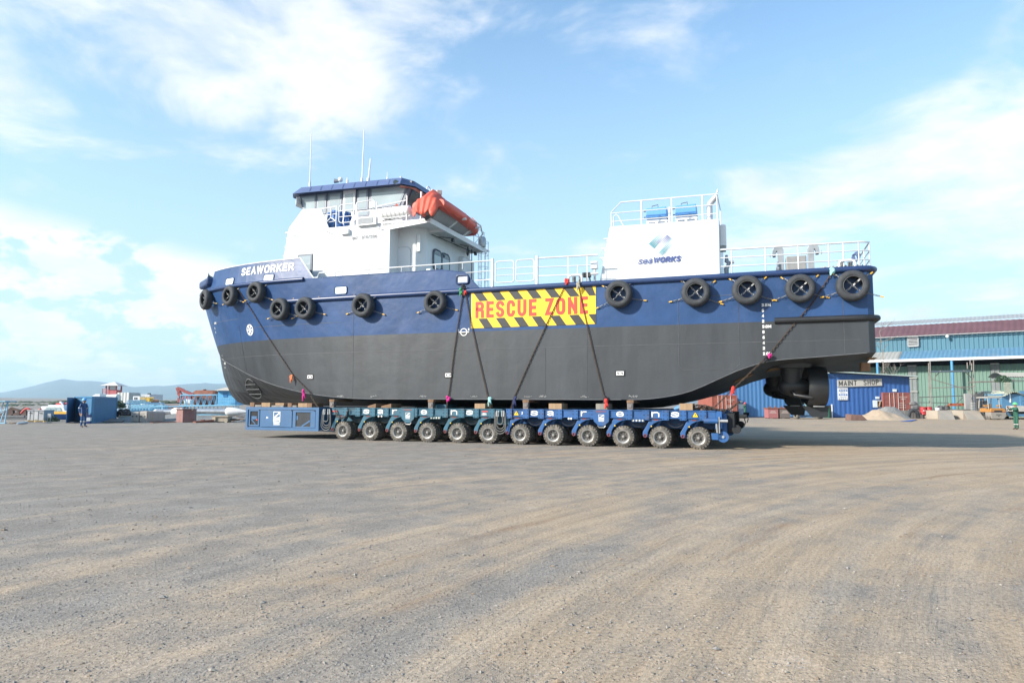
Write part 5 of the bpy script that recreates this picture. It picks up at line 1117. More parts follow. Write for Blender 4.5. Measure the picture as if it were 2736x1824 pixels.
# stern end of the blue module: cylinders, drum, tow plate
m1 = SB(); m1.box(5.2,5.45,te+.05,te+2.2,.75,1.40); m1.box(5.05,5.2,te+.3,te+1.9,.6,1.3); m1.build('end_block', TBLUE, mB, bevel=.02)
m1 = SB(); m1.tube([(5.85,te+.05,1.05),(5.35,te+.05,1.05)], .11, 14); m1.build('ram_barrel', TBLUE, mB, smooth=50); m1 = SB(); m1.tube([(5.35,te+.05,1.05),(5.0,te+.05,1.05)], .06, 12); m1.build('ram_rod', STEEL, mB, smooth=50)
m1 = SB(); m1.tube([(5.4,te+.0,.95),(5.38,te,.62)], .035, 6); m1.tube([(5.3,te+.0,1.2),(5.3,te,.60)], .025, 6); m1.build('control_rod', STEEL, mB, smooth=50)
m1 = SB(); m1.lathe([(.001,0),(.20,0),(.2,.06),(.001,.06)], (5.18,te+.15,.47), -NX, 24); m1.box(5.2,5.6,te+.09,te+.14,.36,.60); m1.build('tow_eye_plate', TBLUE, mB, smooth=40); m1 = SB(); m1.lathe([(.001,0),(.05,0),(.05,.03),(.001,.03)], (5.18,te+.08,.47), -NX, 8); m1.build('tow_pin', STEEL, mB)
m1 = SB(); m1.box(4.8,5.05,te+.45,te+1.7,.6,1.32); m1.lathe([(.001,0),(.16,0),(.16,.5),(.001,.5)], (4.72,te+.3,.74), NX, 20); m1.tube([(4.6,te+.4,1.22),(4.35,te+.4,1.22)], .07, 8); m1.tube([(4.45,te+.4,1.2),(4.4,te+.4,1.0),(4.45,te+.4,.85)], .02, 6); m1.build('hose_bundle', DARK, mB, smooth=40)
# far-side row of modules (same design), copied with their parts
for src, lb in ((mB,'blue trailer module in the far row, seen dark between the near wheels aft'),(mA,'teal trailer module in the far row, seen dark between the near wheels forward')):
    c = copy_tree(src); c.location = Vector(src.location)+NX*5.6; c['label'] = lb
# power pack
PPB = mat('power_pack_blue',(.038,.115,.24),.5,var=.12,vs_=1.5,dirt=(.12,.13,.14),dirt_amt=.25,dirt_scale=2)
pp = thing('power_pack','long blue power pack box at the front of the trailers with timber blocks on top','power pack',S(24.75,.7,.35))
pa0, pa1, pz0, pz1 = 22.7, 26.8, .36, 1.43
m1 = SB(); m1.box(pa0,pa1,te+.06,te+2.4,pz0+.05,pz1-.02); m1.build('body', PPB, pp)
m1 = SB(); m1.box(pa0,pa1,te,te+.07,pz1-.12,pz1); m1.box(pa0,pa1,te,te+.07,pz0,pz0+.13); m1.box(pa0,pa0+.17,te,te+.07,pz0+.13,pz1-.12); m1.box(pa1-.12,pa1,te,te+.07,pz0+.13,pz1-.12); m1.build('frame', PPB, pp, bevel=.01)
def panel(a0,a1,z0,z1,win=None,name='door'):
    m2 = SB(); 
    if win:
        w0,w1,y0,y1 = win; m2.box(w1,a1,te+.02,te+.06,z0,z1); m2.box(a0,w0,te+.02,te+.06,z0,z1); m2.box(w0,w1,te+.02,te+.06,z0,y0); m2.box(w0,w1,te+.02,te+.06,y1,z1)
    else: m2.box(a0,a1,te+.02,te+.06,z0,z1)
    return m2.build(name, PPB, pp, bevel=.008)
d1 = panel(26.02,26.64,.53,1.29,(26.10,26.56,.60,1.23)); d2 = panel(24.18,25.98,.51,1.29); d3 = panel(22.9,24.14,.50,1.28,(23.16,23.97,.55,1.20))
m1 = SB(); m1.box(26.10,26.56,te+.055,te+.062,.60,1.23); m1.build('engine_bay', DARK, d1)
m1 = SB(); m1.box(23.16,23.97,te+.055,te+.062,.55,1.20); m1.build('engine_bay', DARK, d3)
m1 = SB()
for i in range(15): m1.box(23.16,23.97,te+.045,te+.055,.57+.042*i,.585+.042*i)
m1.build('grille', mat('grille_dark',(.07,.08,.09),.5), d3)
m1 = SB(); m1.bar((23.65,te+.05,.56),(23.2,te+.05,.82),.07,.02,(0,1,0)); m1.box(23.86,23.94,te+.04,te+.05,.85,1.05); m1.build('engine_part', PPB, d3)
m1 = SB(); m1.box(26.2,26.5,te+.05,te+.056,.85,1.0); m1.bar((26.5,te+.05,.85),(26.25,te+.05,.62),.05,.02,(0,1,0)); m1.build('engine_part', PPB, d1); m1 = SB(); m1.box(26.15,26.22,te+.045,te+.05,.8,.86); m1.build('stop_button', RDEC, d1)
logo(S, 25.02, te+.016, .90, .36, .62, d2); f_ = MB(); letters(f_, '34', 0, .90, .09, .022, lambda u,v,o_: S(25.62-u,te+.018-o_,v), off=.004); f_.build('unit_number', WDEC, d2, recalc=False)
f_ = MB(); textmesh(f_, 'sarens', .075, lambda u,v,o_: S(25.2-u,te+.016-o_,v), 0, .66, .02, 1.25, 0, .006); f_.build('lettering', WDEC, d2, recalc=False)
m1 = SB()
for a_ in (26.02,24.2,22.95): m1.box(a_-.04,a_+.04,te+.01,te+.02,1.26,1.30)
m1.build('hinge', DARK, pp)
c = copy_tree(pp); c.location = Vector(pp.location)+NX*5.6; c['label'] = 'second blue power pack in the far row behind the near one'
# ---------------------------------------------------------------- timber and steel packing between deck and keel
WOODS = [WOOD, mat('brown_timber',(.22,.13,.075),.85,var=.3,vs_=3,bump=.004,bs=30,streak=True), mat('grey_timber',(.25,.23,.20),.9,var=.3,vs_=4,streak=True)]
def block(x0, x1, ztop_, wi, label, t0=-.25, depth=.9, z0=1.43, skew=0., name='timber_block', cat='timber block'):
    a0_, a1_ = T(x1,1092,t0)[0], T(x0,1092,t0)[0]; m2 = SB()
    if skew: m2.add([(a0_,t0,z0),(a1_,t0,z0),(a1_,t0,z0+skew*.2+.04),(a0_,t0,ztop_),(a0_,t0+depth,z0),(a1_,t0+depth,z0),(a1_,t0+depth,z0+skew*.2+.04),(a0_,t0+depth,ztop_)],[(0,1,2,3),(7,6,5,4),(0,4,5,1),(1,5,6,2),(2,6,7,3),(3,7,4,0)])
    else: m2.box(a0_,a1_,t0,t0+depth,z0,ztop_)
    o = m2.build(name, WOODS[wi] if isinstance(wi,int) else wi, bevel=.012); return tag(o, label, cat, 'packing blocks on the trailers')
for x0,x1,zt2,wi,lb in ((667,679,1.64,1,'leftmost upright brown block on the power pack'),(681,697,1.53,2,'low grey offcut beside the leftmost block'),(698,721,1.63,0,'wide pale timber block, second full-height one on the power pack'),(725,757,1.51,2,'flat blue-grey packing strip on the power pack'),(735,758,1.62,0,'pale sawn block lying on the flat packing strip'),
   (768,779,1.62,1,'upright brown block in the middle of the power pack'),(781,792,1.52,2,'small grey block right of the middle upright one'),(796,820,1.62,0,'large tan timber block at the right of the power pack'),(820,833,1.62,1,'brown block touching the large tan one'),
   (1268,1296,1.64,0,'mottled grey and brown block near the trailer joint'),(1466,1501,1.66,0,'squared timber with white paint marks behind the letter a'),(1592,1624,1.66,2,'dark tan block beside the middle shield plate'),(1815,1851,1.68,0,'thick light timber at the stern end of the trailer')):
    block(x0,x1,zt2 if zt2 > 1.6 or wi == 2 else zt2,wi,lb, z0=1.43 if not lb.startswith('pale sawn') else 1.515)
for x0,x1,lb in ((982,1004,'tilted plywood wedge behind the teal letter s'),(1018,1045,'larger tilted plywood wedge left of the letter r')):
    block(x0,x1,1.62,1,lb,skew=.2,name='plywood_wedge',cat='wedge')
def stool(xc, label, zt2=1.83, m_at=None):
    a_ = T(xc,1080,-.1)[0]; m2 = SB(); m2.box(a_-.11,a_+.11,-.1,.1,1.43,zt2-.14); m2.box(a_-.07,a_+.07,-.13,-.1,1.5,1.62); o = m2.build('steel_stool', m_at or mat('stool_steel',(.2,.18,.17),.7,.3,var=.3,dirt=(.2,.1,.05),dirt_amt=.5), bevel=.01); tag(o, label, 'steel stool', 'packing stools under the hull edge')
    m2 = SB(); m2.box(a_-.15,a_+.12,-.12,1.4,zt2-.14,zt2-.03); o = m2.build('timber_pad', WOODS[1], bevel=.01); tag(o, 'brown timber pad on the '+label, 'timber pad')
for xc, lb in ((886,'steel stool at the front end of the teal module'),(1150,'steel stool above the teal letter e'),(1404,'steel stool above the warning triangle of the blue module'),(2022-0,'') ,(1683,'rusty steel stool above the blue letter e')):
    if lb: stool(xc, lb)
m2 = SB(); m2.box(16.7,17.2,.3,1.4,1.43,1.6); tag(m2.build('teal_crate', TEAL, bevel=.01), 'low teal steel box on the trailer left of the magenta rag', 'steel box')
m2 = SB(); m2.box(5.6,6.0,.0,.7,1.43,1.58); tag(m2.build('timber_block', WOODS[1], bevel=.01), 'dark brown block behind the chain heap at the trailer end', 'timber block')
m2 = MB(); chain(m2, [S(6.9,.1,1.46),S(6.4,.0,1.5),S(6.1,-.1,1.62),S(5.8,-.15,1.6),S(5.5,-.15,1.5),S(5.2,-.1,1.42),S(4.9,.0,1.5),S(4.6,.2,1.75)], .09, .018, .034)
chain(m2, [S(6.2,-.1,1.46),S(6.0,.0,1.56),S(5.85,-.1,1.46),S(5.7,.0,1.56),S(5.9,.1,1.5),S(6.2,.1,1.5)], .09, .018, .034); tag(m2.build('chain_heap', RUSTC), 'heap of rusty chain on the stern end of the trailer deck', 'chain')
m2 = SB(); m2.tube([(6.95,.0,1.48),(6.7,-.1,1.56),(6.45,.0,1.5)],[.06,.10,.04],7); tag(m2.build('plastic_bag', mat('bag_blue',(.10,.25,.45),.6,bump=.02,bs=15)), 'crumpled blue and white plastic bag beside the light timber on the trailer', 'bag')
# cardboard stuck to the underside of the stern
def hullcard(x, y, w, h, label):
    # lie on the sloping bottom between chine and keel
    best = None
    for i in range(80):
        for j in range(24):
            a = i*.1; s_ = j/24; z = zk(a)+(zch(a)-zk(a))*s_; p = S(a,BH-half(a,z+1e-3),z)
            q = p-Vector((0,0,H)); k = q.dot(FW); d = (CX+F*q.dot(RT)/k-x)**2+(CY-F*q.dot(UP)/k-y)**2
            if best is None or d < best[0]: best = (d,a,s_)
    _, a, s_ = best; pt = lambda a_, s: S(a_, BH-half(a_, zk(a_)+(zch(a_)-zk(a_))*s+1e-3), zk(a_)+(zch(a_)-zk(a_))*s-.02)
    m3 = MB(); m3.add([pt(a+w,s_-h),pt(a-w*.8,s_-h),pt(a-w,s_+h),pt(a+w*.7,s_+h)],[(0,1,2,3)]); o = m3.build('cardboard_sheet', CARD); o.modifiers.new('s','SOLIDIFY').thickness = .02; tag(o, label, 'cardboard', 'packing sheets stuck under the stern')
hullcard(2075,983,.42,.06,'tan cardboard piece under the hull just left of the thruster'); hullcard(1984,1010,.4,.05,'dim brown cardboard under the hull beside the stern chain'); hullcard(2335,961,.16,.05,'brown sheet under the stern corner, upper of the two')
m2 = SB(); m2.box(.05,.35,1.2,1.7,2.90,3.2); tag(m2.build('timber_block', WOODS[1]), 'brown block hanging under the stern corner', 'timber block')

# ================================================================ people
SKIN = mat('skin_tan',(.32,.19,.12),.6,var=.08)
def person(label, loc, rz, height, suit, helmet, boots, pose, band=None):
    """pose: dict of joint positions (x forward, y left, z up) for a 1.75 m figure"""
    k = height/1.75; J = dict(pel=(0,0,.95), bel=(0,0,1.10), che=(.01,0,1.32), nec=(.0,0,1.47), hd0=(.01,0,1.555), hd1=(.025,0,1.64), hd2=(.015,0,1.72),
      hipL=(0,.10,.90), hipR=(0,-.10,.90), kneL=(.03,.11,.50), kneR=(.03,-.11,.50), ankL=(-.01,.12,.10), ankR=(-.01,-.12,.10), toeL=(.17,.14,.04), toeR=(.17,-.14,.04),
      shL=(0,.19,1.42), shR=(0,-.19,1.42), elL=(-.02,.25,1.13), elR=(-.02,-.25,1.13), wrL=(.05,.25,.88), wrR=(.05,-.25,.88), haL=(.07,.25,.80), haR=(.07,-.25,.80))
    J.update(pose)
    rad = dict(pel=.15, bel=.145, che=.155, nec=.062, hd0=.075, hd1=.098, hd2=.07, hip=.105, kne=.078, ank=.062, toe=.04, sh=.078, el=.056, wr=.036, ha=.034)
    E_ = [('pel','bel'),('bel','che'),('che','nec'),('nec','hd0'),('hd0','hd1'),('hd1','hd2')]
    for s_ in 'LR': E_ += [('pel','hip'+s_),('hip'+s_,'kne'+s_),('kne'+s_,'ank'+s_),('ank'+s_,'toe'+s_),('che','sh'+s_),('sh'+s_,'el'+s_),('el'+s_,'wr'+s_),('wr'+s_,'ha'+s_)]
    names = list(J); vs = [Vector(J[n_]) for n_ in names]; rs = []
    for n_ in names: rs.append(rad.get(n_, rad.get(n_[:-1], .05)))
    ed = [(names.index(a), names.index(b)) for a,b in E_]
    for s_ in 'LR':
        w_, h_ = Vector(J['wr'+s_]), Vector(J['ha'+s_]); d = (h_-w_).normalized(); side = d.cross(Vector((0,1,0.2))).normalized()
        for i in range(5):
            o_ = (i-1.5)*.02 if i < 4 else -.045; ln = (.075,.085,.08,.06,.05)[i]; b0 = h_+side*o_*.7; 
            p1 = b0+(d*.6+side*(.25 if i == 4 else o_*4)*-1*(1 if i == 4 else -1)).normalized()*ln*.5; p2 = p1+(d+Vector((.25,0,-.1)) if d.z < 0 else d).normalized()*ln*.5
            base_i = names.index('ha'+s_); vs += [p1,p2]; rs += [.0105,.009]; ed += [(base_i,len(vs)-2),(len(vs)-2,len(vs)-1)]
    me = bpy.data.meshes.new('person'); me.from_pydata([v*k for v in vs], ed, []); ob = bpy.data.objects.new('tmp', me); COL.objects.link(ob)
    sk = ob.modifiers.new('skin','SKIN'); sk.use_smooth_shade = True; sk.branch_smoothing = .3
    for i, sv in enumerate(me.skin_vertices[0].data): sv.radius = (rs[i]*k*(1.0), rs[i]*k); sv.use_root = (i == 0)
    for i, n_ in enumerate(names):
        if n_ in ('pel','bel','che'): me.skin_vertices[0].data[i].radius = (rs[i]*k*1.12, rs[i]*k*.82)
    ss = ob.modifiers.new('s','SUBSURF'); ss.levels = 1; ss.render_levels = 1
    dg = bpy.context.evaluated_depsgraph_get(); me2 = bpy.data.meshes.new_from_object(ob.evaluated_get(dg)); bpy.data.objects.remove(ob)
    me2.materials.clear()
    for m_ in (suit, SKIN, boots): me2.materials.append(m_)
    hL, hR, nk = Vector(J['wrL'])*k, Vector(J['wrR'])*k, J['nec'][2]*k
    for p_ in me2.polygons:
        c = p_.center; mi = 0
        if c.z > nk+.02*k and abs(c.y-J['nec'][1]*k) < .13*k and (c-Vector(J['hd1'])*k).length < .2*k: mi = 1
        for s_ in 'LR':
            ha, wr = Vector(J['ha'+s_])*k, Vector(J['wr'+s_])*k; d = (ha-wr).normalized()
            if (c-wr).dot(d) > -.005 and (c-ha).length < .16*k: mi = 1
        if c.z < .115*k: mi = 2
        p_.material_index = mi; p_.use_smooth = True
    o = bpy.data.objects.new('person', me2); COL.objects.link(o); o.location = loc; o.rotation_euler = (0,0,rz); tag(o, label, 'person')
    def kid(mb, nm, m_at, sm=60):
        q = mb.build(nm, m_at, loc=(0,0,0), smooth=sm); q.parent = o; q.location = (0,0,0); return q
    hc = Vector(J['hd1'])*k+Vector((-.005,0,.03))*k; m1 = MB()
    m1.lathe([(.165*k,-.012*k),(.160*k,.0),(.128*k,.012*k),(.122*k,.05*k),(.10*k,.10*k),(.06*k,.13*k),(.001,.138*k)], hc, (0,0,1), 20, raw=True)
    kid(m1, 'safety_helmet', helmet)
    m1 = MB(); f_ = Vector(J['hd1'])*k; 
    for y_ in (-.035,.035): m1.ball(f_+Vector((.088,y_,-.005))*k, .014*k, 6, 4)
    kid(m1, 'eyes', DARK); m1 = MB(); m1.tube([f_+Vector((.098,0,0))*k, f_+Vector((.118,0,-.035))*k, f_+Vector((.095,0,-.042))*k], [.010*k,.018*k,.012*k], 6); 
    for y_ in (-.092,.092): m1.ball(f_+Vector((.0,y_,-.015))*k, .026*k, 6, 5, (.6,.4,1.2))
    kid(m1, 'nose_and_ears', SKIN)
    if band:
        m1 = MB()
        for s_ in 'LR':
            a_, b_ = Vector(J['kne'+s_])*k, Vector(J['ank'+s_])*k; c = a_+(b_-a_)*.35; d = (b_-a_).normalized(); m1.lathe([(.080*k,-.022),(.084*k,-.022),(.082*k,.022),(.078*k,.022)], c, d, 14, raw=True)
            if band > 1:
                a_, b_ = Vector(J['sh'+s_])*k, Vector(J['el'+s_])*k; c = a_+(b_-a_)*.85; d = (b_-a_).normalized(); m1.lathe([(.066*k,-.02),(.07*k,-.02),(.068*k,.02),(.064*k,.02)], c, d, 12, raw=True)
        kid(m1, 'reflective_band', mat('reflective_tape',(.6,.6,.58),.4))
    return o
NAVY = mat('navy_overall',(.03,.075,.19),.85,var=.2,vs_=6,bump=.01,bs=12); GREENO = mat('green_overall',(.022,.10,.065),.85,var=.2,vs_=6,bump=.01,bs=12)
BOOT = mat('boot_brown',(.07,.045,.03),.7)
g_ = G(221,1141)
person('person in navy overalls and light blue helmet standing by the blue container, arms hanging', g_, R(-15), 1.80, NAVY, mat('helmet_blue',(.12,.38,.72),.35), BOOT,
   dict(toeR=(.2,-.17,.04),toeL=(.17,.17,.04),ankL=(-.01,.14,.1),ankR=(.0,-.14,.1),elL=(-.06,.27,1.14),elR=(-.06,-.27,1.14),wrL=(.06,.26,.90),wrR=(.02,-.29,.88),haL=(.09,.25,.82),haR=(.04,-.29,.80)), band=2)
g_ = G(2717,1147.5)
person('person in green overalls and bright green helmet holding up a phone at the right edge', g_, R(178), 1.77, GREENO, mat('helmet_green',(.12,.62,.18),.35), BOOT,
   dict(elL=(.20,.24,1.28),elR=(.20,-.24,1.28),wrL=(.42,.12,1.42),wrR=(.42,-.12,1.42),haL=(.47,.09,1.49),haR=(.47,-.09,1.49)), band=1)
p = bpy.data.objects['person.001'] if 'person.001' in bpy.data.objects else None
m1 = MB(); m1.obox(g_+Vector((-.50,0,1.52)), .006,.075,.04, 0); tag(m1.build('phone', BLACKP, bevel=.004), 'black phone held up sideways by the person at the right edge', 'phone')
g_ = G(1992,1117)
person('person in green overalls and red helmet by the blue wall, hands at the face', g_, R(150), 1.72, GREENO, mat('helmet_red',(.62,.05,.05),.35), BOOT,
   dict(elL=(.16,.24,1.25),wrL=(.20,.12,1.46),haL=(.17,.08,1.53),elR=(.16,-.22,1.25),wrR=(.24,-.06,1.42),haR=(.22,-.02,1.49),kneR=(.02,-.16,.50),ankR=(-.10,-.24,.10),toeR=(.06,-.28,.04)), band=1)
for o_ in [WH]+list(WH.children): bpy.data.objects.remove(o_)
# ================================================================ LEFT BACKGROUND
CONT = mat('container_blue',(.035,.16,.31),.55,var=.12,vs_=1.,dirt=(.10,.12,.14),dirt_amt=.3,dirt_scale=1.5)
LBLUE = mat('crane_light_blue',(.22,.46,.62),.5,var=.12,vs_=1.5,dirt=(.25,.2,.16),dirt_amt=.25,dirt_scale=2)
RUST = mat('rust_red',(.20,.075,.045),.8,var=.3,vs_=2,dirt=(.10,.05,.035),dirt_amt=.5,dirt_scale=3)
CONC = mat('weathered_concrete',(.40,.37,.33),.9,var=.15,vs_=2,dirt=(.25,.15,.10),dirt_amt=.45,dirt_scale=2,streak=True)
CREAM = mat('cream_container',(.55,.56,.53),.6,var=.08,vs_=1)
LGREY = mat('cabinet_grey',(.36,.37,.38),.5,var=.08)
STONE = mat('loose_gravel',(.22,.22,.21),.95,var=.35,vs_=9,bump=.05,bs=14)
def corr(mb, p, q, z0, z1, pitch=.28, dep=.04, out=None, z1b=None):
    """vertical corrugated sheet from p to q (plan points)"""
    p, q = Vector((p[0],p[1],0)), Vector((q[0],q[1],0)); d = (q-p); L_ = d.length; d.normalize(); n_ = out or Vector((d.y,-d.x,0)); k = max(2,int(L_/pitch)); vs = []
    z1b = z1 if z1b is None else z1b
    for i in range(k):
        for f, o_ in ((0,0),(.3,0),(.5,dep),(.8,dep)):
            s_ = (i+f)*L_/k; c = p+d*s_+n_*o_; zt = z1+(z1b-z1)*s_/L_; vs += [(c.x,c.y,z0),(c.x,c.y,zt)]
    vs += [(q.x,q.y,z0),(q.x,q.y,z1b)]; m = len(vs)//2
    return mb.add(vs, [(2*i,2*i+2,2*i+3,2*i+1) for i in range(m-1)], raw=True)
def pxbox(mb, x0, x1, y0, y1, Y, dep, rz=0.):
    """upright box seen from x0..x1, y0(top)..y1(bottom) in the photo at depth Y"""
    a, b = P(x0,y1,Y), P(x1,y1,Y); t_ = P((x0+x1)/2,y0,Y).z; z0 = P((x0+x1)/2,y1,Y).z
    return mb.box(a.x,b.x,Y,Y+dep,z0,t_)
def lattice(name, A_, B_, w, h, n, label, r_=.06, grp='crane boom sections lying in the yard', taper=1.):
    A_, B_ = Vector(A_), Vector(B_); d = (B_-A_).normalized(); s_ = d.cross(Vector((0,0,1))).normalized(); u_ = Vector((0,0,1)); root = thing(name, label, 'crane boom', (A_+B_)/2, grp)
    m1 = MB(); cs = [(i,j) for i in (-1,1) for j in (0,1)]
    P0 = lambda t, i, j: A_+(B_-A_)*t+s_*(i*w/2*(1-(1-taper)*t))+u_*(h*(j*(1-(1-taper)*t)+(1-taper)*t*.5))
    for i,j in cs: m1.tube([P0(0,i,j),P0(1,i,j)], r_, 6, raw=True)
    m1.build('chord', LBLUE, root); m1 = MB()
    for k in range(n):
        t0, t1, tm = k/n, (k+1)/n, (k+.5)/n
        for i in (-1,1): m1.tube([P0(t0,i,0),P0(tm,i,1),P0(t1,i,0)], r_*.6, 5, raw=True)
        m1.tube([P0(t0,-1,0),P0(tm,1,0),P0(t1,-1,0)], r_*.5, 4, raw=True); m1.tube([P0(t0,-1,1),P0(tm,1,1),P0(t1,-1,1)], r_*.5, 4, raw=True)
    for t in (0,1):
        for i in (-1,1): m1.tube([P0(t,i,0),P0(t,i,1)], r_*.7, 5, raw=True)
    m1.build('lacing', LBLUE, root); return root
# --- blue container with its near door swung open
cA = G(245,1131); cB = Vector((-35.9,62.5,0)); cC = cA+Vector((-1.55,-.0,0)); fd = (cB-cA).normalized(); ld = (G(207,1128)-cA); ld.z = 0; ld = ld.normalized(); hC = 1.98; wC = 4.4
cb = thing('shipping_container','blue shipping container with its end door open beside the worker in navy','shipping container', cA)
m1 = MB(); L_ = 11.8
for a_, b_ in ((cA, cA+fd*L_),(cA+ld*wC, cA+ld*wC+fd*L_)): corr(m1, a_, b_, .12, hC-.08, .28, .03)
m1.add([cA+Vector((0,0,hC-.02)),cA+fd*L_+Vector((0,0,hC-.02)),cA+fd*L_+ld*wC+Vector((0,0,hC-.02)),cA+ld*wC+Vector((0,0,hC-.02))],[(0,1,2,3)], raw=True)
corr(m1, cA, cA+ld*wC, .12, hC-.08, .22, .03); m1.build('wall', CONT, cb, recalc=False)
m1 = MB(); c4 = [cA, cA+fd*L_, cA+fd*L_+ld*wC, cA+ld*wC]
for p_ in c4: m1.obox(p_+Vector((0,0,hC/2)), .07,.07,hC/2, math.atan2(fd.y,fd.x))
for i in range(4):
    for z_ in (.06,hC-.04): m1.bar(c4[i]+Vector((0,0,z_)), c4[(i+1)%4]+Vector((0,0,z_)), .1,.12)
m1.build('frame', CONT, cb)
dA, dB = cA+ld*wC, G(171,1131.5); dd_ = (dB-dA); dB = dA+dd_.normalized()*min(dd_.length, 3.2)
m1 = MB(); m1.bar(dA+Vector((0,0,hC*.5-.02)), dB+Vector((0,0,hC*.5-.02)), .06, hC-.1); door_c = m1.build('door', mat('container_door',(.02,.085,.19),.5,var=.15), cb, bevel=.01)
m1 = MB(); nD = Vector((dd_.y,-dd_.x,0)).normalized(); 
for z_ in (.45,.95,1.45): m1.bar(dA.lerp(dB,.12)+nD*.04+Vector((0,0,z_)), dA.lerp(dB,.88)+nD*.04+Vector((0,0,z_)), .03,.06)
m1.build('door_rib', mat('container_door',(0,0,0)), door_c)
nD2 = nD if nD.y < 0 else -nD
mpd = lambda u, v, o_: dB+(dA-dB).normalized()*u+Vector((0,0,v))+nD2*(.04+o_)
f_ = MB(); dl = (dA-dB).length; ribbon(f_, [(dl*.62,1.45),(dl*.86,1.36),(dl*.62,1.22),(dl*.86,1.12),(dl*.62,1.02)], .05, False, mpd, .012)
for z_ in (.92,.86): ribbon(f_, [(dl*.6,z_),(dl*.88,z_)], .03, False, mpd, .012)
f_.build('company_emblem', mat('faded_white',(.45,.52,.58),.6), door_c, recalc=False)
f_ = MB(); nE = Vector((-fd.x,-fd.y,0)); textmesh(f_, 'ns', .34, lambda u,v,o_: cA+ld*(1.6-u*1.9)+nE*1.+Vector((-.05,-.05,0))*(.06+o_)+Vector((0,0,v)), 0, .80, .05, 1.1, 0, .01); f_.build('lettering', WDEC, cb, recalc=False)
m1 = MB(); p_ = G(234,1131.5); m1.obox(p_+Vector((0,0,.33)), .18,.18,.33, .3); dr_ = m1.build('drum_box', mat('drum_navy',(.02,.04,.16),.5), bevel=.02); tag(dr_, 'small navy box with a white band behind the legs of the worker', 'box')
m1 = MB(); m1.obox(p_+Vector((0,0,.33)), .186,.186,.13, .3); bn_ = m1.build('white_band', WDEC, dr_); m1 = MB(); m1.obox(p_+Vector((-.03,-.19,.33)), .04,.01,.045, .3); m1.build('dark_mark', DARK, dr_)
# --- grey electric cabinets on a pallet
m1 = MB()
for x0,x1,d_,lb in ((72,89,1.1,'left, narrower grey cabinet beside the moored boat'),(90,116,1.2,'right, wider grey cabinet beside the moored boat')):
    m2 = MB(); a_, b_ = P(x0,1126,54.), P(x1,1126,54.); m2.box(a_.x,b_.x,54.,54+d_,.1,.88); o = m2.build('electric_cabinet', LGREY, bevel=.02); tag(o, lb, 'cabinet', 'grey cabinets on the shore'); m3 = MB(); m3.box(a_.x+.04,a_.x+(b_.x-a_.x)*.42,53.97,53.995,.16,.82); m3.build('door_panel', mat('cabinet_light',(.45,.46,.47),.5), o)
    m3 = MB(); m3.box(a_.x-.03,b_.x+.03,53.95,54+d_+.03,.86,.93); m3.build('lid', LGREY, o)
    m3 = MB(); m3.box(b_.x-.35,b_.x-.12,53.96,53.99,.66,.70); m3.build('vent', DARK, o)
m2 = MB(); a_, b_ = P(70,1129,53.9), P(120,1129,53.9)
for i in range(7): y_ = 53.8+.2*i; m2.box(a_.x,b_.x,y_,y_+.13,.07,.098)
for x_ in (a_.x,(a_.x+b_.x)/2-.05,b_.x-.1): m2.box(x_,x_+.1,53.8,55.1,.0,.07)
tag(m2.build('pallet', mat('pallet_yellow',(.52,.38,.16),.8,var=.15)), 'yellowish timber pallet under the grey cabinets', 'pallet')
for i,(x0,y0,x1,y1,lb) in enumerate(((28,1132,62,1129,'long pale plank lying left of the cabinets'),(46,1134,72,1130,'white plastic pipe lying beside the pale plank'))):
    m2 = MB(); m2.tube([G(x0,y0)+Vector((0,0,.08)),G(x1,y1)+Vector((0,0,.08))], .07, 7) if i else m2.bar(G(x0,y0)+Vector((0,0,.04)),G(x1,y1)+Vector((0,0,.04)), .2,.05); tag(m2.build('plank' if not i else 'plastic_pipe', WOODS[0] if not i else WDEC), lb, 'plank' if not i else 'pipe')
m2 = MB(); p_ = G(130,1129.5)
m2.box(p_.x-.12,p_.x+.12,p_.y,p_.y+.15,.38,.70); 
for s_ in (-.11,.11): m2.box(p_.x+s_-.015,p_.x+s_+.015,p_.y,p_.y+.03,0,.38)
m2.box(p_.x-.12,p_.x+.12,p_.y,p_.y+.15,.02,.05); tag(m2.build('meter_box', LGREY), 'pale grey meter box on thin legs in front of the moored boat', 'meter box')
# --- light blue stand at the frame's left edge
m2 = MB(); s1, s2 = G(1,1131), G(13,1131); zt = P(6,1073,s1.y).z
for (b0,t0) in (((s1.x-.3),(s1.x-.0)),((s2.x-.35),(s2.x-.02)),(s2.x,(s2.x+.02)),(s1.x-.8,s1.x-.5)): m2.tube([(b0,s1.y,0),(t0,s1.y+.2,zt)], .035, 6)
m2.box(s1.x-.9,s2.x+.15,s1.y-.3,s1.y+.9,zt,zt+.06); m2.box(s1.x-.9,s2.x+.1,s1.y-.1,s1.y+.1,0,.06); m2.tube([(s1.x-.1,s1.y,.9),(s2.x,s1.y,1.0)], .025, 5)
tag(m2.build('steel_stand', LBLUE), 'light blue steel trestle at the left edge of the yard', 'trestle')
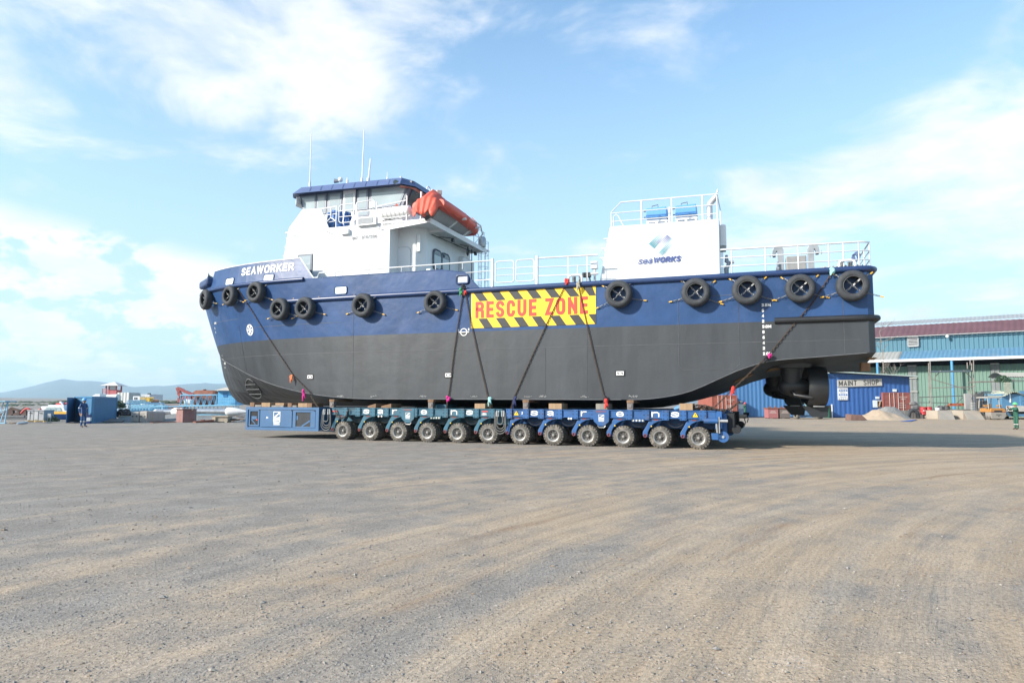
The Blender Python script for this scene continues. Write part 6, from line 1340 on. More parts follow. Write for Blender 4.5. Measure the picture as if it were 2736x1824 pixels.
# --- barge with rusty frames, mesh fence, red pipe
m2 = MB(); bx0, bx1 = P(-160,1110,60).x, P(74,1110,60).x; m2.prism([(bx0,-2.9),(bx1,-2.9),(bx1,.30),(bx1-.4,.34),(bx0,.34)], 60, 66, 'xz'); bg_ = m2.build('barge', mat('barge_grey',(.09,.10,.11),.7,var=.2,vs_=.6), bevel=.08); tag(bg_, 'long dark grey barge lying along the shore', 'barge')
m2 = MB(); m2.box(bx0,bx1-.3,59.95,60.02,.22,.36); m2.build('gunwale', mat('gunwale_grey',(.16,.17,.18),.7), bg_)
for xc, lb in ((33,'left rusty triangular frame on the barge'),(68,'right rusty triangular frame on the barge')):
    m2 = MB(); c = P(xc,1112,61.5); m2.prism([(c.x-1.2,.34),(c.x+.2,.34),(c.x+.1,.95),(c.x-.1,1.0)], 61.3, 61.6, 'xz'); m2.bar((c.x-.1,61.4,.98),(c.x+.9,61.4,.7),.2,.2); m2.bar((c.x+.85,61.4,.75),(c.x+.8,61.4,.34),.2,.2); tag(m2.build('steel_trestle', mat('rust_dark',(.10,.065,.055),.8,var=.3)), lb, 'steel frame', 'rusty frames on the barge')
m2 = MB(); x0, x1 = P(8,1100,68).x, P(64,1100,68).x
for i in range(26): x_ = x0+(x1-x0)*i/25; m2.tube([(x_,67.5,-1),(x_,67.5,.42+.03*(i%3))], .035, 4)
for z_ in (.1,.4): m2.tube([(x0,67.5,z_),(x1,67.5,z_)], .03, 4)
tag(m2.build('mesh_fence', mat('fence_white',(.6,.66,.64),.7)), 'low whitish mesh fence behind the barge', 'fence')
m2 = MB(); c = P(92,1098,60); m2.tube([(c.x-.8+.1*q,59.5,.55+.42*math.sin(R(18*q))) for q in range(11)]+[(c.x+.6,59.5,.75),(c.x+.9,59.5,.95)], .09, 7); tag(m2.build('red_hose', mat('hose_red',(.42,.05,.05),.5), smooth=60), 'thick red hose arching behind the grey cabinets', 'hose')
# --- pilot boat
pb = thing('motor_boat','white motor boat with a yellow stripe and blue hull behind the open container door','boat', P(150,1121,60))
zz = lambda y, Y=60.: P(150,y,Y).z; xx = lambda x, Y=60.: P(x,1100,Y).x
m2 = MB(); st_ = [(105,.3),(112,.75),(125,1.0),(150,1.1),(200,1.1),(215,1.0)]
def hsec(i, v):
    x, w_ = st_[i]; X = xx(x); zz_ = zz(1121)+(zz(1106)-zz(1121))*v; return (X, 61.2-w_*(.55+.45*v)*1.1, zz_)
m2.grid(lambda i, v: hsec(i,v), range(6), [0,.5,1]); m2.grid(lambda i, v: (hsec(i,v)[0],62.4-(hsec(i,v)[1]-60)*1.,hsec(i,v)[2]), range(6), [0,.5,1]); m2.build('hull', mat('boat_blue',(.04,.14,.45),.4), pb)
m2 = MB(); m2.prism([(xx(105),zz(1106)),(xx(215),zz(1105)),(xx(215),zz(1099)),(xx(104),zz(1100.5))], 59.95, 62.5, 'xz'); m2.build('stripe', mat('boat_yellow',(.75,.42,.06),.4), pb)
m2 = MB(); m2.prism([(xx(104),zz(1100.4)),(xx(215),zz(1099)),(xx(215),zz(1097)),(xx(172),zz(1097)),(xx(168),zz(1086)),(xx(160),zz(1084)),(xx(109),zz(1085.5)),(xx(106),zz(1091))], 60.05, 62.3, 'xz'); cabn = m2.build('cabin', WHITE, pb, bevel=.05)
m2 = MB()
for x0,x1,x2,x3 in ((118,123,134.5,134.5),(136,136,149,148),(150.5,150,164,159)): 
    m2.add([(xx(x0),60.0,zz(1098)),(xx(x2),60.0,zz(1097.5)),(xx(x3),60.0,zz(1087.5)),(xx(x1),60.0,zz(1088.5))],[(0,1,2,3)])
m2.build('window', mat('boat_window',(.35,.45,.45),.15), cabn)
m2 = MB(); m2.box(xx(121),xx(158),60.3,62.,zz(1084.5),zz(1081.5)); m2.build('roof_box', WHITE, cabn, bevel=.03); m2 = MB(); m2.cyl((xx(140),61.2,zz(1081.5)),(xx(140),61.2,zz(1074)),.17,14,.2); m2.build('radar_dome', WHITE, cabn, smooth=40)
m2 = MB(); m2.cyl((xx(137),60.6,zz(1080)),(xx(166),60.6,zz(1077.5)),.10,10); m2.build('red_float', mat('float_red',(.5,.06,.06),.5), cabn, smooth=50); m2 = MB(); m2.bar((xx(163),60.4,zz(1086)),(xx(152),60.4,zz(1072)),.16,.1); m2.build('mast', WHITE, cabn)
m2 = MB(); m2.bar((xx(152),60.4,zz(1074)),(xx(150.5),60.4,zz(1069)),.08,.05); m2.build('mast_tip', mat('float_red',(0,0,0)), cabn)
f_ = MB(); letters(f_, 'KT', xx(117), zz(1114), .16, .05, lambda u,v,o_: Vector((u,59.93-o_,v))); letters(f_, 'EL', xx(138), zz(1112), .14, .05, lambda u,v,o_: Vector((u,59.93-o_,v))); f_.build('lettering', WDEC, pb, recalc=False)
# --- bushes
def bush(c, r_, n, col, label, name='bush', sq=.7, lf=.09):
    m2 = MB(); rr = random.Random(int(abs(c[0])*100))
    for i in range(n):
        d = Vector((rr.gauss(0,1),rr.gauss(0,1),rr.gauss(0,1))).normalized()*r_*rr.random()**.5; q = Vector(c)+Vector((d.x,d.y*.8,abs(d.z)*sq+.02)); a_, b_ = Vector((rr.gauss(0,1),rr.gauss(0,1),rr.gauss(0,1))).normalized()*lf, Vector((rr.gauss(0,1),rr.gauss(0,1),rr.gauss(0,1))).normalized()*lf*.6
        m2.add([q-a_,q+b_,q+a_,q-b_],[(0,1,2,3)])
    return tag(m2.build(name, mat('leaf_%s'%col[0], col[1], .8, var=.4, vs_=5), recalc=False, merge=False), label, 'bush')
bush(G(136,1126), .62, 900, ('dry',(.19,.21,.13)), 'pale dry bush in front of the blue boat hull'); bush(P(318,1090,72), .7, 900, ('dark',(.04,.075,.04)), 'dark green bush at the far end of the blue container', sq=1.2)
# --- guard tower
YT = 95.; X_ = lambda x, Y=YT: P(x,1060,Y).x; Z_ = lambda y, x=300, Y=YT: P(x,y,Y).z
gt = thing('guard_tower','red guard tower with a pyramid roof behind the blue container','guard tower', Vector((X_(297),YT,0)))
TR = mat('tower_red',(.42,.11,.12),.6,var=.1); m2 = MB(); m2.box(X_(286),X_(309),YT,YT+1.3,Z_(1053),Z_(1041)); m2.build('cabin', TR, gt)
m2 = MB()
for x_ in (282,290,309): m2.box(X_(x_)-.08,X_(x_)+.08,YT-.02,YT+.12,-.0,Z_(1028)); m2.box(X_(x_)-.08,X_(x_)+.08,YT+1.2,YT+1.34,0,Z_(1028))
m2.build('corner_post', TR, gt); m2 = MB(); m2.box(X_(292),X_(308),YT+.02,YT+.06,Z_(1041),Z_(1030.5)); m2.build('window', GLASS, gt)
m2 = MB(); m2.add([(X_(270),YT-.6,Z_(1030)),(X_(321),YT-.6,Z_(1030)),(X_(321),YT+1.9,Z_(1030)),(X_(270),YT+1.9,Z_(1030)),(X_(297),YT+.6,Z_(1019))],[(0,1,4),(1,2,4),(2,3,4),(3,0,4),(3,2,1,0)]); m2.build('roof', mat('tower_roof',(.60,.58,.55),.6,var=.1), gt)
m2 = MB(); 
for z_ in (1040,1046): m2.tube([(X_(272),YT,Z_(z_)),(X_(283),YT,Z_(z_))], .04, 5)
m2.tube([(X_(273),YT,0),(X_(273),YT,Z_(1038))], .05, 5); m2.build('stair_rail', TR, gt)
# --- pale containers and tanks behind
m2 = MB(); Yc = 88.
def zc2(y, x=300, Y=Yc): return P(x,y,Y).z
def xc2(x, Y=Yc): return P(x,1060,Y).x
corr(m2, (xc2(313),Yc), (xc2(346),Yc), .0, zc2(1048), .35, .04); corr(m2, (xc2(346),Yc), (xc2(375,Yc+4),Yc+4), .0, zc2(1048), .35, .03); m2.add([(xc2(313),Yc,zc2(1048)),(xc2(346),Yc,zc2(1048)),(xc2(375,Yc+4),Yc+4,zc2(1048)),(xc2(345,Yc+4),Yc+4,zc2(1048))],[(0,1,2,3)])
wc = m2.build('shipping_container', CREAM, recalc=False); tag(wc, 'cream container with a dark ring letter behind the blue one', 'shipping container')
f_ = MB(); ribbon(f_, [(xc2(320)+.14*math.cos(q*.524),zc2(1061)+.22*math.sin(q*.524)) for q in range(12)], .07, True, lambda u,v,o_: Vector((u,Yc-.06-o_,v)), 0.); f_.build('lettering', mat('letter_navy',(.08,.1,.22),.5), wc, recalc=False)
m2 = MB()
for x0,x1 in ((347.5,359),(360.5,374)):
    p0, p1 = P(x0,1060,Yc-.1+(x0-346)/29*4), P(x1,1060,Yc-.1+(x1-346)/29*4)
    m2.add([(p0.x,p0.y-.05,1.3),(p1.x,p1.y-.05,1.3),(p1.x,p1.y-.05,zc2(1050)),(p0.x,p0.y-.05,zc2(1050))],[(0,1,2,3)])
m2.build('end_door', mat('door_grey',(.30,.31,.31),.6), wc)
m2 = MB(); m2.cyl((xc2(252,76),76,P(300,1056,76).z-.5),(xc2(316,76),76,P(300,1056,76).z-.4),.55,14); tag(m2.build('storage_tank', mat('tank_white',(.62,.61,.58),.5,var=.1,dirt=(.3,.2,.12),dirt_amt=.3), smooth=40), 'white cylindrical tank showing above the blue container', 'tank')
m2 = MB(); pxbox(m2,253,266,1052,1066,74,1.2); tag(m2.build('white_box', WHITE), 'small white box above the left end of the blue container', 'box')
m2 = MB(); pxbox(m2,376,399,1053,1070,105,4); b_ = m2.build('white_building', mat('wall_offwhite',(.55,.57,.58),.7)); tag(b_, 'far white flat-roofed hut behind the light blue booms', 'building'); m2 = MB()
for i in range(4): pxbox(m2,379+5*i,382+5*i,1060,1066,104.95,.04)
m2.build('window', DARK, b_); m2 = MB(); pxbox(m2,394,399,1050,1053,105.5,.5); m2.build('roof_tank', DARK, b_)
m2 = MB(); pxbox(m2,355,373,1058,1069,84,1.2); b_ = m2.build('white_cabin', WHITE); tag(b_, 'small white cabin with two dark openings on the light blue boom', 'cabin'); m2 = MB()
for x_ in (358.5,363.5): pxbox(m2,x_,x_+2,1061,1067,83.95,.04)
m2.build('window', DARK, b_)
m2 = MB(); pxbox(m2,391,399,1064,1072,82,.8); m2.tube([P(374,1062,82),P(412,1062.5,82)], .06, 5); m2.tube([P(374,1066,82),P(395,1067,82)], .05, 5); m2.tube([P(385,1062,82),P(385,1072,82)], .04, 5); tag(m2.build('yellow_crane_part', mat('crane_yellow',(.65,.42,.06),.5)), 'yellow crane platform and handrail left of the small rusty tank', 'crane part')
m2 = MB(); m2.cyl(P(403,1072,83),P(424,1072,83.5),.25,12); tag(m2.build('small_tank', mat('tank_rusty',(.36,.20,.13),.7,var=.4,vs_=1.5), smooth=40), 'small rusty tank with a blue end right of the yellow platform', 'tank')
# --- booms
lattice('crane_boom', P(346,1078,80), P(397,1077,83), .7, .36, 9, 'short light blue boom section under the white cabin', .04)
lattice('crane_boom', P(313,1098,74), P(430,1095,78), 1.0, .80, 15, 'long light blue boom section behind the concrete blocks', .055)
lattice('crane_boom', P(406,1110,74), P(632,1106,74), 1.0, .95, 22, 'longest light blue boom section behind the steel pipes', .06)
lattice('crane_boom', P(488,1084,78), P(584,1083,78), 1.2, 1.2, 6, 'tall light blue boom section in front of the rust-red tank', .075)
m2 = MB(); pxbox(m2,348,410,1080,1096,79,1.); pxbox(m2,418,440,1082,1096,79,1.); tag(m2.build('boom_pedestal', LBLUE, bevel=.05), 'solid light blue crane base behind the long boom', 'crane base')
m2 = MB(); pxbox(m2,440,488,1082,1094,82,1.5); tag(m2.build('red_steel_section', RUST, bevel=.05), 'dull red steel section left of the rust-red tank', 'steel section')
m2 = MB(); m2.ball(P(408,1080,86), 1., 12, 6, (1.6,1,.35)); tag(m2.build('white_float', WHITE, smooth=60), 'white upturned skiff behind the booms', 'skiff')
# --- excavator arm and big tank, blue cabin
m2 = MB(); q = lambda x, y: P(x,y,80)
m2.mi = 0
def strut(a, b, w): m2.bar(q(*a), q(*b), .35, w)
strut((474,1035),(480,1050),.35); strut((478,1048),(486,1062),.45); strut((481,1062),(481,1075),.5); strut((478,1037),(497,1047),.3); strut((497,1046),(517,1055),.32); strut((480,1062),(512,1062),.45); m2.bar(q(474,1033),q(493,1040),.1,.08)
tag(m2.build('excavator_arm', mat('arm_red',(.30,.075,.07),.6,var=.15), bevel=.03), 'red folded excavator arm raised left of the rust-red tank', 'excavator arm')
m2 = MB(); rt = [(.001,0),(.9,.0),(1.,.06)]; R_T = (P(550,1042,82).z-P(550,1082,82).z)/2; ct = P(519,1062,82); ce = P(580,1062,82); m2.lathe([(.001,0),(R_T*.85,0),(R_T,.25),(R_T,2.35),(R_T,(ce-ct).length-.25),(R_T*.85,(ce-ct).length),(.001,(ce-ct).length)], ct, ce-ct, 24, raw=True); tk = m2.build('rust_tank', RUST, smooth=40); tag(tk, 'big rust-red cylindrical tank beside the ship bow', 'tank')
m2 = MB(); m2.cyl(ct+Vector((1.2,0,R_T-.05)), ct+Vector((1.2,0,R_T+.12)), .2, 12); m2.build('manhole', RUST, tk)
m2 = MB(); pxbox(m2,581,628,1042,1082,77,2.4); bc = m2.build('blue_cabin', mat('cabin_blue',(.10,.36,.60),.5,var=.12)); tag(bc, 'light blue crane cabin partly hidden by the ship bow', 'cabin')
m2 = MB(); a_, b_ = P(572,1043,76.6), P(630,1043,76.6); m2.add([(a_.x,76.5,a_.z),(b_.x,76.5,a_.z),(b_.x,79.8,a_.z),(a_.x,79.8,a_.z),(a_.x+.6,78,a_.z+.38),(b_.x,78,a_.z+.38)],[(0,1,5,4),(3,4,5,2),(0,4,3),(1,2,5)]); m2.build('roof', mat('cabin_roof',(.5,.44,.36),.7), bc)
m2 = MB(); pxbox(m2,596,607,1048,1060,76.95,.04); m2.build('window', mat('cab_window',(.05,.2,.42),.3), bc); m2 = MB(); 
for i in range(9): m2.tube([P(584+4.5*i,1080,76.4),P(584+4.5*i,1062,76.4)], .02, 4)
for y_ in (1062,1071): m2.tube([P(584,y_,76.4),P(622,y_,76.4)], .025, 4)
m2.build('handrail', LBLUE, bc)
m2 = MB(); pxbox(m2,490,512,1066,1080,79.5,.8); tag(m2.build('small_white_tank', WHITE, bevel=.2), 'small pale tank inside the tall boom section', 'tank')
# --- concrete blocks, boxes, pipes
for x0,x1,dp,lb in ((348,370,1.1,'left of the two rust-stained concrete blocks'),(371,392,1.5,'right, longer rust-stained concrete block')):
    m2 = MB(); a_, b_ = P(x0,1128,54.3), P(x1,1128,54.3); z1 = P(x0,1100,54.3).z
    k = .72 if dp > 1.3 else 0; m2.add([(a_.x,54.3,0),(b_.x,54.3,0),(b_.x+k,54.3+dp,0),(a_.x+k,54.3+dp,0),(a_.x,54.3,z1),(b_.x,54.3,z1),(b_.x+k,54.3+dp,z1),(a_.x+k,54.3+dp,z1)],[(3,2,1,0),(4,5,6,7),(0,1,5,4),(1,2,6,5),(2,3,7,6),(3,0,4,7)])
    o = m2.build('concrete_block', CONC, bevel=.09, seg=3); tag(o, lb, 'concrete block', 'concrete blocks at the edge of the gravel'); m2 = MB()
    for f in (.25,.75): m2.box(a_.x+(b_.x-a_.x)*f-.06,a_.x+(b_.x-a_.x)*f+.06,54.27,54.31,z1*.52,z1*.62)
    m2.build('lifting_slot', DARK, o)
m2 = MB(); m2.obox(P(406,1113,55.2), .32,.9,.46, -.25); tag(m2.build('grey_concrete_slab', CONC, bevel=.05), 'grey concrete piece leaning behind the longer block', 'concrete block')
m2 = MB(); a_, b_, c_2 = P(470,1128,54.5), P(489,1128,54.0), P(519,1128,54.6); z1 = P(490,1094,54.5).z
m2.prism([(a_.x,54.5),(b_.x,53.9),(c_2.x,54.5),(c_2.x-.3,55.6),(a_.x-.2,55.4)], 0, z1, 'xy'); rbx = m2.build('rusty_skip', mat('skip_rust',(.26,.14,.13),.75,var=.3,vs_=2,dirt=(.15,.07,.04),dirt_amt=.5), bevel=.02); tag(rbx, 'rusty maroon steel bin with lifting eyes on the gravel edge', 'steel bin')
m2 = MB(); m2.prism([(a_.x-.06,54.45),(b_.x,53.83),(c_2.x+.06,54.45),(c_2.x-.3,55.66),(a_.x-.2,55.46)], z1, z1+.07, 'xy'); m2.build('rim', mat('rim_rust',(.16,.09,.08),.7), rbx); m2 = MB()
for x_ in (477,496,514): p_ = P(x_,1092,54.3); m2.tube([p_+Vector((.08*math.cos(R(q_)),0,.08*math.sin(R(q_)))) for q_ in range(0,360,45)], .022, 5, closed=True)
m2.build('lifting_eye', STEEL, rbx)
SILV = mat('bare_steel_pipe',(.42,.44,.46),.3,.6,var=.2,vs_=3); PW = mat('pipe_white',(.68,.68,.67),.5,var=.06)
for x0,x1,x2,lb,yA,yB in ((415,463,488,'shorter bare steel pipe with a white cone end, left of the rusty bin',1100,1100),(522,604,660,'longer bare steel pipe with a long white tapered end, right of the rusty bin',1098.5,1099)):
    p0, p1, p2 = P(x0,yA,60), P(x1,yB,60), P(x2,yB+1,60); r_ = .25*(1 if x0 < 500 else .98); root = thing('steel_pipe', lb, 'pipe', (p0+p2)/2, 'steel pipes lying on the gravel')
    m2 = MB(); m2.lathe([(.001,0),(r_,0),(r_,(p1-p0).length)], p0, p1-p0, 20, raw=True); m2.build('bare_section', SILV, root, smooth=40)
    m2 = MB(); Lc = (p2-p1).length; prf = [(r_,0),(r_*1.45,.12),(r_*1.5,.3),(r_*1.4,Lc*.4),(r_*.7,Lc*.85),(r_*.4,Lc),(.001,Lc)] if x0 > 500 else [(r_,-.1),(r_*1.5,.1),(r_*1.5,Lc),(.001,Lc)]
    m2.lathe(prf, p1, p2-p1, 20, raw=True); m2.build('white_cone', PW, root, smooth=40); m2 = MB(); m2.lathe([(.001,-.12),(r_*.8,-.08),(r_*1.02,.05),(r_*1.02,.15)], p0, p1-p0, 18, raw=True); m2.build('end_cap', PW, root, smooth=40)
m2 = MB(); pxbox(m2,568,608,1113,1126,54.5,.9); cr = m2.build('wooden_crate', mat('crate_wood',(.33,.29,.23),.85,var=.2), bevel=.01); tag(cr, 'weathered wooden crate lid-down on the gravel near the power pack', 'crate'); m2 = MB(); pxbox(m2,566.5,575,1111.5,1128,54.4,.2); pxbox(m2,566.5,609,1111,1113,54.4,1.1); pxbox(m2,572,578,1126,1129,54.5,.8); pxbox(m2,600,606,1126,1129,54.5,.8); m2.build('batten', mat('crate_batten',(.40,.34,.26),.85), cr)
m2 = MB(); m2.bar(G(519,1129),G(567,1128)+Vector((0,0,.12)),.5,.2); m2.bar(P(538,1124,54),P(546,1124,54),.3,.2); tag(m2.build('rusty_beam', RUST), 'flat rusty steel beam lying between the bin and the crate', 'steel beam')
m2 = MB(); m2.bar(G(405,1130)+Vector((0,0,.03)),G(468,1128)+Vector((0,0,.05)),.25,.05); tag(m2.build('rusty_strip', RUST), 'thin rusty strip lying left of the maroon bin', 'steel strip')
rr = random.Random(5)
for i, lb in enumerate(('pale bent board on top of the scrap pile by the power pack','reddish board low in the scrap pile by the power pack','long cream plank at the front of the scrap pile','dark offcut behind the scrap pile','brown sheet at the back of the scrap pile')):
    m2 = MB(); x0, y0 = (622,1124,616,612,620)[i] if False else [622,616,618,614,630][i], [1117,1123,1125,1119,1112][i]; p0 = P(x0,y0,55.2-.25*i); p1 = P([654,650,653,640,652][i],[1121,1118,1119,1121,1114][i],55.4-.2*i); m2.bar(p0,p1,.25,.05+.02*(i%2)); tag(m2.build('scrap_board', [mat('board_cream',(.5,.42,.33),.9),RUST,mat('board_cream',(0,0,0)),DARK,WOODS[1]][i]), lb, 'board', 'boards of the scrap pile')
# low gravel bank behind the blocks
m2 = MB()
def bank(u, v):
    x = P(300+360*u,1115,58).x; y = 55.3+9*v; h = .62*math.sin(math.pi*min(1,v*1.25+.0))*math.sin(math.pi*min(1,max(0,u)))**.4 if v < .8 else 0
    return (x, y, max(-.02, h*(.75+.35*mnz.noise(Vector((x*.7,y*.9,0)))))+ .05*mnz.noise(Vector((x*3,y*3,2))))
m2.grid(bank, [i/70 for i in range(71)], [i/22 for i in range(23)]); tag(m2.build('gravel_bank', STONE, smooth=60, merge=False), kind='structure')
m2 = MB()
for i in range(5): m2.lathe([(.16,-.09),(.3,-.1),(.34,0),(.3,.1),(.16,.09)], P(318+6.5*i,1106-(i%2)*5,62+.2*i), (rr.uniform(-.5,.5),1,rr.uniform(-.3,.3)), 14, raw=True); m2.bar(P(316+6*i,1108,62),P(322+6*i,1097+i%3,62.4),.12,.12)
tag(m2.build('scrap_heap', mat('scrap_brown',(.09,.07,.065),.85,var=.3)), 'dark heap of scrap iron right of the blue container', 'scrap heap')
m2 = MB(); a_, b_ = P(316,1118,60), P(349,1117,60); z0 = P(330,1118,60).z; z1 = P(330,1110.5,60).z
for i in range(12): m2.box(a_.x+(b_.x-a_.x)*i/12+.01,a_.x+(b_.x-a_.x)*(i+1)/12-.02,60,60.3,max(0,z0-.1),z1)
tag(m2.build('cream_block_row', mat('block_cream',(.55,.48,.37),.8,var=.15)), 'row of cream blocks at the foot of the scrap heap', 'block row')
m2 = MB(); m2.bar(G(300,1129)+Vector((0,0,.05)),P(316,1118,58),1.2,.05); tag(m2.build('dark_ramp_plate', mat('plate_dark',(.12,.11,.10),.8)), 'dark plate propped against the far end of the blue container', 'plate')
# ================================================================ RIGHT BACKGROUND
def sheet(name, c, rough=.55, **k): return mat(name, c, rough, **k)
GRN_W = sheet('wall_green',(.125,.215,.175),.6,var=.12,vs_=.3,dirt=(.08,.15,.125),dirt_amt=.3,dirt_scale=.4,streak=True); BLU_W = sheet('wall_cyan_blue',(.06,.165,.225),.6,var=.1,vs_=.4,dirt=(.10,.21,.26),dirt_amt=.3,dirt_scale=.5,streak=True)
RED_R = sheet('roof_maroon',(.135,.065,.07),.6,var=.15,vs_=.5,dirt=(.10,.05,.05),dirt_amt=.4,dirt_scale=.6); GRY_R = sheet('roof_grey',(.30,.31,.31),.6,var=.12,vs_=.6,dirt=(.27,.24,.2),dirt_amt=.3,dirt_scale=.5)
WH_R = sheet('roof_white',(.34,.335,.31),.6,var=.1,vs_=.8,dirt=(.28,.22,.15),dirt_amt=.35,dirt_scale=.8); BL_R = sheet('roof_blue',(.10,.22,.33),.6,var=.1,vs_=.8,dirt=(.22,.24,.24),dirt_amt=.4,dirt_scale=.9)
PB_ = Vector((62.8,90.,0)); wd_ = Vector((-.8,.6,0)); wn = Vector((.6,.8,0))
def WP(s, n, z): return PB_+wd_*s+wn*n+Vector((0,0,z))
wh_ = thing('warehouse','long green and blue sheet-metal warehouse with a maroon roof edge on the right','warehouse', WP(-10,8,0))
S0, S1 = -42., 34.
m2 = MB(); corr(m2, WP(S1,2.5,0), WP(S0,2.5,0), 0, 7.0, .42, .07, out=-wn); m2.build('green_wall', GRN_W, wh_, recalc=False)
m2 = MB(); m2.add([WP(S1,4.5,5.),WP(S0,4.5,5.),WP(S0,4.5,9.3),WP(S1,4.5,9.3)],[(0,1,2,3)], raw=True); m2.build('clerestory_shade', DARK, wh_)  # black sheet standing for the shade in the gap under the roof
m2 = MB(); corr(m2, WP(S1,4.2,0), WP(S0,4.2,0), 9.2, 11.6, .55, .08, out=-wn); m2.build('upper_wall', BLU_W, wh_, recalc=False)
def roofp(n0,z0,n1,z1,s0,s1,pitch,dep,m_at,nm):
    m3 = MB(); k = int(abs(s1-s0)/pitch); vs = []
    for i in range(k+1):
        for f,o_ in ((0,0),(.5,dep)):
            s_ = s0+(s1-s0)*(i+f)/k; a, b = WP(s_,n0,z0+o_), WP(s_,n1,z1+o_); vs += [a,b]
    m = len(vs)//2; m3.add(vs, [(2*i,2*i+2,2*i+3,2*i+1) for i in range(m-1)], raw=True); return m3.build(nm, m_at, wh_, recalc=False)
roofp(3.6,11.45,8.,13.4,S0,S1,.7,.06,RED_R,'maroon_roof'); roofp(8.2,13.6,13.5,14.7,S0,S1,.5,.05,GRY_R,'grey_roof')
cur = S1
for wdt, mm in ((13,WH_R),(10.5,WH_R),(17.5,BL_R),(10,WH_R),(26,BL_R)):
    roofp(0,7.85,4.2,9.25,cur,cur-wdt,.5,.06,mm,'lean_to_roof'); cur -= wdt
m2 = MB(); m2.bar(WP(S1,-.05,7.72),WP(S0,-.05,7.72),.2,.34); m2.build('gutter', WHITE, wh_); m2 = MB(); m2.bar(WP(S1,3.5,11.38),WP(S0,3.5,11.38),.12,.12); m2.build('eave_trim', mat('trim_grey',(.3,.3,.3)), wh_)
for x_, lo_ in ((2347,0),(2546,0)):
    # find s on the gutter line for this pixel
    best = min((abs((lambda p: CX+F*(p-Vector((0,0,H))).dot(RT)/(p-Vector((0,0,H))).dot(FW))(WP(s*.25,0,4))-x_), s*.25) for s in range(-160,136)); sx_ = best[1]
    m2 = MB(); m2.tube([WP(sx_,.1,7.6),WP(sx_,.1,.2)], .17, 10, raw=True); m2.build('downpipe', mat('pipe_blue',(.08,.28,.50),.5,var=.1), wh_, smooth=50)
def s_at(x_, n=0, z=4):
    f = lambda s: CX+F*((WP(s,n,z)-Vector((0,0,H))).dot(RT))/((WP(s,n,z)-Vector((0,0,H))).dot(FW))
    return min((abs(f(s*.1)-x_), s*.1) for s in range(-420,340))[1]
TL = mat('translucent_panel',(.16,.18,.18),.6,var=.15,vs_=1)
for x0,x1 in ((2427,2451),(2649,2673),(2250,2272)):
    a_, b_ = s_at(x0,2.4), s_at(x1,2.4)
    for z0_,z1_ in ((5.4,7.0),(3.5,5.2),(1.2,3.3)):
        m2 = MB(); corr(m2, WP(a_,2.36,0), WP(b_,2.36,0), z0_, z1_, .42, .07, out=-wn); m2.build('translucent_panel', TL, wh_, recalc=False)
    for z_ in (7.05,5.3,3.4): m2 = MB(); m2.bar(WP(a_,2.2,z_),WP(b_,2.2,z_),.1,.16); m2.build('panel_rail', mat('rail_pale',(.32,.32,.30)), wh_)
a_, b_ = s_at(2427,4.,10), s_at(2455,4.,10); m2 = MB(); zt0, zt1 = 9.95, 11.25
for p_, q_ in ((WP(a_,3.9,zt0),WP(a_,3.9,zt1)),(WP(b_,3.9,zt0),WP(b_,3.9,zt1)),(WP(a_,3.9,zt0),WP(b_,3.9,zt0)),(WP(a_,3.9,zt1),WP(b_,3.9,zt1))): m2.bar(p_,q_,.14,.14)
for i in range(6): m2.bar(WP(a_,3.9,zt0+.2*(i+.6)),WP(b_,3.9,zt0+.2*(i+.6)),.1,.10)
lv = m2.build('louvre', mat('louvre_grey',(.34,.35,.35),.5), wh_); m2 = MB(); m2.add([WP(a_,4.02,zt0),WP(b_,4.02,zt0),WP(b_,4.02,zt1),WP(a_,4.02,zt1)],[(0,1,2,3)]); m2.build('dark_back', DARK, lv)
m2 = MB(); m2.ball(WP(s_at(2532,3.8,11),3.4,11.1), .22, 8, 6); m2.build('wall_lamp', WDEC, wh_)
# --- maintenance shop: blue clad building
Ys = 81.; xs_ = lambda x, Y=Ys: P(x,1080,Y).x; zs_ = lambda y, x=2300, Y=Ys: P(x,y,Y).z
SB1 = sheet('shop_blue',(.03,.10,.30),.5,var=.1,vs_=.5,dirt=(.04,.13,.34),dirt_amt=.3,dirt_scale=1,streak=True); SB2 = sheet('shop_light_blue',(.06,.17,.36),.5,var=.1,vs_=.6,dirt=(.04,.12,.3),dirt_amt=.3,dirt_scale=1,streak=True)
sh = thing('maintenance_shop','blue clad maintenance shop with a sloping roof behind the ship stern','workshop', Vector((xs_(2200),Ys,0)))
m2 = MB(); corr(m2, (xs_(2222),Ys), (xs_(2433),Ys), .12, zs_(996,2222)-.05, .52, .035, z1b=zs_(1006,2433)); m2.build('wall', SB1, sh, recalc=False)
m2 = MB(); corr(m2, (xs_(1925),Ys), (xs_(2205),Ys), .12, 5.2, .46, .035); m2.build('wall', SB2, sh, recalc=False)
m2 = MB(); m2.box(xs_(1925),xs_(2433),Ys+.1,Ys+9,0,4.7); m2.box(xs_(2205),xs_(2222),Ys-.02,Ys+.1,zs_(1083),5.2); m2.build('building_body', mat('shop_body_blue',(.03,.12,.36),.7), sh)
m2 = MB(); m2.box(xs_(2040),xs_(2085),Ys-.1,Ys-.04,zs_(1036),zs_(1010)); m2.build('wall_panel', SB1, sh)
m2 = MB(); m2.box(xs_(2040),xs_(2088),Ys-.14,Ys-.05,zs_(1038),zs_(1036.5)); m2.build('panel_strip', LGREY, sh)
m2 = MB(); m2.add([(xs_(2083),Ys-.12,zs_(1036)),(xs_(2096),Ys-.12,zs_(1034)),(xs_(2096),Ys-.12,zs_(1017)),(xs_(2087),Ys-.12,zs_(1018))],[(0,1,2,3)]); m2.build('pale_panel', mat('panel_pale',(.5,.6,.66)), sh)
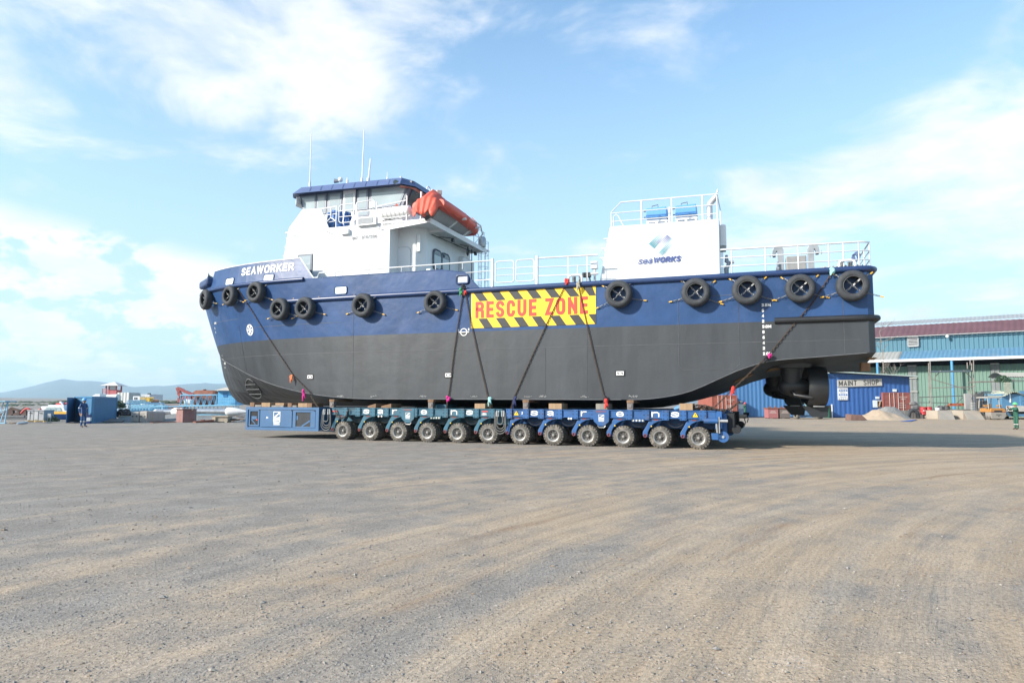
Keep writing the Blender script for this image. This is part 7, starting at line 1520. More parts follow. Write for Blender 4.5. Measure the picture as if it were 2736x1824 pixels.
m2 = MB(); m2.add([(xs_(2213),Ys-1,zs_(994,2218)),(xs_(2443),Ys-1,zs_(1007,2440)),(xs_(2443),Ys+9,zs_(1007,2440)),(xs_(2213),Ys+9,zs_(994,2218)),(xs_(2213),Ys-1,zs_(994,2218)+.1),(xs_(2443),Ys-1,zs_(1007,2440)+.1),(xs_(2443),Ys+9,zs_(1007,2440)+.1),(xs_(2213),Ys+9,zs_(994,2218)+.1)],[(3,2,1,0),(4,5,6,7),(0,1,5,4),(1,2,6,5),(2,3,7,6),(3,0,4,7)]); m2.box(xs_(1920),xs_(2213),Ys-.6,Ys+9,5.2,5.3); m2.build('roof', mat('shop_roof',(.42,.50,.47),.6), sh)
m2 = MB(); m2.box(xs_(1971),xs_(1990),Ys-.07,Ys-.04,.1,zs_(1092)); m2.build('scuffed_panel', mat('panel_scuffed',(.28,.36,.48),.7,var=.3,vs_=2), sh)
for x0,x1,y0,y1,nm in ((1973,1987,1079,1092,'white_board'),(1976,1984,1070,1075.5,'paper_notice'),(2386,2396,1039,1046,'wall_box'),(2340,2350,1059,1065,'wall_box')):
    m2 = MB(); pxbox(m2,x0,x1,y0,y1,Ys-.16,.08); m2.build(nm, mat('board_offwhite',(.6,.66,.68),.6), sh)
m2 = MB(); pxbox(m2,2333,2360,1069,1088,Ys-.12,.06); wf = m2.build('window_frame', mat('board_offwhite',(0,0,0)), sh); m2 = MB(); pxbox(m2,2345,2357,1071,1087,Ys-.14,.03); m2.build('window_opening', DARK, wf); m2 = MB(); m2.bar(P(2349,1085,Ys-.2),P(2352,1072,Ys-.2),.15,.1); m2.build('leaning_board', WOODS[0], wf)
# doorway
m2 = MB(); pxbox(m2,2206,2222,1084,1115.5,Ys-.05,.04); dw = m2.build('doorway', mat('interior_dark',(.03,.035,.04),.9), sh); m2 = MB(); m2.box(xs_(2222)-.08,xs_(2222)+.05,Ys-.1,Ys,0,zs_(1080)); m2.build('door_post', WHITE, sh)  # dark slab: shade inside the open door put into the colour
# sign board
sb_ = MB(); a_, b_ = P(2238,1032,Ys-.2), P(2357,1032,Ys-.2); zL0, zL1, zR0, zR1 = zs_(1034,2238), zs_(1015,2238), zs_(1030,2357), zs_(1011.5,2357)
sb_.add([(a_.x,Ys-.2,zL0),(b_.x,Ys-.2,zR0),(b_.x,Ys-.2,zR1),(a_.x,Ys-.2,zL1),(a_.x,Ys-.1,zL0),(b_.x,Ys-.1,zR0),(b_.x,Ys-.1,zR1),(a_.x,Ys-.1,zL1)],[(0,1,2,3),(7,6,5,4),(0,4,5,1),(1,5,6,2),(2,6,7,3),(3,7,4,0)]); sgn = sb_.build('sign_board', mat('sign_cream',(.45,.43,.39),.6,var=.04), sh)
slp = (zR0-zL0)/(b_.x-a_.x); mp2 = lambda u, v, o_: Vector((a_.x+u, Ys-.215-o_, zL0+slp*u+v)); f_ = MB()
letters(f_, 'MAINT', .15, .13, .60, .085, mp2, gap=.40, wid=.64, off=.004); letters(f_, 'SHOP', 3.08, .13, .60, .085, mp2, gap=.42, wid=.60, off=.004); f_.build('sign_lettering', KDEC, sgn, recalc=False)
m2 = MB(); pxbox(m2,2239,2266,1036,1068,Ys-.18,.06); nb = m2.build('safety_notice', mat('notice_white',(.66,.67,.68),.5), sh); m2 = MB()
for r__ in range(2):
    m2 = MB()
    for i in range(4): c = P(2243.5+6*i,1043+11*r__,Ys-.2); m2.lathe([(.001,0),(.10,0),(.10,.005)], c, (0,-1,0), 12, raw=True)
    m2.build('round_symbol', mat('symbol_blue',(.05,.15,.40),.5), nb)
m2 = MB()
for i,(x0,x1,y_) in enumerate(((2243,2262,1038.4),(2245,2260,1048.5),(2245,2260,1060))): c, d_ = P(x0,y_,Ys-.2), P(x1,y_,Ys-.2); m2.box(c.x,d_.x,Ys-.2,Ys-.19,c.z-.03,c.z+.02)
for i in range(5): c = P(2242.5+5*i,1065,Ys-.2); m2.box(c.x,c.x+.09,Ys-.2,Ys-.19,c.z-.06,c.z+.06)
m2.build('text_line', mat('text_grey',(.3,.32,.36)), nb)
# --- orange containers
OR_ = sheet('container_orange',(.30,.085,.055),.6,var=.1,vs_=1,dirt=(.30,.13,.09),dirt_amt=.3,dirt_scale=2); OR2 = sheet('container_faded_red',(.26,.085,.07),.6,var=.12,vs_=1,dirt=(.30,.15,.12),dirt_amt=.3,dirt_scale=2)
def cont_end(x0, x1, y0, y1, Y, m_at, label, dep=6.):
    a, b = P(x0,y1,Y), P(x1,y1,Y); z0, z1 = max(0.,a.z), P(x0,y0,Y).z; root = thing('shipping_container', label, 'shipping container', Vector(((a.x+b.x)/2,Y,0)), 'orange shipping containers by the workshop'); m3 = MB(); m3.box(a.x,b.x,Y,Y+dep,z0,z1); m3.build('body', m_at, root, bevel=.02)
    w = b.x-a.x; m3 = MB()
    for i in range(5): z_ = z0+.25+(z1-z0-.45)*i/4; m3.box(a.x+.1,a.x+w*.48,Y-.03,Y,z_-.04,z_+.04); m3.box(a.x+w*.52,b.x-.1,Y-.03,Y,z_-.04,z_+.04)
    m3.build('door_rib', m_at, root); m3 = MB()
    for f in (.24,.40,.56,.74): m3.tube([(a.x+w*f,Y-.07,z0+.05),(a.x+w*f,Y-.07,z1-.06)], .028, 6)
    m3.build('locking_rod', mat('rod_pale',(.6,.5,.45),.5), root); m3 = MB()
    for p_ in (a.x+.04,b.x-.04): m3.box(p_-.05,p_+.05,Y-.05,Y,z0,z1)
    m3.box(a.x,b.x,Y-.06,Y,z1-.12,z1); m3.build('end_frame', m_at, root)
    f_ = MB(); rr_ = random.Random(int(x0)); 
    for (f,z_,n_) in ((.60,.78,7),(.66,.70,4),(.58,.52,5),(.58,.44,6),(.58,.34,6)):
        f_ = MB()
        for q in range(n_): u = a.x+w*(f+.045*q); f_.box(u,u+w*.032,Y-.045,Y-.038,z0+(z1-z0)*z_,z0+(z1-z0)*(z_+.028))
        f_.box(a.x+w*f,a.x+w*(f+.045*(n_-1)+.03),Y-.040,Y-.036,z0+(z1-z0)*z_,z0+(z1-z0)*z_+.012)
        f_.build('code_line', mat('code_white',(.5,.42,.38)), root)
    return root
cont_end(1903,1970,1055,1116,79.5,OR_,'bright orange container left of the blue workshop wall'); cont_end(2361,2433,1048,1110,Ys-.4,OR2,'faded red-orange container built into the right end of the workshop',5.)
# --- piles
SAND = sheet('sand',(.40,.31,.22),.95,var=.12,vs_=3,bump=.03,bs=9)
def pile(name, c, rx_, ry_, h, m_at, label, seed):
    m3 = MB(); rr_ = seed
    def f(u, v):
        x = (u*2-1)*rx_; y = (v*2-1)*ry_; r_ = math.hypot(x/rx_, y/ry_); hh = max(0, 1-r_)
        hh = (min(1,hh*1.5)**.9)*h*(.82+.3*mnz.noise(Vector((x*.8+rr_,y*.8,0)))); return (c.x+x, c.y+y, -.02+hh+(.05*mnz.noise(Vector((x*3,y*3,rr_))) if hh > .05 else 0))
    m3.grid(f, [i/44 for i in range(45)], [i/22 for i in range(23)]); return tag(m3.build(name, m_at, smooth=60, merge=False), label, 'pile')
pile('sand_pile', G(2372,1122)+Vector((0,1.4,0)), 2.75, 2.2, 1.05, SAND, 'pale heap of sand in front of the workshop', 4); pile('gravel_pile', G(2405,1119)+Vector((0,2.6,0)), 2.6, 2.0, 1.35, STONE, 'grey heap of crushed stone behind the sand', 9)
m2 = MB(); m2.add([G(2402,1126.5)+Vector((0,0,.03)),G(2434,1126)+Vector((0,0,.05)),G(2452,1121.5)+Vector((0,0,.06)),G(2440,1121)+Vector((0,0,.02))],[(0,1,2,3)]); tag(m2.build('tarpaulin', mat('tarp_blue_yellow',(.05,.12,.42),.6,var=.2)), 'flat blue tarpaulin edge showing under the heaps', 'tarpaulin')
m2 = MB(); p_ = G(2294,1123); m2.prism([(p_.x-.75,0),(p_.x+.15,0),(p_.x+.9,.05),(p_.x+.35,.55),(p_.x-.72,.62)], p_.y, p_.y+1.2, 'xz'); tag(m2.build('small_skip', mat('skip_brown',(.17,.10,.08),.8,var=.2), bevel=.03), 'small brown tipping skip left of the sand heap', 'skip')
# --- waste bins
for x0,x1,cl,lb in ((2052.5,2080,('bin_pink',(.34,.13,.13)),'dull pink-red steel bin against the blue wall'),(2084,2112,('bin_grey',(.15,.125,.115)),'grey-brown steel bin beside the pink-red one')):
    a, b = P(x0,1118,75.3), P(x1,1118,75.3); z1 = P(x0,1092,75.3).z; root = thing('waste_bin', lb, 'bin', Vector(((a.x+b.x)/2,75.3,0)), 'steel waste bins by the workshop'); m3 = MB(); m3.prism([(a.x+.04,.06),(b.x-.02,.06),(b.x,z1),(a.x,z1)], 75.3, 76.5, 'xz'); bm_ = mat(cl[0],cl[1],.7,var=.15,vs_=2,dirt=(.12,.07,.05),dirt_amt=.4,dirt_scale=2); m3.build('body', bm_, root)
    m3 = MB(); m3.box(a.x-.05,b.x+.05,75.24,76.56,z1,z1+.12); m3.build('lid', RUST, root); m3 = MB()
    for f in (.22,.75): x_ = a.x+(b.x-a.x)*f; m3.prism([(x_-.12,z1+.12),(x_+.12,z1+.12),(x_,z1+.34)], 75.3, 75.4, 'xz')
    m3.build('lifting_lug', RUST, root); m3 = MB(); 
    for i,z_ in enumerate((.62,.52,.42)): w = b.x-a.x; m3.box(a.x+w*(.28-.06*i),a.x+w*(.70+.06*i),75.285,75.298,z1*z_+.15,z1*z_+.19)
    m3.build('painted_text', mat('text_faded',(.55,.45,.42)), root); m3 = MB(); m3.box(a.x+.05,a.x+.2,75.3,76.4,0,.06); m3.box(b.x-.2,b.x-.05,75.3,76.4,0,.06); m3.build('skid', DARK, root)
# --- boom lift
bl = thing('boom_lift','pale green and blue boom lift parked behind the thruster','boom lift', P(2160,1118,74)); LG_ = mat('lift_green',(.20,.33,.30),.5,var=.08); LBL = mat('lift_blue',(.10,.20,.34),.5,var=.15); Yb = 74.
zb_ = lambda y: P(2160,y,Yb).z; xb_ = lambda x: P(x,1100,Yb).x
m2 = MB(); m2.box(xb_(2124),xb_(2143),Yb,Yb+1.6,zb_(1093),zb_(1072)); m2.box(xb_(2153),xb_(2177),Yb,Yb+1.6,zb_(1093),zb_(1072)); m2.build('counterweight_cover', LG_, bl, bevel=.06); m2 = MB(); m2.box(xb_(2143),xb_(2153),Yb+.1,Yb+1.5,zb_(1093),zb_(1080)); m2.build('boom_foot', LBL, bl)
m2 = MB(); 
for y_ in (1084.5,1088): 
    for x0,x1 in ((2126,2141),(2155,2175)): m2.box(xb_(x0),xb_(x1),Yb-.02,Yb,zb_(y_+.5),zb_(y_-.5))
m2.build('vent_slot', DARK, bl); m2 = MB(); m2.box(xb_(2143),xb_(2163),Yb-.0,Yb+1.4,zb_(1109),zb_(1097)); m2.bar((xb_(2130),Yb+.3,zb_(1113)),(xb_(2180),Yb+.3,zb_(1113)),.3,.2); m2.box(xb_(2139),xb_(2175),Yb+.2,Yb+1.2,zb_(1112),zb_(1106)); m2.build('chassis', LBL, bl, bevel=.03); m2 = MB(); m2.box(xb_(2140),xb_(2180),Yb+.1,Yb+1.5,zb_(1096.5),zb_(1093)); m2.build('turntable', DARK, bl)
m2 = MB(); m2.bar((xb_(2180),Yb+.5,zb_(1110)),(xb_(2203),Yb+1.,zb_(1092)),.2,.2); m2.bar((xb_(2186),Yb+.5,zb_(1086)),(xb_(2187),Yb+.5,zb_(1112)),.15,.15); m2.box(xb_(2190),xb_(2204),Yb+1,Yb+1.8,zb_(1100),zb_(1096)); m2.build('basket_arm', LBL, bl)
for xw, dy in ((2127,0),(2182,0),(2197,.7),(2148,1.9)):
    m2 = MB(); c = (xb_(xw),Yb-.1+dy,.40); m2.lathe([(.15,-.16),(.34,-.17),(.40,-.12),(.40,.12),(.34,.17),(.15,.16)], c, Vector((1,.25,0)), 20, raw=True)
    for i in range(14):
        t = 2*math.pi*i/14; ax_ = Vector((1,.25,0)).normalized(); u_ = ax_.orthogonal().normalized(); w_ = ax_.cross(u_); rd = u_*math.cos(t)+w_*math.sin(t); m2.bar(Vector(c)+rd*.41-ax_*.15, Vector(c)+rd*.41+ax_*.15+w_*.04, .06,.05, tuple(rd))
    m2.build('wheel', TREAD, bl)
m2 = MB(); m2.tube([P(2212,1116,80.3)]+[P(2212,1090,80.3)], .28, 12); tag(m2.build('green_stand_in', GREENO, smooth=40), 'dark green cylinder standing in for a green figure in the workshop doorway', 'stand-in')  # plain cylinder added in place of an unclear green figure
# --- drums, ramps, slab, barrel stands
for x_, lb in ((2466.5,'left of the two red oil drums'),(2482.5,'right one of the two red oil drums')):
    p_ = P(x_,1105,78.); m2 = MB(); z0 = P(x_,1107,78).z; z1 = P(x_,1086.5,78).z; prf = [(.001,0),(.30,0),(.31,.03),(.30,.05),(.30,.28),(.315,.31),(.30,.34),(.30,.58),(.315,.61),(.30,.64),(.30,.86),(.31,.89),(.001,.87)]; m2.lathe([(r_*1.05,h*(z1-z0)/.89) for r_,h in prf], (p_.x,78,z0), (0,0,1), 20, raw=True); o = m2.build('oil_drum', mat('drum_red',(.42,.03,.035),.45,var=.1,dirt=(.12,.05,.04),dirt_amt=.3), smooth=40); tag(o, lb, 'drum', 'red oil drums at the loading dock')
    m2 = MB(); m2.lathe([(.001,0),(.07,0),(.07,.01)], (p_.x-.12,78-.31,z0+.45), (0,-1,0), 10, raw=True); m2.box(p_.x-.02,p_.x+.2,77.68,77.695,z0+.43,z0+.47); m2.build('drum_mark', WDEC, o)
DOCK = sheet('dock_concrete',(.33,.29,.235),.9,var=.12,vs_=1,dirt=(.3,.26,.2),dirt_amt=.3,dirt_scale=2)
for x0,x1,x2,x3,lb in ((2505,2542,2553,2511,'left concrete ramp at the loading dock'),(2573,2616,2632,2586,'right concrete ramp at the loading dock')):
    a, b, c, d = P(x0,1096,76.5), P(x1,1096,76.5), G(x2,1121), G(x3,1121); z1 = a.z; m2 = MB()
    m2.add([(a.x,a.y,z1),(b.x,b.y,z1),(c.x,c.y,.01),(d.x,d.y,.01),(a.x,a.y,-.1),(b.x,b.y,-.1),(c.x,c.y,-.1),(d.x,d.y,-.1),(a.x-.7,a.y+1.6,z1),(b.x-.2,b.y+1.6,z1),(a.x-.7,a.y+1.6,-.1),(b.x-.2,b.y+1.6,-.1)],[(0,1,2,3),(0,3,7,4),(1,5,6,2),(3,2,6,7),(0,8,9,1),(0,4,10,8),(1,9,11,5)]); tag(m2.build('concrete_ramp', DOCK, bevel=.03), lb, 'ramp', 'concrete ramps at the loading dock')
m2 = MB(); a, b = P(2440,1096,79.5), P(2700,1096,79.5); m2.box(a.x,b.x,79.8,88,-.1,P(2540,1094,79.8).z); dk_ = m2.build('loading_dock', sheet('dock_dark',(.14,.125,.11),.9,var=.2)); tag(dk_, 'dark raised loading dock along the warehouse wall', 'loading dock')
m2 = MB(); pxbox(m2,2553,2562,1094,1112,79.5,.3); 
for i in range(9): pxbox(m2,2540,2572,1094+2.2*i,1095.2+2.2*i,79.6,.08)
m2.build('step_grating', mat('grating',(.25,.25,.22),.6), dk_)
m2 = MB(); p_ = P(2588,1093,79.); 
m2.add([(P(2580,0,79).x,79,P(2580,1092,79).z),(P(2599,0,79).x,79,P(2598,1093,79).z),(P(2597,0,79).x,79.2,P(2597,1051,79).z),(P(2581,0,79).x,79.2,P(2581,1050,79).z)],[(0,1,2,3)]) if False else pxbox(m2,2580,2597,1051,1093,79.,.25)
tag(m2.build('standing_slab', sheet('slab_grey',(.33,.33,.32),.9,var=.1), bevel=.02), 'tall grey slab standing on the dock above the right ramp', 'slab')
m2 = MB(); m2.bar(P(2536,1080,80.5),P(2582,1079,80.5),.3,.22); m2.bar(P(2532,1083,80.2),P(2580,1083,80.2),.3,.12); tag(m2.build('orange_beam', sheet('beam_orange',(.42,.12,.06),.6,var=.2)), 'orange-red steel beams stacked on the dock', 'steel beam')
rr = random.Random(21); junk = [(2446,1088,.5,'dark drum lying at the left of the dock'),(2512,1090,.45,'crumpled grey sheet on the dock above the left ramp'),(2527,1089,.42,'dark sack beside the crumpled grey sheet'),(2440,1078,.4,'pale box behind the red drums')]
for x_,y_,r_,lb in junk:
    m2 = MB(); c = P(x_,y_,80.6); m2.ball(c, r_, 8, 5, (1.3,.8,.75)); m2.ball(c+Vector((.3,.1,-.08)), r_*.7, 7, 5, (1.1,.9,.8)); tag(m2.build('dock_clutter', sheet('clutter_%d'%x_,(.12+.1*rr.random(),)*3,.9,var=.3)), lb, 'clutter', 'odds and ends on the dock')
m2 = MB(); pxbox(m2,2504,2511,1089,1096,78.5,.4); tag(m2.build('white_bucket', WDEC, bevel=.05), 'small white bucket at the top of the left ramp', 'bucket')
m2 = MB(); pxbox(m2,2420,2436,1096,1117,77.5,.8); tag(m2.build('grey_box', sheet('box_dark',(.14,.14,.13),.8)), 'dark grey box behind the stone heap', 'box')
m2 = MB(); m2.tube([P(2440+14*math.cos(R(q)),1117-22*math.sin(R(q)),77.6) for q in range(0,181,15)], .22, 8); 
for i in range(4): m2.tube([P(2441+6*i,1118,77.3),P(2440+6*i,1100,77.3)], .03, 5)
tag(m2.build('rubber_arch', RUBBER, smooth=60), 'thick black curved rubber piece beside the dark grey box', 'rubber part')
# dock handrail
m2 = MB(); zt = lambda x, y: P(x,y,79.9)
m2.tube([zt(2455,1061),zt(2578,1057)], .05, 6); m2.tube([zt(2455,1075),zt(2535,1076)], .04, 6)
for x_ in (2461,2493,2527,2560): m2.tube([zt(x_,1096),zt(x_,1060)], .045, 6)
m2.tube([zt(2555,1078),zt(2576,1058)], .04, 6); tag(m2.build('dock_handrail', mat('rail_dark',(.12,.12,.12),.6)), 'dark pipe handrail along the dock edge', 'handrail')
# --- scaffold
sc_ = thing('scaffold','tall scaffold frame with a dark plank deck in front of the green wall','scaffold', P(2540,1110,79)); q = lambda x, y, Y=79.2: P(x,y,Y)
m2 = MB()
for x0,y0,x1,y1,Y_ in ((2485,965,2488,1118,79.2),(2481,970,2484,1090,80.4),(2601,962,2603,1112,79.2),(2588,990,2590,1060,80.4),(2596,970,2597,1095,80.4),(2592,962,2592,975,79.2),(2584,968,2585,985,79.2)): m2.tube([q(x0,y0,Y_),q(x1,y1,Y_)], .055, 7)
m2.build('standard', mat('scaffold_tube',(.30,.26,.23),.6,.3,var=.3), sc_); m2 = MB()
for x0,y0,x1,y1 in ((2484,1036,2592,1033),(2488,1012,2590,1042),(2592,1019,2700,1018),(2588,1022,2706,1018),(2495,1010,2514,990),(2575,989,2602,1015),(2482,1034,2490,1028),(2590,1034,2607,1031)): m2.tube([q(x0,y0),q(x1,y1)], .045, 6)
m2.build('ledger', mat('scaffold_tube',(0,0,0)), sc_); m2 = MB(); m2.add([q(2487,994,78.6),q(2589,992,78.6),q(2604,988,80.6),q(2489,990,80.6),q(2487,995.5,78.6),q(2589,993.5,78.6),q(2604,989.5,80.6),q(2489,991.5,80.6)],[(0,1,2,3),(7,6,5,4),(0,4,5,1),(1,5,6,2),(2,6,7,3),(3,7,4,0)]); m2.build('deck_plank', mat('plank_dark',(.07,.09,.09),.8), sc_)
# --- stencilled board
m2 = MB(); pxbox(m2,2610,2641,1070,1109,77.,.08); bd_ = m2.build('stencil_board', sheet('board_grey_blue',(.22,.25,.27),.7,var=.15)); tag(bd_, 'grey-blue stencilled board standing left of the forklift', 'board'); f_ = MB(); a_ = P(2614,1099,76.9)
letters(f_, 'BAY', P(2618,0,77).x, P(2618,1097,77).z, .27, .055, lambda u,v,o_: Vector((u,76.97-o_,v)), gap=.3, wid=.75); 
for r__ in range(3):
    for i in range(4): c = P(2613.5+6.5*i,1074+5*r__,76.97); f_.tube([(c.x,76.96,c.z),(c.x+.12,76.96,c.z+.06*(1 if (i+r__)%2 else -1)),(c.x+.2,76.96,c.z)], .02, 4)
f_.build('stencil_lettering', KDEC, bd_, recalc=False); m2 = MB()
for i in range(5): pxbox(m2,2598,2606,1075+4.5*i,1077+4.5*i,78.,.3)
m2.tube([P(2608,1065,77.6),P(2609,1112,77.6)], .05, 6); tag(m2.build('pale_post_rack', mat('rack_pale',(.4,.4,.38))), 'pale post with a small dark rack left of the stencilled board', 'rack')
# --- forklift (rear view)
fk = thing('forklift','orange and grey forklift seen from behind by the right ramp','forklift', P(2665,1121,74)); Yf = 74.; xf = lambda x: P(x,1100,Yf).x; zf = lambda y: P(2660,y,Yf).z
FO = mat('forklift_orange',(.40,.19,.05),.5,var=.08); FG = mat('forklift_grey',(.27,.25,.22),.7,var=.12,vs_=3)
m2 = MB(); m2.prism([(xf(2650),zf(1119)),(xf(2682),zf(1119)),(xf(2688),zf(1113)),(xf(2689),zf(1101)),(xf(2647),zf(1101)),(xf(2647.5),zf(1113))], Yf, Yf+.9, 'xz'); cw = m2.build('counterweight', FG, fk, bevel=.05); m2 = MB(); m2.prism([(xf(2647),zf(1101)),(xf(2689),zf(1101)),(xf(2687),zf(1092)),(xf(2683),zf(1090)),(xf(2651),zf(1090)),(xf(2648),zf(1092.5))], Yf+.02, Yf+1.8, 'xz'); m2.build('bonnet', FO, fk, bevel=.05)
m2 = MB(); m2.box(xf(2657),xf(2677),Yf-.02,Yf+.05,zf(1100.5),zf(1096)); m2.box(xf(2661),xf(2675),Yf-.02,Yf+.02,zf(1108),zf(1106.5)); m2.box(xf(2666),xf(2670),Yf-.02,Yf+.02,zf(1112),zf(1110.5)); m2.build('grille', DARK, cw); m2 = MB(); m2.box(xf(2647),xf(2689),Yf-.005,Yf+.01,zf(1101),zf(1099.5)); m2.build('red_stripe', PINR, cw); f_ = MB()
m2 = MB(); 
for x_ in (2645.5,2675.5): m2.tube([(xf(x_),Yf+.2,zf(1092)),(xf(x_),Yf+.3,zf(1062))], .04, 6)
for x_ in (2648,2680): m2.tube([(xf(x_),Yf+1.9,zf(1090)),(xf(x_),Yf+1.7,zf(1062))], .05, 6)
m2.box(xf(2643),xf(2681),Yf+.1,Yf+2.,zf(1063),zf(1060.5)); 
for i in range(5): m2.box(xf(2646+7*i),xf(2647+7*i),Yf+.1,Yf+1.9,zf(1060.3),zf(1059.6))
m2.build('overhead_guard', mat('guard_beige',(.38,.36,.32),.6), fk); m2 = MB(); 
for x_ in (2653,2671): m2.box(xf(x_)-.07,xf(x_)+.07,Yf+2.4,Yf+2.6,zf(1110),zf(1046))
m2.box(xf(2650),xf(2674),Yf+2.4,Yf+2.6,zf(1047.5),zf(1046)); m2.box(xf(2654),xf(2670),Yf+2.35,Yf+2.5,zf(1062),zf(1050)); m2.build('mast', mat('mast_dark',(.08,.08,.08),.6), fk); m2 = MB(); m2.box(xf(2656),xf(2667),Yf+.9,Yf+1.1,zf(1089.5),zf(1078)); m2.box(xf(2655),xf(2669),Yf+1.,Yf+1.5,zf(1090),zf(1087)); m2.build('seat', mat('seat_grey',(.14,.14,.14),.7), fk, bevel=.05)
m2 = MB(); m2.box(xf(2636),xf(2653),Yf+.3,Yf+.5,zf(1086),zf(1081.5)); m2.build('side_lamp_bracket', FO, fk, bevel=.03); m2 = MB(); m2.box(xf(2671),xf(2683),Yf+.3,Yf+.5,zf(1086),zf(1081.5)); m2.build('side_lamp_bracket', FO, fk, bevel=.03)
for x_, y__ in ((2651,.1),(2688,.9)):
    m2 = MB(); m2.lathe([(.1,-.14),(.30,-.15),(.35,-.1),(.35,.1),(.30,.15),(.1,.14)], (xf(x_),Yf+y__+.3,.35), (1,0,0), 18, raw=True); m2.build('wheel', TREAD, fk, smooth=40)
m2 = MB(); m2.tube([(xf(2677),Yf+.6,zf(1062)),(xf(2684),Yf+.5,zf(1088)),(xf(2700),Yf+.4,zf(1112))], .035, 6); m2.bar((xf(2690),Yf+1,zf(1096)),(xf(2702),Yf+1,zf(1106)),.5,.3); m2.build('tow_bar', mat('mast_dark',(0,0,0)), fk); m2 = MB(); m2.box(xf(2691),xf(2698),Yf+.4,Yf+.9,zf(1112),zf(1105.5)); m2.build('yellow_hub', YEL, fk, bevel=.05)
# --- light blue container with a wavy sheet and curved canopy
lc = thing('site_container','light blue container with a buckled sheet roof behind the forklift','shipping container', P(2710,1112,78)); LCB = sheet('container_sky_blue',(.08,.20,.33),.6,var=.1,vs_=1); Yl = 78.; xl = lambda x: P(x,1080,Yl).x; zl = lambda y: P(2700,y,Yl).z
m2 = MB(); m2.box(xl(2678),xl(2800),Yl,Yl+5,zl(1112),zl(1052)); m2.build('body', LCB, lc); m2 = MB(); m2.box(xl(2725),xl(2800),Yl-.12,Yl,zl(1112),zl(1044)); 
for i in range(6): m2.box(xl(2729),xl(2800),Yl-.17,Yl-.12,zl(1052+9*i),zl(1050.5+9*i))
m2.build('door', LCB, lc); m2 = MB(); m2.box(xl(2698),xl(2701),Yl-.06,Yl,zl(1075),zl(1052)); m2.build('pale_strip', WDEC, lc); m2 = MB()
m2.grid(lambda u, v: (xl(2676)+(xl(2740)-xl(2676))*u, Yl-.4+5.4*v, zl(1054)+.25*math.sin(u*5.5-1)+.1*u+.05*math.sin(u*70)+.5*v*.3), [i/60 for i in range(61)], [0,.5,1]); m2.build('sheet_roof', sheet('sheet_green_grey',(.36,.38,.30),.7,var=.2), lc)
m2 = MB(); xk = lambda x: P(x,1010,79.5).x; zk_ = lambda y: P(2700,y,79.5).z
m2.grid(lambda u, v: (xk(2672)+(xk(2800)-xk(2672))*u+.02, 79+2.6*v, zk_(1014)+.85*math.sin(math.pi*(.12+.76*v))+.03*math.sin(u*130)), [i/80 for i in range(81)], [i/8 for i in range(9)]); cn = m2.build('canopy_sheet', sheet('canopy_beige',(.33,.32,.28),.7,var=.1)); tag(cn, 'curved beige canopy of corrugated sheet above the light blue container', 'canopy')
m2 = MB(); 
for x_ in (2698,2735): m2.tube([(xk(x_),79,0),(xk(x_),79,zk_(1014))], .06, 6)
for y_ in (1016,1019): m2.tube([(xk(2676),79,zk_(y_)),(xk(2800),79,zk_(y_))], .04, 6)
m2.build('canopy_frame', mat('rail_dark',(0,0,0)), cn); m2 = MB()
m2.grid(lambda u, v: (xl(2680)+(xl(2699)-xl(2680))*u, Yl-.3, zl(1050)+(zl(1022)-zl(1050))*v+.05*math.sin(v*40)), [0,1], [i/30 for i in range(31)]); m2.build('side_sheet', sheet('sheet_green_grey',(0,0,0)), cn)
bush(P(2680,1020,78.8), .9, 700, ('net',(.05,.10,.06)), 'dark green netting bundled at the end of the curved canopy', 'netting', .8, .12)
# grey flat-bed parts at the right edge
m2 = MB(); pxbox(m2,2715,2800,1084,1099,76.5,1.5); o = m2.build('flatbed', sheet('bed_grey',(.42,.41,.38),.7)); tag(o, 'grey machine bed behind the green-helmeted person', 'machine'); m2 = MB(); pxbox(m2,2718,2800,1099,1107,76.7,1.2); m2.build('underframe', DARK, o); m2 = MB(); pxbox(m2,2722,2800,1106,1112,76.5,.3); m2.build('blue_beam', LCB, o)
# --- bare tree beside the stern
BARK = mat('bare_bark',(.22,.19,.16),.9,var=.3); rr = random.Random(12)
def tree(base, top, label, Y):
    root = thing('bare_tree', label, 'tree', base); m3 = MB(); pts = [base.lerp(top,i/8)+Vector((.12*math.sin(i*1.3),.1*math.cos(i),0)) for i in range(9)]; m3.tube(pts, [.10-.008*i for i in range(9)], 6, raw=True); m3.build('trunk', BARK, root, smooth=60); m3 = MB()
    def br(p, d, L, r_, k):
        e = p+d*L; mid = p+d*L*.5+Vector((rr.uniform(-.05,.05),rr.uniform(-.05,.05),0))*L; m3.tube([p,mid,e], [r_,r_*.8,r_*.5], 4, raw=True)
        if k:
            for _ in range(3): nd_ = (d+Vector((rr.uniform(-.8,.8),rr.uniform(-.8,.8),rr.uniform(-.1,.6)))).normalized(); br(p+d*L*rr.uniform(.4,1), nd_, L*.62, r_*.6, k-1)
    for i in range(3,9):
        for _ in range(2): br(pts[i], Vector((rr.uniform(-1,1),rr.uniform(-1,1),rr.uniform(.1,.9))).normalized(), 1.3, .03, 2)
    m3.build('branches', BARK, root)
tree(P(2372,1112,86), P(2352,885,86), 'bare thin tree rising beside the stern corner', 86)
tree(P(2376,1112,85), P(2386,1000,85), 'small bare tree behind the workshop roof', 85)
m2 = MB(); m2.ball(P(2274,992,86), .35, 10, 6, (1.3,1,.5)); tag(m2.build('roof_vent', WDEC, smooth=60), 'small white dome on the workshop roof', 'roof vent')
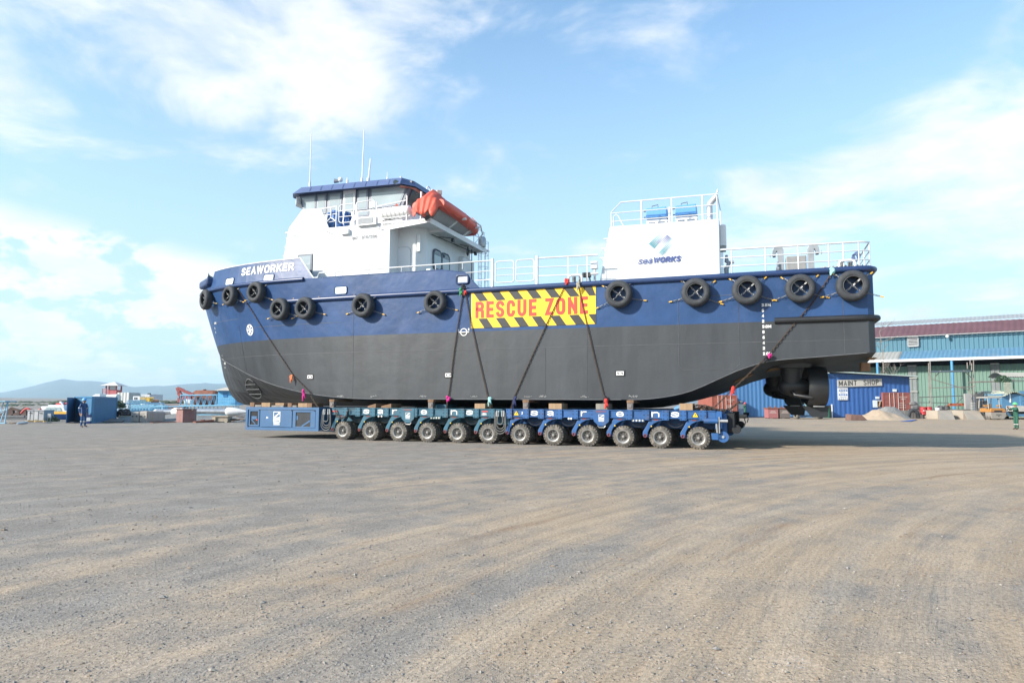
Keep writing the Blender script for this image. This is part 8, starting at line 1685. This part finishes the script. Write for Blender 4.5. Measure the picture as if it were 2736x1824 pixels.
# ================================================================ loose stones on the yard
STN = [mat('stone_pale',(.31,.28,.24),.9,var=.3,vs_=20), mat('stone_grey',(.23,.215,.20),.9,var=.3,vs_=20), mat('stone_brown',(.24,.18,.13),.95,var=.3,vs_=20)]
rr = random.Random(77); m2 = MB()
OCT = [(1,0,0),(0,1,0),(-1,0,0),(0,-1,0),(0,0,1),(0,0,-1)]
n_st = 0
while n_st < 7000:
    Y = 3.0*math.exp(rr.random()*2.3); X = rr.uniform(-.80,.80)*Y
    dn = mnz.noise(Vector((X*.35, Y*.35, 3)))+.5*mnz.noise(Vector((X*1.3, Y*1.3, 7)))
    if dn < rr.uniform(-.5,.5): continue
    n_st += 1; s_ = (.005+.009*rr.random()**3)*(1+Y*.045) if rr.random() > .012 else rr.uniform(.015,.03); a_ = rr.uniform(0,6.3); ca, sa = math.cos(a_), math.sin(a_)
    sx, sy, sz = s_*rr.uniform(.8,1.6), s_*rr.uniform(.7,1.1), s_*rr.uniform(.35,.75); m2.mi = rr.choice((0,0,1,1,2))
    m2.add([(X+ca*x*sx-sa*y*sy+rr.uniform(-.2,.2)*s_, Y+sa*x*sx+ca*y*sy, sz*.35+z*sz) for x,y,z in OCT],[(0,1,4),(1,2,4),(2,3,4),(3,0,4),(1,0,5),(2,1,5),(3,2,5),(0,3,5)])
tag(m2.build('loose_stones', STN, loc=(0,0,0), merge=False, recalc=False), kind='stuff')

# ---------------------------------------------------------------- sea haze: one closed box of even pale air
hm = bpy.data.materials.new('pale_haze'); hm.use_nodes = True; hn = hm.node_tree
for n_ in list(hn.nodes): hn.nodes.remove(n_)
ho = hn.nodes.new('ShaderNodeOutputMaterial'); hv = hn.nodes.new('ShaderNodeVolumePrincipled'); hv.inputs['Color'].default_value = (.62,.83,1.,1); hv.inputs['Density'].default_value = .00011; hv.inputs['Anisotropy'].default_value = .2
hn.links.new(hv.outputs[0], ho.inputs['Volume'])
m2 = MB(); m2.box(-9500,9500,-70,12200,-6.,400.); hz_ = m2.build('haze', hm, loc=(0,0,-6)); tag(hz_, kind='stuff')
